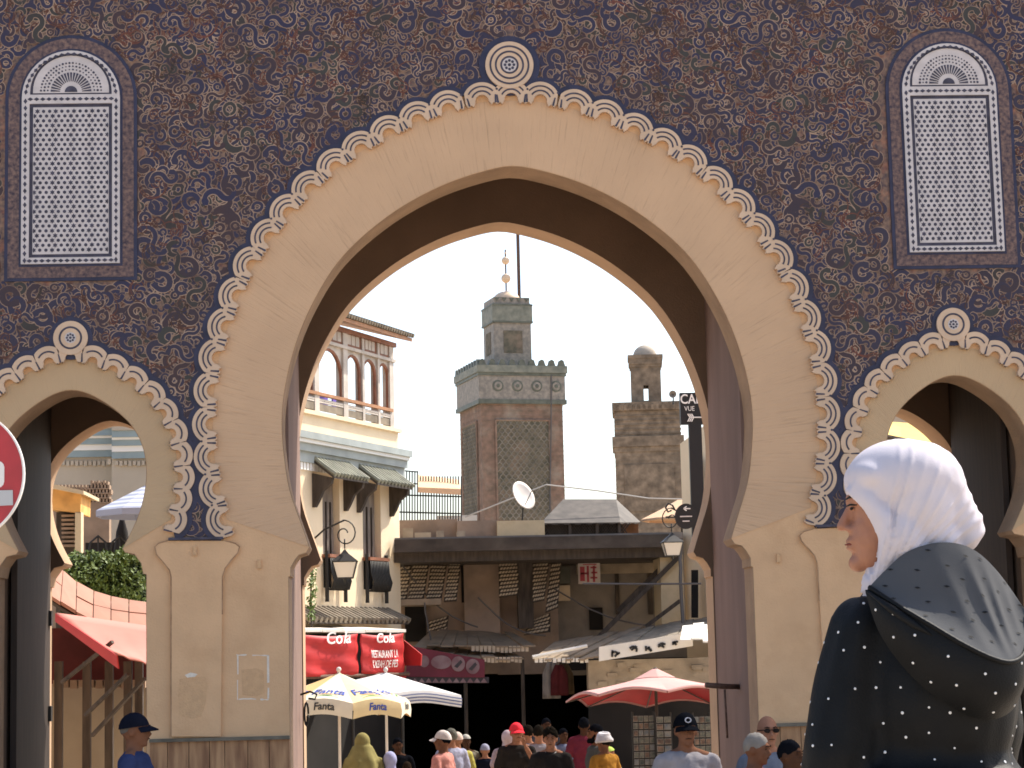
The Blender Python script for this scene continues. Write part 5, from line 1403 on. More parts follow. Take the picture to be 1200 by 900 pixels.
# grey striped parasol
sp_ = thing('striped_parasol', 'slate grey striped parasol above the hedge in the left arch', 'parasol', (P(176, 690, 35).x, 35 - D, ground_z(15)))
c_ = P(176, 566, 35); rw = (176 - 112) * 35 / F_PX; h_ = P(176, 566, 35).z - P(112, 600, 35).z
n = 12
for k in range(n):
    t0, t1 = k / n, (k + 1) / n
    MB().lathe([(max(0.01, rw * t0), h_ * (1 - t0)), (rw * t1, h_ * (1 - t1))], (c_.x, c_.y, c_.z - h_), 8, a0=R(22.5), a1=R(22.5) + 2 * math.pi).build('canopy_stripe', M['parasol_slate' if k % 2 else 'parasol_pale'], sp_)
MB().lathe([(rw, 0.0), (rw, -0.10)], (c_.x, c_.y, c_.z - h_), 8, a0=R(22.5), a1=R(22.5) + 2 * math.pi).build('valance', M['parasol_slate'], sp_)
MB().tube([(c_.x, c_.y, ground_z(15)), (c_.x, c_.y, c_.z + 0.05)], 0.04, 8).build('pole', M['iron'], sp_)
fu = thing('folded_parasol', 'dark folded parasol standing behind the hedge', 'parasol', (P(142, 690, 36).x, 16, ground_z(16)))
a = P(143, 606, 36)
MB().lathe([(0.03, 0.0), (0.10, -0.25), (0.15, -0.7), (0.12, -0.75), (0.02, -0.76)], a, 10).build('folded_canopy', M['souk_dark'], fu, smooth=True)
MB().tube([(a.x, a.y, ground_z(16)), (a.x, a.y, a.z)], 0.03, 6).build('pole', M['iron'], fu)
ir = MB()
for cx in (115, 140, 163):
    ir.tube([P(cx - 12, 652, 34.5), P(cx - 9, 636, 34.5), P(cx, 628, 34.5), P(cx + 9, 636, 34.5), P(cx + 12, 652, 34.5)], 0.02, 5)
    ir.tube([P(cx, 628, 34.5), P(cx, 655, 34.5)], 0.015, 5)
ir.tube([P(75, 652, 34.5), P(180, 652, 34.5)], 0.02, 5)
tag(ir.build('iron_fence', M['iron']), 'low iron fence with round arches behind the hedge', 'fence')
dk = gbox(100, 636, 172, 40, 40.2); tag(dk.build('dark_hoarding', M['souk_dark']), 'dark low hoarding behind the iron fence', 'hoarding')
hg = thing('hedge', 'bright green clipped hedge above the pink tiled roof', 'hedge', (P(125, 700, 32).x, 12, ground_z(12)))
rr = random.Random(11); lv = MB(); lv2 = MB()
for k in range(30):
    x = lerp(78, 178, k / 29); top = 655 + 4 * math.sin(k * 1.3) + (10 if x < 84 else 0)
    for j in range(7):
        y = top + j * 9
        if j == 0: leaves(lv, P(x, y, 31.8), (0.09, 0.35, 0.10), 46, 0.035, rr)
        elif rr.random() < 0.5: leaves(lv, P(x, y, 31.6), (0.09, 0.30, 0.11), 34, 0.035, rr)
        leaves(lv2, P(x, y + 3, 31.9), (0.10, 0.35, 0.13), 40, 0.04, rr)
for k in range(9): leaves(lv, P(150 + rr.uniform(-12, 16), 645 + rr.uniform(-3, 12), 31.6), (0.06, 0.2, 0.07), 26, 0.04, rr)
lv.build('foliage', M['leaf'], hg); lv2.build('inner_foliage', M['leaf_dark'], hg)
for k in range(7):
    q = P(82 + k * 15, 700, 32); MB().tube([(q.x, q.y, ground_z(12)), (q.x + 0.03, q.y, q.z + 0.3)], [0.03, 0.015], 5).build('trunk', M['wood_dark'], hg)
# pink tiled lean-to with red awning
pr = thing('shop_lean_to', 'stall under a curved pink tiled roof in the left arch', 'stall', (P(110, 800, 27.5).x, 7.5, ground_z(7.5)))
topc = [(60, 655), (74, 668), (90, 682), (110, 693), (130, 699), (151, 703), (172, 706), (194, 708), (216, 709)]
botc = [(56, 696), (71, 706), (89, 717), (109, 727), (130, 731), (151, 733), (172, 734), (194, 735), (216, 736)]
for k in range(len(topc) - 1):
    a, b = P(*topc[k], 27.7), P(*topc[k + 1], 27.7); d, c = P(*botc[k], 27.0), P(*botc[k + 1], 27.0)
    for r_ in range(2):
        u0, u1 = r_ * 0.5 + 0.012, r_ * 0.5 + 0.488
        e = 0.025
        p0, p1 = a.lerp(d, u0), b.lerp(c, u0); p2, p3 = b.lerp(c, u1), a.lerp(d, u1)
        lift = Vector((0, 0, rnd.uniform(0, 0.015)))
        MB().slab(p0.lerp(p1, e) + lift, p0.lerp(p1, 1 - e) + lift, p3.lerp(p2, 1 - e) + lift, p3.lerp(p2, e) + lift, (0, 0.02, -0.05)).build('roof_slab', M['tile_pink'], pr)
    MB().slab(a + Vector((0, 0.05, -0.06)), b + Vector((0, 0.05, -0.06)), c + Vector((0, 0.05, -0.06)), d + Vector((0, 0.05, -0.06)), (0, 0.05, -0.05)).build('roof_board', M['wood_dark'], pr)
pbox(MB(), 40, 735, 190, 800, 27.6, 27.7).build('back_panel', M['shop_red'], pr)
q0 = P(50, 800, 28); q1 = P(190, 800, 28)
MB().box(((q0.x + q1.x) / 2, 8.0, (q0.z + ground_z(8)) / 2 - 0.1), (q1.x - q0.x, 0.1, q0.z - ground_z(8) + 0.2)).build('counter_wall', M['shop_tan'], pr)
for x in (69, 102, 128, 150, 163): 
    a = P(x, 775, 26.9); MB().box((a.x, a.y, (a.z + ground_z(a.y)) / 2), (0.10, 0.10, a.z - ground_z(a.y))).build('post', M['wood_dark'], pr)
for k in range(11): pbox(MB(), 62 + k * 10, 797, 70 + k * 10, 805 + (k % 3), 27.3, 27.5).build('shelf_goods', M['brick_lattice'], pr)
ra = thing('red_awning', 'faded red cloth awning under the pink tiled roof', 'awning', tuple(P(140, 770, 26)))
A_, B_, C_, D_ = P(66, 719, 26.9), P(215, 740, 26.9), P(222, 795, 25.3), P(138, 768, 25.3)
rows = []
for j in range(9):
    v = j / 8; row = []
    for i in range(13):
        q = A_.lerp(B_, i / 12).lerp(D_.lerp(C_, i / 12), v); q.z += -0.05 * math.sin(math.pi * v) + 0.012 * math.sin(i * 2.1) * v
        row.append(q)
    rows.append(row)
o = MB().grid(rows).build('canopy', M['awning_pink'], ra, smooth=True); m_ = o.modifiers.new('t', 'SOLIDIFY'); m_.thickness = 0.012
MB().slab(A_, D_, D_ + Vector((0.02, 0, -0.16)), A_ + Vector((0, 0, -0.10)), (-0.015, 0, 0)).build('side_valance', M['awning_red'], ra)
for a, b in (((72, 800), (132, 752)), ((108, 862), (170, 795)), ((100, 838), (150, 790))):
    MB().bar(P(*a, 26.4), P(*b, 25.8), 0.04).build('stay', M['wood_dark'], ra)
# glimpse through the right side arch
oh = thing('ochre_house', 'ochre house glimpsed through the right side arch', 'house', tuple(P(1100, 760, 40)))
gbox(1020, 470, 1260, 40, 44).build('wall', M['house_cream'], oh)
yt = thing('yellow_tarp', 'bright yellow tarpaulin glimpsed through the right side arch above the white headscarf', 'tarp', tuple(P(1080, 520, 33)))
MB().slab(P(1040, 494, 35), P(1130, 500, 35), P(1130, 530, 33), P(1040, 512, 33), (0, 0, -0.03)).build('sheet', mat('tarp_yellow', (0.62, 0.42, 0.10), 0.8, var=0.1), yt)
MB().tube([P(1040, 512, 32.95), P(1130, 530, 32.95)], 0.04, 6).build('batten', M['wood_dark'], yt)

# ------------------------------------------------------------------ no entry sign at the left edge
zs = 9.8
ns = thing('no_entry_sign', 'round red no entry traffic sign cut by the left edge of the frame', 'traffic sign', (P(-53, 557, zs).x, zs - D, ground_z(zs - D)))
c_ = P(-53, 557, zs); r_ = 79 * zs / F_PX; n = 64
circ = lambda q: [(c_.x + q * math.cos(2 * math.pi * k / n), c_.z + q * math.sin(2 * math.pi * k / n)) for k in range(n)]
mat('sign_red', (0.36, 0.022, 0.028), 0.4, var=0.12, scale=8, spec=0.5); mat('sign_white', (0.68, 0.66, 0.64), 0.5, var=0.05); mat('tape_grey', (0.42, 0.43, 0.44), 0.5, var=0.1)
MB().prism(circ(r_), (), c_.y, c_.y + 0.025).build('disc', M['sign_red'], ns)
MB().prism(circ(r_ + 0.004), [circ(r_ - 0.004)], c_.y - 0.004, c_.y + 0.026).build('rim', M['sign_white'], ns)
hw, hh = r_ * 0.72, r_ * 0.20
bar_ = [(c_.x + sx * (hw - 0.03 + 0.03 * math.cos(t)), c_.z + sz * (hh - 0.03) + sz * 0.03 * math.sin(t)) for sx, sz, ts in ((1, 1, (0, 0.5, 1.0, 1.57)), (-1, 1, (1.57, 1.0, 0.5, 0)), (-1, -1, (0, 0.5, 1.0, 1.57)), (1, -1, (1.57, 1.0, 0.5, 0))) for t in ts]
MB().prism(bar_, (), c_.y - 0.003, c_.y).build('white_bar', M['sign_white'], ns)
a = P(-12, 575, zs); b = P(15.5, 593, zs)
MB().prism([(a.x, b.z), (b.x, b.z + 0.004), (b.x - 0.002, a.z), (a.x, a.z)], (), c_.y - 0.006, c_.y - 0.0035).build('tape', M['tape_grey'], ns)
MB().tube([(c_.x, c_.y + 0.06, ground_z(zs - D) - 0.1), (c_.x, c_.y + 0.06, c_.z + r_ * 0.8)], 0.03, 12).build('post', M['tape_grey'], ns)

# ------------------------------------------------------------------ parasols in the street
mat('fanta_cream', (0.60, 0.53, 0.40), 0.8, var=0.06); mat('fanta_yellow', (0.60, 0.47, 0.25), 0.8, var=0.06); mat('fanta_orange', (0.56, 0.34, 0.14), 0.8)
mat('fanta_blue', (0.03, 0.06, 0.28), 0.7); mat('fanta_green', (0.10, 0.26, 0.06), 0.8)
def parasol(name, label, px, py_apex, py_rim, Z, Rm, nseg, mats, val, a0, tilt, sag=0.10, pole_m='iron', inner=None, vent=False, tiltx=0.0):
    a = P(px, py_apex, Z); zr = P(px, py_rim, Z).z; rise = a.z - zr
    base = (a.x, a.y, ground_z(a.y))
    t = thing(name, label, 'parasol', base)
    TM = Matrix.Rotation(tilt, 3, 'Y') @ Matrix.Rotation(tiltx, 3, 'X')
    def pt(ang, f, drop=0.0):
        """f = 0 apex .. 1 rim, ang in radians"""
        k = ((ang - a0) / (2 * math.pi / nseg)) % 1.0
        ch = math.cos(math.pi / nseg) / math.cos((k - 0.5) * 2 * math.pi / nseg)     # straight chords between ribs
        up = 0.06 * Rm * f * f * math.sin(math.pi * k)
        v = Vector((math.cos(ang) * Rm * f * ch, math.sin(ang) * Rm * f * ch, -rise * (f ** (1 - sag)) + up - drop))
        return Vector((a.x, a.y, a.z)) + TM @ v
    panels = []
    for s in range(nseg):
        b0 = a0 + 2 * math.pi * s / nseg; st = 2 * math.pi / nseg
        rows = [[pt(b0 + st * (i / 8) * 0.9999, 0.02 + 0.98 * j / 8) for i in range(9)] for j in range(9)]
        if vent: rows = rows[1:]
        o = MB().grid(rows).build('panel', mats[s % len(mats)], t, smooth=True)
        panels.append((o, b0, st))
        if val > 0:
            vr = [[pt(b0 + st * (i / 8) * 0.9999, 1.0, d) + Vector((math.cos(b0 + st / 2) * 0.03 * q, math.sin(b0 + st / 2) * 0.03 * q, 0)) for i in range(9)] for q, d in ((0, 0.003), (1, val * 0.5), (0.6, val))]
            MB().grid(vr).build('valance', mats[s % len(mats)], t, smooth=True)
        if inner is not None:
            rows = [[pt(b0 + st * (i / 8) * 0.9999, 0.04 + 0.955 * j / 8, 0.02) for i in range(9)] for j in range(9)]
            MB().grid(rows).build('lining', inner, t, smooth=True)
        e = pt(b0, 1.0, 0.04); MB().tube([pt(b0, 0.03, 0.05), e], 0.012, 5).build('rib', M[pole_m], t)
    if vent:
        for s in range(nseg):
            b0 = a0 + 2 * math.pi * s / nseg; st = 2 * math.pi / nseg
            MB().grid([[pt(b0 + st * (i / 4) * 0.9999, 0.01 + 0.24 * j / 3, -0.10 * (1 - 0.3 * j)) for i in range(5)] for j in range(4)]).build('vent_flap', mats[s % len(mats)], t, smooth=True)
    MB().tube([base, (a.x, a.y, a.z + 0.06)], 0.028, 8).build('pole', M[pole_m], t)
    MB().ell((a.x, a.y, a.z + 0.06), 0.05, 10, 6).build('knob', M[pole_m], t, smooth=True)
    def on_panel(s, u, f, lift=0.012):
        b0 = a0 + 2 * math.pi * s / nseg; ang = b0 + 2 * math.pi / nseg * u
        q = pt(ang, f); return q + Vector((math.cos(ang) * lift * 0.5, math.sin(ang) * lift * 0.5, lift))
    def on_val(s, u, d, lift=0.03):
        b0 = a0 + 2 * math.pi * s / nseg; ang = b0 + 2 * math.pi / nseg * u
        q = pt(ang, 1.0, d * val); bm = b0 + math.pi / nseg
        q += Vector((math.cos(bm), math.sin(bm), 0)) * (0.03 * (1 - abs(d - 0.5) * 1.2) + 0.012)
        return q
    return t, panels, on_panel, on_val
t, panels, onp, onv = parasol('drink_parasol', 'cream and orange parasol printed with the blue word Fanta, beside the left jamb', 397, 788, 822, 42.0, 1.46, 8, [M['fanta_cream'], M['fanta_yellow'], M['fanta_cream'], M['fanta_orange']], 0.30, R(-122), R(2), 0.06, 'dish_white')
for s in range(8):
    mid = math.degrees((R(-122) + 2 * math.pi * (s + 0.5) / 8)) % 360
    if not (160 < mid < 380 or mid < 20): continue
    o = panels[s][0]
    wide = 2 * 1.46 * math.sin(math.pi / 8)
    text_on('Fanta', 0.36, lambda x, y, s=s: onp(s, 0.5 + x / wide / (0.70 - y * 0.45), 0.70 - y * 0.75), M['fanta_blue'], o, 0.85, 'lettering', 0.15, 0.006)
    text_on('Fanta', 0.20, lambda x, y, s=s: onv(s, 0.5 + x / wide, 0.5 - y / 0.30), M['ink_black'] if s % 2 == 0 else M['fanta_blue'], o, 1.0, 'lettering', 0.1, 0.005)
    for k, mt in ((0.30, 'fanta_orange'), (0.40, 'fanta_green')):
        MB().grid([[onp(s, 0.5 + 0.30 * math.cos(math.pi * i / 8) * (0.9 if j else 0.6), (0.86 if mt == 'fanta_orange' else 0.93) - 0.05 * math.sin(math.pi * i / 8) - (0.0 if j else 0.03), 0.009) for i in range(9)] for j in range(2)]).build('print', M[mt], o)
mat('canvas_lit', (0.52, 0.51, 0.50), 0.8, var=0.04); mat('stripe_blue', (0.10, 0.12, 0.22), 0.8)  # one even off-white for the square parasol's cloth
t, panels, onp, onv = parasol('white_parasol', 'white square parasol with blue striped valance behind the printed parasol', 452, 788, 812, 45.0, 1.62, 4, [M['canvas_lit']], 0.26, R(0), R(3.0), 0.03, 'dish_white')
for s in range(4):
    o = panels[s][0]
    for d in (0.30, 0.55, 0.80):
        MB().grid([[onv(s, i / 10, d + e) for i in range(11)] for e in (-0.05, 0.05)]).build('stripe', M['stripe_blue'], o)
mat('parasol_pink', (0.50, 0.27, 0.24), 0.8, var=0.05); mat('parasol_red', (0.30, 0.012, 0.012), 0.8, var=0.1)  # red cloth: sun put into the faded pale top, shade into the underside
t, panels, onp, onv = parasol('red_parasol', 'large faded red parasol with dark red underside by the right gate jamb', 768, 789, 818, 38.0, 1.62, 8, [M['parasol_pink']], 0.05, R(0), R(0), 0.02, 'wood_dark', M['parasol_red'], True, R(-6.0))

# ------------------------------------------------------------------ souvenir stand under the red parasol
mat('card_a', (0.15, 0.145, 0.115), 0.6, col2=(0.04, 0.05, 0.045), scale=9); mat('card_b', (0.18, 0.12, 0.085), 0.6, col2=(0.05, 0.035, 0.03), scale=11); mat('card_c', (0.07, 0.09, 0.11), 0.6, col2=(0.17, 0.165, 0.15), scale=8); mat('card_edge', (0.22, 0.21, 0.19), 0.7)
def card_rack(label, x0, x1, y0, cols, rows, Z):
    a = P(x0, y0, Z); b = P(x1, y0, Z)
    t = thing('postcard_rack', label, 'rack', ((a.x + b.x) / 2, a.y, ground_z(a.y)))
    for x in (a.x, b.x): MB().tube([(x, a.y + 0.03, ground_z(a.y)), (x, a.y + 0.03, a.z + 0.04)], 0.018, 6).build('upright', M['iron'], t)
    dx = (b.x - a.x) / cols; dz = 0.125
    for r_ in range(rows):
        z = a.z - 0.08 - r_ * dz
        MB().box(((a.x + b.x) / 2, a.y - 0.01, z - 0.055), (b.x - a.x, 0.04, 0.012)).build('rail', M['iron'], t)
        for c in range(cols):
            x = a.x + dx * (c + 0.5)
            fr = MB().box((x, a.y - 0.03 - rnd.uniform(0, .01), z), (dx * 0.86, 0.006, 0.10)).build('card', M['card_edge'], t)
            MB().box((x, a.y - 0.046, z), (dx * 0.74, 0.008, 0.084)).build('picture', M[rnd.choice(('card_a', 'card_b', 'card_c'))], fr)
card_rack('postcard rack with rows of small pictures under the red parasol', 741, 766, 837, 4, 11, 37.0)
card_rack('postcard rack of larger framed pictures beside the first, under the red parasol', 768, 786, 838, 2, 11, 36.8)
card_rack('postcard rack half hidden by the right gate jamb', 812, 832, 838, 3, 11, 36.5)
# hanging goods in the mouth of the market
mat('cloth_grey', (0.24, 0.22, 0.20), 0.9, var=0.2); mat('cloth_red', (0.09, 0.015, 0.018), 0.9, var=0.2); mat('cloth_blue', (0.05, 0.07, 0.14), 0.9, var=0.2); mat('cloth_ochre', (0.10, 0.065, 0.03), 0.9, var=0.2)
rr = random.Random(9)
for k, (px, py, h, Z, mt, lb) in enumerate(((645, 776, 0.95, 55.5, 'cloth_grey', 'grey garment hung right of the market mouth'), (655, 779, 0.8, 55.3, 'cloth_red', 'dark red garment hung right of the market mouth'), (662, 778, 0.8, 55.8, 'cloth_ochre', 'ochre garment hung deepest at the market mouth'))):
    a = P(px, py, Z); rows = []
    for j in range(7):
        w_ = 0.12 + 0.16 * min(1, j / 2) + 0.03 * j / 6
        rows.append([Vector((a.x + (i / 8 - 0.5) * 2 * w_ * 0.75, a.y + 0.04 * math.sin(i * 1.7 + k), a.z - h * j / 6)) for i in range(9)])
    o = MB().grid(rows).build('hanging_garment', M[mt], None, smooth=True); s_ = o.modifiers.new('t', 'SOLIDIFY'); s_.thickness = 0.03
    tag(o, lb, 'garment', 'garments hung in the market mouth')
# ------------------------------------------------------------------ people in the street
HC = Vector((0, 0, 1.63))            # head centre of the 1.75 m base figure, facing -Y
def finger_set(mb, wrist, d, side, curl=0.35):
    """palm and five fingers from the wrist along d; side = direction of the thumb"""
    d = Vector(d).normalized(); side = Vector(side).normalized(); nrm = d.cross(side).normalized()
    c = Vector(wrist) + d * 0.045
    Mh = Matrix((side, nrm, d)).transposed()
    mb.ell(c, (0.040, 0.017, 0.052), 12, 8, Mh)
    for k, (o, L_) in enumerate(((0.030, 0.068), (0.011, 0.078), (-0.009, 0.072), (-0.028, 0.056))):
        b = c + side * o + d * 0.040
        k1 = b + (d * math.cos(curl) + nrm * math.sin(curl)) * L_ * 0.5
        k2 = k1 + (d * math.cos(curl * 2.2) + nrm * math.sin(curl * 2.2)) * L_ * 0.5
        mb.tube([b, k1, k2], [0.0095, 0.0085, 0.007], 6)
    b = c + side * 0.034 - d * 0.012
    mb.tube([b, b + side * 0.022 + d * 0.028, b + side * 0.026 + d * 0.056 + nrm * 0.01], [0.012, 0.010, 0.008], 6)
ARMS = {'down': (((0.185, 0.0, 1.40), (0.25, 0.03, 1.14), (0.24, -0.06, 0.90)),) * 2,
        'bent': (((0.185, 0.0, 1.40), (0.26, 0.02, 1.14), (0.13, -0.20, 1.10)),) * 2,
        'face': (((0.185, 0.0, 1.40), (0.26, 0.02, 1.14), (0.24, -0.06, 0.90)), ((0.185, 0.0, 1.40), (0.24, -0.10, 1.17), (0.075, -0.19, 1.44)))}
def limb_pts(pose, s):
    a, b, c = ARMS[pose][0 if s < 0 else 1]
    return [Vector((s * q[0], q[1], q[2])) for q in (a, b, c)]
CACHE = {}
def body_mesh(pose):
    if pose in CACHE: return CACHE[pose]
    mb = MB()
    mb.ell(HC + Vector((0, 0.012, 0.015)), (0.076, 0.096, 0.100), 18, 14)
    mb.ell(HC + Vector((0, -0.018, -0.045)), (0.060, 0.072, 0.075), 16, 12)
    mb.ell(HC + Vector((0, -0.068, -0.098)), (0.026, 0.022, 0.020), 10, 8)          # chin
    mb.cap(HC + Vector((0, -0.086, 0.012)), HC + Vector((0, -0.106, -0.030)), 0.009, 0.015, 8)    # nose
    mb.ell(HC + Vector((0, -0.084, 0.030)), (0.052, 0.012, 0.012), 12, 6)           # brow ridge
    mb.ell(HC + Vector((0, -0.088, -0.060)), (0.026, 0.010, 0.011), 10, 6)          # mouth
    for s in (-1, 1):
        mb.ell(HC + Vector((s * 0.077, 0.010, -0.012)), (0.012, 0.022, 0.034), 8, 8)
        mb.ell(HC + Vector((s * 0.036, -0.064, -0.025)), (0.022, 0.020, 0.020), 8, 6)
    mb.cap((0, 0.015, 1.54), (0, 0.010, 1.44), 0.056, 0.066)
    for s in (-1, 1): mb.cap((0, 0.02, 1.475), (s * 0.165, 0.012, 1.415), 0.052, 0.050)
    mb.ell((0, 0.01, 1.39), (0.18, 0.085, 0.075)); mb.ell((0, 0, 1.27), (0.165, 0.112, 0.19)); mb.ell((0, 0, 1.07), (0.145, 0.105, 0.17)); mb.ell((0, 0.01, 0.93), (0.165, 0.12, 0.13))
    for s in (-1, 1):
        a, b, c = limb_pts(pose, s)
        mb.cap(a, b, 0.055, 0.042); mb.cap(b, c, 0.042, 0.029)
        mb.cap((s * 0.09, 0, 0.90), (s * 0.10, -0.01, 0.50), 0.085, 0.060); mb.cap((s * 0.10, -0.01, 0.50), (s * 0.10, 0.02, 0.10), 0.058, 0.038)
        mb.ell((s * 0.10, -0.06, 0.045), (0.045, 0.125, 0.045))
    me = fuse(mb, 0.0115, 3, 'body')
    hb = MB()
    for s in (-1, 1):
        a, b, c = limb_pts(pose, s)
        finger_set(hb, c, (c - b), (-s * 0.5, -0.8, 0.2) if pose != 'face' or s < 0 else (0, -0.3, 1), 0.4)
    bm = bmesh.new(); bm.from_mesh(me); hm = hb.mesh('h', True); bm.from_mesh(hm); bm.to_mesh(me); bm.free(); bpy.data.meshes.remove(hm)
    for p_ in me.polygons: p_.use_smooth = True
    CACHE[pose] = me; return me
def wrinkle(me, amp, sc, seed):
    me.update()
    off = Vector((seed, seed * 0.7, 0))
    nr = [v.normal.copy() for v in me.vertices]
    for v, n in zip(me.vertices, nr):
        v.co += n * (amp * (noise.noise(Vector((v.co.x * sc, v.co.y * sc, v.co.z * sc * 0.6)) + off) + 0.5 * noise.noise(v.co * sc * 2.3 + off)))
    return me
def top_mesh(pose, long_sleeve, robe):
    k = ('top', pose, long_sleeve, robe)
    if k in CACHE: return CACHE[k]
    mb = MB(); e = 0.027
    mb.cap((0, 0.015, 1.448), (0, 0.012, 1.42), 0.070, 0.088); mb.ell((0, 0.01, 1.385), (0.182 + e, 0.088 + e, 0.075 + e))
    for s in (-1, 1): mb.cap((s * 0.03, 0.022, 1.435), (s * 0.165, 0.012, 1.408), 0.068, 0.064)
    mb.ell((0, 0, 1.27), (0.168 + e, 0.115 + e, 0.19)); mb.ell((0, 0, 1.07), (0.155 + e, 0.118 + e, 0.18)); mb.ell((0, 0.01, 0.95), (0.172 + e, 0.13 + e, 0.13))
    for s in (-1, 1):
        a, b, c = limb_pts(pose, s)
        if long_sleeve: mb.cap(a, b, 0.066, 0.056); mb.cap(b, b.lerp(c, 0.92), 0.060, 0.046)
        else: mb.cap(a, a.lerp(b, 0.72), 0.066, 0.064)
    if robe: mb.tube([(0, 0, 1.0), (0, 0, 0.55), (0, 0, 0.10)], [0.19, 0.22, 0.27], 20)
    me = wrinkle(fuse(mb, 0.013, 4, 'top'), 0.012, 10, len(CACHE)); CACHE[k] = me; return me
def legs_mesh():
    if 'legs' in CACHE: return CACHE['legs']
    mb = MB(); mb.ell((0, 0.01, 0.93), (0.178, 0.132, 0.13))
    for s in (-1, 1):
        mb.cap((s * 0.09, 0, 0.90), (s * 0.10, -0.01, 0.50), 0.100, 0.078); mb.cap((s * 0.10, -0.01, 0.50), (s * 0.10, 0.02, 0.09), 0.078, 0.066)
    me = wrinkle(fuse(mb, 0.014, 3, 'trousers'), 0.008, 8, 3); CACHE['legs'] = me; return me
def shoes_mesh():
    if 'shoes' in CACHE: return CACHE['shoes']
    mb = MB()
    for s in (-1, 1): mb.ell((s * 0.10, -0.06, 0.05), (0.052, 0.135, 0.052)); mb.box((s * 0.10, -0.06, 0.012), (0.09, 0.25, 0.022))
    me = fuse(mb, 0.012, 2, 'shoes'); CACHE['shoes'] = me; return me
def shell(thmax, grow, amp, sc, seed, drop=0.0, nph=30, nth=12):
    """hair or cloth shell over the skull; thmax(phi) is how far it reaches down, phi = 0 is the face"""
    rows = []
    for j in range(nth + 1):
        row = []
        for i in range(nph + 1):
            ph = 2 * math.pi * (i % nph) / nph
            th = (thmax(ph) + (0.16 * noise.noise(Vector((math.cos(ph) * 3, math.sin(ph) * 3, seed))) if amp > 0.004 else 0)) * j / nth
            d = Vector((math.sin(th) * math.sin(ph), -math.sin(th) * math.cos(ph), math.cos(th)))
            g_ = (grow + amp * noise.noise(d * sc + Vector((seed, 0, 0)))) * (1.0 - (0.85 * (j / nth) ** 4 if amp > 0.004 else 0.0))
            row.append(HC + Vector((0, 0.012, 0.012 - drop * (th / math.pi) ** 2)) + Vector((d.x * (0.076 + g_), d.y * (0.098 + g_), d.z * (0.102 + g_))))
        rows.append(row)
    return MB().grid(rows).mesh('shell', True)
def headgear(kind):
    if kind in CACHE: return CACHE[kind]
    f = lambda a, b, c: (lambda ph: lerp(a, b, (1 - math.cos(ph)) / 2) if True else c)
    if kind == 'short': me = shell(lambda ph: R(62 + 55 * ((1 - math.cos(ph)) / 2) ** 0.6), 0.007, 0.010, 24, 1)
    elif kind == 'curly': me = shell(lambda ph: R(58 + 60 * ((1 - math.cos(ph)) / 2) ** 0.55), 0.026, 0.028, 14, 2)
    elif kind == 'thin': me = shell(lambda ph: R(50 + 62 * ((1 - math.cos(ph)) / 2) ** 0.6), 0.006, 0.006, 12, 3)
    elif kind == 'kufi': me = shell(lambda ph: R(70), 0.012, 0.0, 1, 0)
    elif kind == 'turban': 
        mb = MB()
        for k in range(5):
            z = 0.02 + k * 0.022; r_ = 0.092 - 0.010 * k
            mb.tube([HC + Vector(((r_ + 0.004 * math.sin(3 * t + k)) * math.cos(t), 0.012 + (r_ + 0.02) * math.sin(t), z + 0.012 * math.sin(t + k))) for t in [i * 2 * math.pi / 22 for i in range(23)]], 0.024, 7)
        mb.ell(HC + Vector((0, 0.012, 0.075)), (0.075, 0.092, 0.05))
        me = fuse(mb, 0.009, 2, 'turban')
    elif kind == 'cap':
        m1 = shell(lambda ph: R(78 + 14 * (1 - math.cos(ph)) / 2), 0.014, 0.003, 5, 4)
        bm = bmesh.new(); bm.from_mesh(m1)
        rows = []
        for j in range(6):
            row = []
            for i in range(13):
                a = R(-62) + R(124) * i / 12
                e = 0.075 * j / 5 * math.cos(a * 0.75)
                row.append(HC + Vector((math.sin(a) * (0.092 + e * 0.25), 0.012 - math.cos(a) * (0.110 + e) - 0.0, 0.030 - 0.030 * (j / 5) - 0.018 * (math.sin(a) ** 2))))
            rows.append(row)
        for dz in (0, 0.006):
            bb = MB().grid([[q + Vector((0, 0, dz)) for q in r_] for r_ in rows]).mesh('b', True); bm.from_mesh(bb); bpy.data.meshes.remove(bb)
        me = bpy.data.meshes.new('cap'); bm.to_mesh(me); bm.free()
        for p_ in me.polygons: p_.use_smooth = True
    elif kind in ('scarf', 'shawl'):
        mb = MB()
        mb.ell(HC + Vector((0, 0.030, 0.012)), (0.098, 0.105, 0.122), 18, 14)
        mb.ell(HC + Vector((0, 0.02, -0.09)), (0.085, 0.085, 0.08)); mb.cap((0, 0.02, 1.52), (0, 0.015, 1.43), 0.085, 0.115)
        if kind == 'shawl':
            mb.tube([(0, 0.03, 1.60), (0, 0.035, 1.42), (0, 0.03, 1.20), (0, 0.03, 0.95)], [0.12, 0.205, 0.26, 0.29], 20)
            mb.ell((0, 0.02, 1.40), (0.235, 0.135, 0.10))
        else: mb.ell((0, 0.02, 1.40), (0.17, 0.11, 0.07))
        me = fuse(mb, 0.012, 4, kind)
        nr = [v.normal.copy() for v in me.vertices]
        for v, nn in zip(me.vertices, nr):
            a = math.atan2(v.co.x, v.co.y + 0.1); w_ = max(0, 1.62 - v.co.z)
            v.co += nn * (0.012 * min(1, w_ * 3) * math.sin(a * 11 + 3 * noise.noise(v.co * 4)))
    CACHE[kind] = me; return me
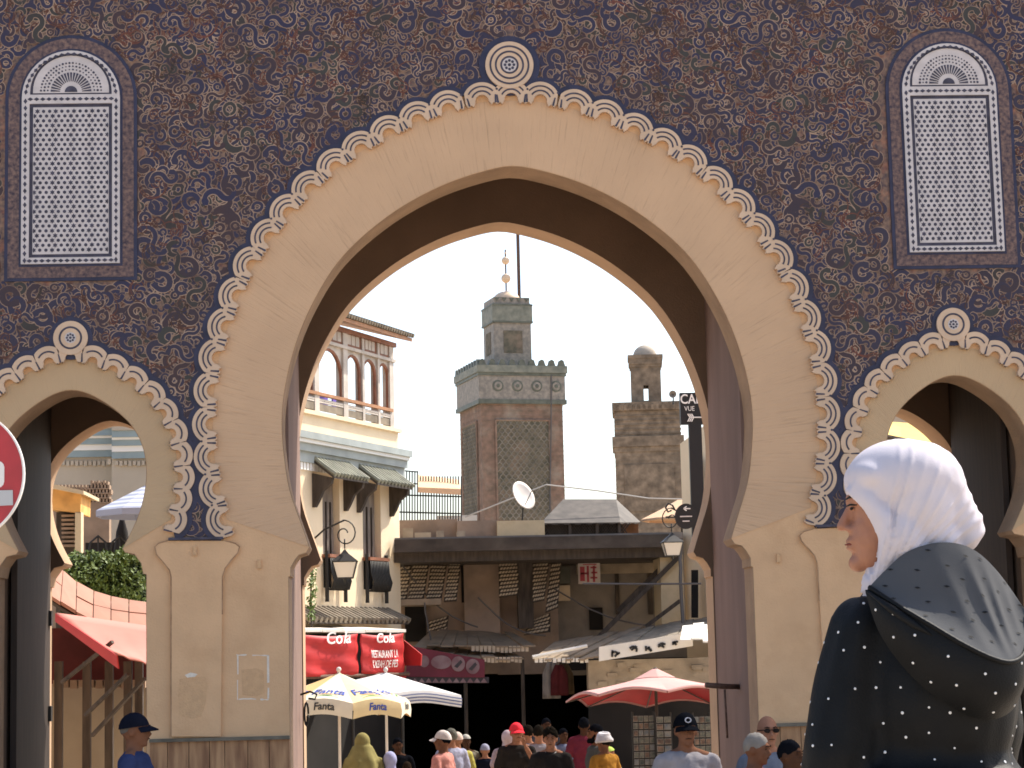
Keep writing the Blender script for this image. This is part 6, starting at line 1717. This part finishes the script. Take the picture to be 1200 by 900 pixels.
def face_bits():
    if 'facebits' in CACHE: return CACHE['facebits']
    mb = MB()
    for s in (-1, 1):
        mb.ell(HC + Vector((s * 0.033, -0.083, 0.008)), (0.012, 0.006, 0.0055), 8, 6)
        mb.tube([HC + Vector((s * 0.014, -0.098, 0.026)), HC + Vector((s * 0.034, -0.095, 0.033)), HC + Vector((s * 0.052, -0.083, 0.026))], [0.004, 0.006, 0.003], 6)
    mb.tube([HC + Vector((-0.024, -0.094, -0.062)), HC + Vector((0, -0.101, -0.059)), HC + Vector((0.024, -0.094, -0.062))], [0.002, 0.004, 0.002], 6)
    CACHE['facebits'] = mb.mesh('face', True); return CACHE['facebits']
def beard_mesh():
    if 'beard' in CACHE: return CACHE['beard']
    mb = MB(); mb.ell(HC + Vector((0, -0.045, -0.088)), (0.058, 0.058, 0.045), 14, 10); mb.ell(HC + Vector((0, -0.09, -0.098)), (0.034, 0.024, 0.030), 12, 8)
    for s in (-1, 1): mb.cap(HC + Vector((s * 0.064, -0.02, -0.02)), HC + Vector((s * 0.05, -0.05, -0.08)), 0.014, 0.02)
    CACHE['beard'] = fuse(mb, 0.009, 2, 'beard'); return CACHE['beard']
def glasses_mesh():
    if 'glasses' in CACHE: return CACHE['glasses']
    mb = MB()
    for s in (-1, 1):
        c = HC + Vector((s * 0.035, -0.104, 0.006))
        mb.tube([c + Vector((0.023 * math.cos(t), 0.004 * abs(math.cos(t)), 0.015 * math.sin(t))) for t in [k * math.pi / 8 for k in range(17)]], 0.003, 6)
        mb.box(c + Vector((0, 0.003, 0)), (0.038, 0.003, 0.024))
        mb.tube([c + Vector((s * 0.023, 0, 0.006)), HC + Vector((s * 0.082, 0.0, 0.006))], 0.004, 5)
    mb.tube([HC + Vector((-0.01, -0.108, 0.012)), HC + Vector((0.01, -0.108, 0.012))], 0.004, 5)
    CACHE['glasses'] = mb.mesh('glasses', True); return CACHE['glasses']
def collar_mesh():
    if 'collar' in CACHE: return CACHE['collar']
    mb = MB(); rows = []
    for j in range(4):
        row = []
        for i in range(25):
            a = R(14) + R(332) * i / 24; f = abs(math.cos(a / 2)) ** 6           # opening at the throat
            r_ = 0.074 + 0.010 * j
            row.append(Vector((math.sin(a) * r_, 0.012 - math.cos(a) * (r_ + 0.006), 1.505 - 0.028 * j - 0.055 * f - 0.004 * j * j)))
        rows.append(row)
    mb.grid(rows); mb.grid([[q + Vector((0, 0, -0.006)) for q in r_] for r_ in rows])
    CACHE['collar'] = mb.mesh('collar', True); return CACHE['collar']
def cmat(col, rough=1.0):
    k = 'c_%02d_%02d_%02d' % tuple(int(x * 99) for x in col)
    return MATS.get(k) or mat(k, col, rough, var=0.14, scale=10, bump=0.12, bscale=60, spec=0.0)
SKIN = {'tan': (0.25, 0.125, 0.080), 'dark': (0.060, 0.031, 0.020), 'mid': (0.145, 0.070, 0.043), 'fair': (0.36, 0.20, 0.14)}
def dk(c): return tuple(x * 0.35 for x in c) if c and max(c) < 0.06 else c
def person(label, px, py_top, Z, rz, skin, top, gear, gear_col, pose='down', long_sleeve=False, robe=False, legs=(0.03, 0.032, 0.04), extra=0.0, hair=None, hair_col=(0.02, 0.016, 0.013), beard=False, glasses=False, lean=0.0, collar=None):
    """px, py_top: photo pixel of the top of the head; the height follows from the ground below"""
    top = dk(top); gear_col = dk(gear_col); hair_col = dk(hair_col)
    q = P(px, py_top, Z); gz_ = ground_z(q.y); H = q.z - gz_
    base = 1.745 + {'short': 0.01, 'curly': 0.035, 'thin': 0.005, 'cap': 0.018, 'kufi': 0.015, 'turban': 0.03, 'scarf': 0.02, 'shawl': 0.02}.get(gear, 0) + extra
    s = H / base
    t = thing('person', label, 'person', (q.x, q.y, gz_), R(rz)); t.scale = (s, s, s)
    t.matrix_basis = Matrix.Translation((q.x, q.y, gz_)) @ Matrix.Rotation(R(rz), 4, 'Z') @ Matrix.Rotation(R(lean), 4, 'X') @ Matrix.Scale(s, 4)
    link('body', body_mesh(pose), cmat(SKIN[skin], 0.55), t, True)
    link('face', face_bits(), cmat((0.035, 0.02, 0.016)), t, True)
    link('robe' if robe else 'shirt', top_mesh(pose, long_sleeve, robe), cmat(top), t, True)
    if not robe: link('trousers', legs_mesh(), cmat(legs), t, True)
    link('shoes', shoes_mesh(), cmat((0.05, 0.04, 0.035)), t, True)
    if gear: link({'short': 'hair', 'curly': 'hair', 'thin': 'hair', 'shawl': 'headscarf', 'scarf': 'headscarf', 'kufi': 'skullcap'}.get(gear, gear), headgear(gear), cmat(gear_col), t, True)
    if hair: link('hair', headgear(hair), cmat(hair_col), t, True)
    if beard: link('beard', beard_mesh(), cmat(hair_col), t, True)
    if collar: link('collar', collar_mesh(), cmat(collar), t, True)
    if glasses: link('glasses', glasses_mesh(), cmat((0.02, 0.018, 0.017), 0.3), t, True)
    return t
# before the gate
person('man in a navy cap and navy shirt walking right past the left pier', 159, 834, 15.2, 82, 'mid', (0.025, 0.035, 0.085), 'cap', (0.02, 0.024, 0.042), hair='thin', hair_col=(0.10, 0.09, 0.08))
b_ = person('man in a dark badged cap and pale shirt facing us at the right jamb', 803, 834, 14.4, 4, 'mid', (0.21, 0.195, 0.20), 'cap', (0.014, 0.015, 0.02), long_sleeve=True)
n = 20
bd = MB().prism([(0.024 * math.cos(2 * math.pi * k / n), HC.z + 0.075 + 0.020 * math.sin(2 * math.pi * k / n)) for k in range(n)], [[(0.017 * math.cos(2 * math.pi * k / n), HC.z + 0.075 + 0.014 * math.sin(2 * math.pi * k / n)) for k in range(n)]], -0.102, -0.085).build('badge', cmat((0.35, 0.36, 0.40)), b_, local=True)
person('grey haired man in a red shirt with head turned right', 862, 857, 13.9, 62, 'mid', (0.42, 0.02, 0.03), 'short', (0.17, 0.155, 0.14), lean=6)
person('bald man with dark glasses and blue grey shirt before the right pier', 899, 839, 14.9, 8, 'tan', (0.11, 0.125, 0.155), None, None, glasses=True, long_sleeve=True)
person('dark skinned person in a navy vest half hidden by the woman in black', 926, 866, 13.6, 50, 'dark', (0.025, 0.03, 0.065), 'short', (0.015, 0.012, 0.011))
# beyond the gate
person('woman under a long yellow green headscarf seen from behind', 425, 858, 24.6, 170, 'tan', (0.17, 0.145, 0.06), 'shawl', (0.205, 0.18, 0.075), robe=True)
person('short person in a lavender headscarf right of the yellow scarf', 457, 880, 24.6, 180, 'tan', (0.30, 0.31, 0.44), 'scarf', (0.30, 0.31, 0.47), robe=True)
person('young man with short dark hair and black shirt behind the scarves', 466, 864, 31.0, 10, 'dark', (0.018, 0.017, 0.017), 'short', (0.012, 0.010, 0.009))
person('child with brown hair low between the lavender scarf and the black shirt', 477, 892, 28.0, 160, 'dark', (0.05, 0.04, 0.035), 'short', (0.05, 0.035, 0.025))
person('man in a white peaked cap and pink shirt looking left', 518, 855, 24.8, -115, 'mid', (0.42, 0.19, 0.16), 'cap', (0.50, 0.45, 0.42), hair='short', hair_col=(0.015, 0.012, 0.01))
person('grey haired man in a lavender grey shirt behind the white peaked cap', 528, 853, 28.5, -150, 'tan', (0.24, 0.25, 0.33), 'short', (0.10, 0.10, 0.085))
person('man in a pale cap and yellow green shirt behind the grey haired man', 535, 857, 30.5, -160, 'tan', (0.30, 0.27, 0.07), 'cap', (0.45, 0.36, 0.31))
person('man in a white skullcap and pale robe in the market shade', 546, 860, 34.0, 15, 'dark', (0.12, 0.11, 0.085), 'kufi', (0.32, 0.31, 0.27), robe=True)
person('person in a pale cap with a dark backpack walking away', 568, 871, 34.0, 185, 'tan', (0.018, 0.02, 0.03), 'cap', (0.22, 0.22, 0.28))
person('woman in a pale pink headscarf behind the red cap', 594, 855, 33.0, 190, 'tan', (0.26, 0.2, 0.215), 'scarf', (0.34, 0.27, 0.285), robe=True)
person('man in a bright red cap and dark shirt with a hand at his mouth', 605, 846, 26.5, 12, 'tan', (0.035, 0.035, 0.035), 'cap', (0.62, 0.035, 0.05), pose='face')
person('man in a grey lilac shirt just behind the red cap', 618, 849, 31.0, 200, 'tan', (0.15, 0.145, 0.17), 'short', (0.03, 0.025, 0.02))
person('person in a pale shirt behind the curly haired man', 631, 849, 30.0, 170, 'tan', (0.2, 0.19, 0.21), 'short', (0.035, 0.028, 0.022))
person('distant dark haired person deepest in the market mouth', 640, 841, 40.0, 10, 'dark', (0.05, 0.05, 0.06), 'short', (0.012, 0.01, 0.01))
person('curly haired man in a dark shirt with white collar looking down', 645, 850, 24.0, -6, 'tan', (0.035, 0.033, 0.033), 'curly', (0.03, 0.022, 0.017), pose='bent', lean=4, collar=(0.4, 0.39, 0.37))
person('person in a blue shirt in the shade right of the curly hair', 660, 853, 36.0, 20, 'dark', (0.10, 0.11, 0.16), 'short', (0.012, 0.01, 0.01))
person('person in a long maroon robe walking in the shade', 684, 840, 33.0, 175, 'dark', (0.11, 0.02, 0.032), 'short', (0.02, 0.015, 0.012), robe=True)
person('bearded man with dark hair in profile to the left', 697, 848, 26.8, -80, 'mid', (0.06, 0.06, 0.055), 'short', (0.02, 0.016, 0.013), beard=True)
person('woman in a white turban and mustard top looking left', 707, 857, 25.2, -140, 'mid', (0.24, 0.12, 0.025), 'turban', (0.42, 0.41, 0.43), hair='short', hair_col=(0.03, 0.02, 0.015))
person('stooping person in grey with a lime green cap by the postcard rack', 729, 872, 29.5, -60, 'mid', (0.20, 0.20, 0.19), 'kufi', (0.32, 0.44, 0.10), lean=10)
# ------------------------------------------------------------------ the woman in the foreground
ZW = 3.6; UW = ZW / F_PX
def W(px, py, dy=0.0):
    """photo pixel at her distance, dy metres behind (+) or nearer (-); the depth does not shift it sideways"""
    p_ = P(px, py, ZW); return Vector((p_.x, p_.y + dy, p_.z))
foot = W(1085, 700); gzw = ground_z(foot.y)
wm = thing('person', 'woman in a white headscarf and hooded black studded coat, looking left', 'person', (foot.x, foot.y, gzw))
mat('skin_woman', (0.30, 0.135, 0.080), 0.5, var=0.08, scale=30, bump=0.1, bscale=200, spec=0.3)
mat('coat', (0.0036, 0.0040, 0.0047), 0.6, var=0.25, scale=14, bump=0.12, bscale=260, spec=0.16)
mat('hood_lining', (0.066, 0.067, 0.070), 0.8, var=0.05, scale=8, bump=0.03, bscale=300, spec=0.1)
mat('stud', (0.62, 0.62, 0.62), 0.35, spec=0.6)
mat('thread_dark', (0.006, 0.006, 0.007), 0.8)
hj = mat('headscarf', (0.52, 0.48, 0.51), 0.9, var=0.03, scale=10, bump=0.06, bscale=320, spec=0.1)
# head and face, joined to a neck: one skin
sk_ = MB()
sk_.ell(W(1046, 600), (50 * UW, 0.074, 66 * UW), 20, 16)
sk_.ell(W(1019, 630, 0.0), (24 * UW, 0.052, 36 * UW), 16, 12)
sk_.ell(W(1002, 586, 0.0), (10 * UW, 0.044, 14 * UW), 12, 8)             # brow
sk_.cap(W(998, 592, 0.004), W(989, 613, 0.004), 4.5 * UW, 6.5 * UW)       # nose
sk_.ell(W(987, 617, 0.004), (6.5 * UW, 0.012, 6 * UW), 10, 8)
sk_.ell(W(996, 621, -0.008), (6 * UW, 0.008, 5 * UW), 10, 8)
sk_.ell(W(997, 634, 0.0), (6 * UW, 0.022, 4 * UW), 10, 8); sk_.ell(W(998, 642, 0.0), (6.5 * UW, 0.020, 4 * UW), 10, 8)
sk_.ell(W(1006, 660, 0.0), (12 * UW, 0.024, 11 * UW), 12, 8)             # chin
sk_.ell(W(1019, 648, -0.014), (19 * UW, 0.030, 20 * UW), 12, 8); sk_.ell(W(1013, 618, -0.022), (14 * UW, 0.024, 16 * UW), 12, 8)
sk_.cap(W(1050, 640, 0.01), W(1070, 720, 0.01), 0.055, 0.06)
me = fuse(sk_, 0.0035, 4, 'head'); link('head', me, M['skin_woman'], wm)
ey = MB(); ey.tube([W(990.5, 594, -0.006), W(993, 592.5, -0.020), W(999, 593.5, -0.034)], [0.0010, 0.0018, 0.001], 6)
ey.ell(W(995, 597, -0.020), (0.0030, 0.007, 0.0028), 8, 6)
ey.build('eye', M['thread_dark'], wm, smooth=True)
br_ = MB(); br_.tube([W(989.5, 586, -0.010), W(993, 583, -0.028), W(1000, 583, -0.040)], [0.0012, 0.0024, 0.0012], 6); br_.build('eyebrow', M['thread_dark'], wm, smooth=True)
lp = MB(); lp.tube([W(990.5, 638.5, 0.0), W(994, 638.2, -0.012), W(1001, 639, -0.020)], [0.0012, 0.0022, 0.001], 6); lp.build('lips', cmat((0.16, 0.05, 0.04)), wm, smooth=True)
# headscarf: skull, bun, folds drawn to the throat
sc = MB()
sc.ell(W(1057, 566, 0.0), (68.5 * UW, 0.098, 52.5 * UW), 22, 18)
sc.ell(W(1066, 590, 0.0), (56 * UW, 0.097, 66 * UW), 22, 18)
sc.cap(W(1076, 572, 0.0), W(1119, 617, 0.005), 57 * UW, 35 * UW, 24)
sc.ell(W(1015, 561, 0.0), (25 * UW, 0.085, 24 * UW), 18, 12)
sc.ell(W(1050, 632, -0.005), (34 * UW, 0.092, 56 * UW), 18, 14)
sc.ell(W(1043, 628, -0.045), (22 * UW, 0.036, 46 * UW), 16, 12)
sc.tube([W(*q) for q in ((989, 574, -.020), (996, 586, -.046), (1006, 600, -.060), (1015, 615, -.068), (1020, 633, -.070), (1022, 652, -.062), (1018, 672, -.050), (1012, 690, -.035))], 0.006, 8)
sc.tube([W(*q) for q in ((1000, 570, -.035), (1012, 590, -.062), (1024, 610, -.072), (1032, 636, -.074), (1033, 660, -.065), (1026, 690, -.045))], 0.016, 10)
sc.ell(W(1084, 632, 0.0), (42 * UW, 0.078, 36 * UW), 16, 12)
sc.cap(W(1044, 655, -0.005), W(1027, 690, -0.02), 0.038, 0.032)
me = fuse(sc, 0.0042, 14, 'headscarf')
c_ = W(1016, 700); nr = [v.normal.copy() for v in me.vertices]
for v, n_ in zip(me.vertices, nr):
    dx, dz = (v.co.x - c_.x) / UW, (v.co.z - c_.z) / UW
    ang = math.atan2(dz, dx); rad = math.hypot(dx, dz)
    near = max(0.0, min(1.0, (180 - rad) / 110))                     # folds die out over the crown
    f = noise.noise(Vector((ang * 7 + 3, rad * 0.004, 1.0)))
    seam = 0.0
    for a0_, wd, am in ((1.36, .016, .7), (1.27, .014, 1.1), (1.17, .020, .5), (1.07, .014, .8), (0.97, .018, .7), (0.86, .014, .6), (0.76, .022, .8), (0.66, .016, .7), (0.57, .024, 1.0), (0.47, .030, 1.2), (0.37, .022, .8), (0.28, .020, .7)):
        seam += am * math.exp(-((ang - a0_ - 0.02 * math.sin(rad * 0.02 + a0_ * 9)) / wd) ** 2)
    reach = max(0.0, min(1.0, (205 - rad) / 90))
    v.co += n_ * (0.0060 * near * f + 0.0058 * seam * reach)
me.update(); link('headscarf', me, hj, wm)
# coat: one continuous garment from shoulders to hem
ct = MB()
ct.ell(W(1085, 712, 0.01), (74 * UW, 0.085, 52 * UW), 20, 14)
ct.ell(W(1048, 742, 0.0), (62 * UW, 0.095, 52 * UW), 20, 14)
ct.ell(W(1128, 732, 0.0), (58 * UW, 0.095, 56 * UW), 20, 14)
ct.ell(W(1090, 815, 0.0), (100 * UW, 0.135, 130 * UW), 22, 16); ct.ell(W(1092, 960, 0.0), (108 * UW, 0.140, 150 * UW), 22, 16)
ct.cap(W(1010, 742, -0.02), W(981, 880, -0.03), 0.066, 0.070); ct.cap(W(981, 880, -0.03), W(972, 930, -0.02), 0.070, 0.064); ct.cap(W(972, 930, -0.02), W(940, 1075, 0.10), 0.062, 0.044)
ct.cap(W(1152, 735, 0.06), W(1172, 860, 0.08), 0.058, 0.066); ct.cap(W(1172, 860, 0.08), W(1165, 960, 0.10), 0.064, 0.058); ct.cap(W(1165, 960, 0.10), W(1060, 1060, 0.26), 0.058, 0.044)
hip = W(1090, 1080); ct.tube([W(1090, 900), hip, Vector((hip.x, hip.y, gzw + 0.55)), Vector((hip.x, hip.y, gzw + 0.12))], [0.155, 0.185, 0.215, 0.26], 26)
me = fuse(ct, 0.0085, 5, 'coat'); nr = [v.normal.copy() for v in me.vertices]
for v, n_ in zip(me.vertices, nr):                      # soft drape: long folds falling from the shoulders
    fold = noise.noise(Vector((v.co.x * 13 + v.co.z * 3.0, v.co.y * 13, v.co.z * 2.2))) + 0.5 * noise.noise(Vector((v.co.x * 28 - v.co.z * 5, v.co.y * 28, v.co.z * 6)))
    v.co += n_ * 0.0095 * fold
me.update()
coat = link('coat', me, M['coat'], wm)
coat_bvh = BVHTree.FromPolygons([v.co for v in me.vertices], [p_.vertices for p_ in me.polygons])
# hood lying open on her back: grey lining inside the rim, black outside below it
rimp = [(1004, 690, -.098), (1030, 713, -.150), (1062, 735, -.178), (1096, 757, -.196), (1128, 772, -.198), (1150, 775, -.186), (1168, 766, -.160), (1181, 746, -.122), (1187, 720, -.085)]
colp = [(1004, 690, -.098), (1022, 672, -.092), (1046, 651, -.092), (1076, 640, -.095), (1106, 640, -.090), (1130, 649, -.080), (1152, 667, -.070), (1171, 690, -.065), (1187, 720, -.085)]
botp = [(1000, 696, -.096), (1014, 745, -.118), (1046, 792, -.140), (1086, 824, -.150), (1124, 840, -.146), (1156, 834, -.130), (1178, 810, -.100), (1190, 776, -.070), (1190, 735, -.060)]
def spline(pts, t):
    n_ = len(pts) - 1; x = min(max(t, 0), 0.99999) * n_; i = int(x); u = x - i
    p0, p1, p2, p3 = (pts[max(0, min(n_, i + k))] for k in (-1, 0, 1, 2))
    return [0.5 * (2 * b + (c - a) * u + (2 * a - 5 * b + 4 * c - d) * u * u + (3 * b - a - 3 * c + d) * u ** 3) for a, b, c, d in zip(p0, p1, p2, p3)]
def hood_in(u, v):
    a, b = spline(colp, u), spline(rimp, u)
    q = [lerp(i, j, v) for i, j in zip(a, b)]
    w_ = math.sin(math.pi * u) ** 0.7
    dy = q[2] + 0.014 * math.sin(math.pi * v ** 1.6) * w_ - 0.011 * w_ * math.sin(math.pi * min(1, v)) * (0.2 + v) * (math.exp(-((u - 0.52 - 0.10 * v) / 0.035) ** 2) + math.exp(-((u - 0.66 - 0.03 * v) / 0.03) ** 2) + 0.6 * math.exp(-((u - 0.36 - 0.12 * v) / 0.04) ** 2) + 0.5 * math.exp(-((u - 0.80) / 0.03) ** 2))
    return W(q[0], q[1], dy)
def hood_out(u, v):
    a, b = spline(rimp, u), spline(botp, u)
    q = [lerp(i, j, v) for i, j in zip(a, b)]
    w_ = math.sin(math.pi * u) ** 0.6
    return W(q[0], q[1] + 5 * w_ * math.sin(math.pi * v), q[2] - 0.020 * math.sin(math.pi * v) * w_ + 0.007 * math.sin(u * 13 + v * 5) * v * w_ * (1 - v))
o = MB().grid([[hood_in(i / 60, j / 24) for i in range(61)] for j in range(25)]).build('hood_lining', M['hood_lining'], wm, smooth=True)
hood_me = MB().grid([[hood_out(i / 60, j / 20) for i in range(61)] for j in range(21)]).mesh('hood', True)
hood = link('hood', hood_me, M['coat'], wm)
MB().tube([W(*spline(rimp, i / 70)) + Vector((0, -0.002, 0)) for i in range(71)], 0.0042, 8).build('hood_hem', M['coat'], hood, smooth=True)
# second fold line over the left shoulder
MB().tube([W(1000, 694, -.10), W(1022, 716, -.150), W(1045, 734, -.168), W(1062, 746, -.180)], [0.002, 0.007, 0.007, 0.002], 8).build('fold', M['coat'], hood, smooth=True)
# studs on the outside, their dark backs inside the hood
rr = random.Random(12); st = MB(); taken = []
def stud(mb, c, n_, r_, h, n=6, ax=1.0):
    t_ = n_.orthogonal().normalized(); b_ = n_.cross(t_)
    ring = [c + (t_ * math.cos(2 * math.pi * k / n) * ax + b_ * math.sin(2 * math.pi * k / n)) * r_ for k in range(n)]
    mb.add([q - n_ * 0.002 for q in ring] + [q + n_ * h for q in ring] + [c + n_ * h * 1.5], [(k, (k + 1) % n, n + (k + 1) % n, n + k) for k in range(n)] + [(n + k, n + (k + 1) % n, 2 * n) for k in range(n)])
polys = list(me.polygons)
for _ in range(9000):
    p_ = polys[rr.randrange(len(polys))]; c = p_.center
    if any((c - q).length < 0.034 for q in taken): continue
    taken.append(c.copy())
    if rr.random() < 0.12: continue
    stud(st, c.copy(), p_.normal.copy(), 0.0024 * rr.uniform(0.75, 1.15), 0.001)
    if len(taken) > 1200: break
tk2 = []
for _ in range(900):
    u, v = rr.uniform(0.06, 0.94), rr.uniform(0.10, 0.92); c = hood_out(u, v)
    if any((c - q).length < 0.036 for q in tk2): continue
    tk2.append(c)
    n_ = (hood_out(u + 0.01, v) - c).cross(hood_out(u, v + 0.01) - c).normalized()
    if n_.y > 0: n_ = -n_
    stud(st, c, n_, 0.0024, 0.001)
tag(st.build('studs', M['stud'], coat), kind='stuff')
sd = MB(); tk3 = []
for _ in range(900):
    u, v = rr.uniform(0.06, 0.94), rr.uniform(0.06, 0.90); c = hood_in(u, v)
    if any((c - q).length < 0.030 for q in tk3): continue
    tk3.append(c)
    n_ = (hood_in(u + 0.01, v) - c).cross(hood_in(u, v + 0.01) - c).normalized()
    if n_.y > 0: n_ = -n_
    a = W(0, 0) * 0 + Vector((1, 0, -0.25 + rr.uniform(-.15, .15))).normalized(); a = (a - n_ * a.dot(n_)).normalized(); b = n_.cross(a)
    q = [c + n_ * 0.0012 + a * 0.0055, c + n_ * 0.0012 + b * 0.002, c + n_ * 0.0012 - a * 0.0055, c + n_ * 0.0012 - b * 0.002]
    sd.add(q, [(0, 1, 2, 3)])
tag(sd.build('stud_backs', M['thread_dark'], o), kind='stuff')
# hands and shoes, below the frame
hn = MB()
finger_set(hn, W(940, 1080, 0.10), (-0.2, 0.5, -1), (0.3, 0.8, 0.3), 0.5); finger_set(hn, W(1060, 1062, 0.26), (-1, 0.3, -0.2), (0, 0.3, 1), 0.5)
hn.build('hands', M['skin_woman'], wm, smooth=True)
for s in (-1, 1):
    MB().ell((hip.x - 0.06, hip.y + s * 0.09, gzw + 0.05), (0.13, 0.045, 0.05), 14, 8).build('shoe', M['coat'], wm, smooth=True)
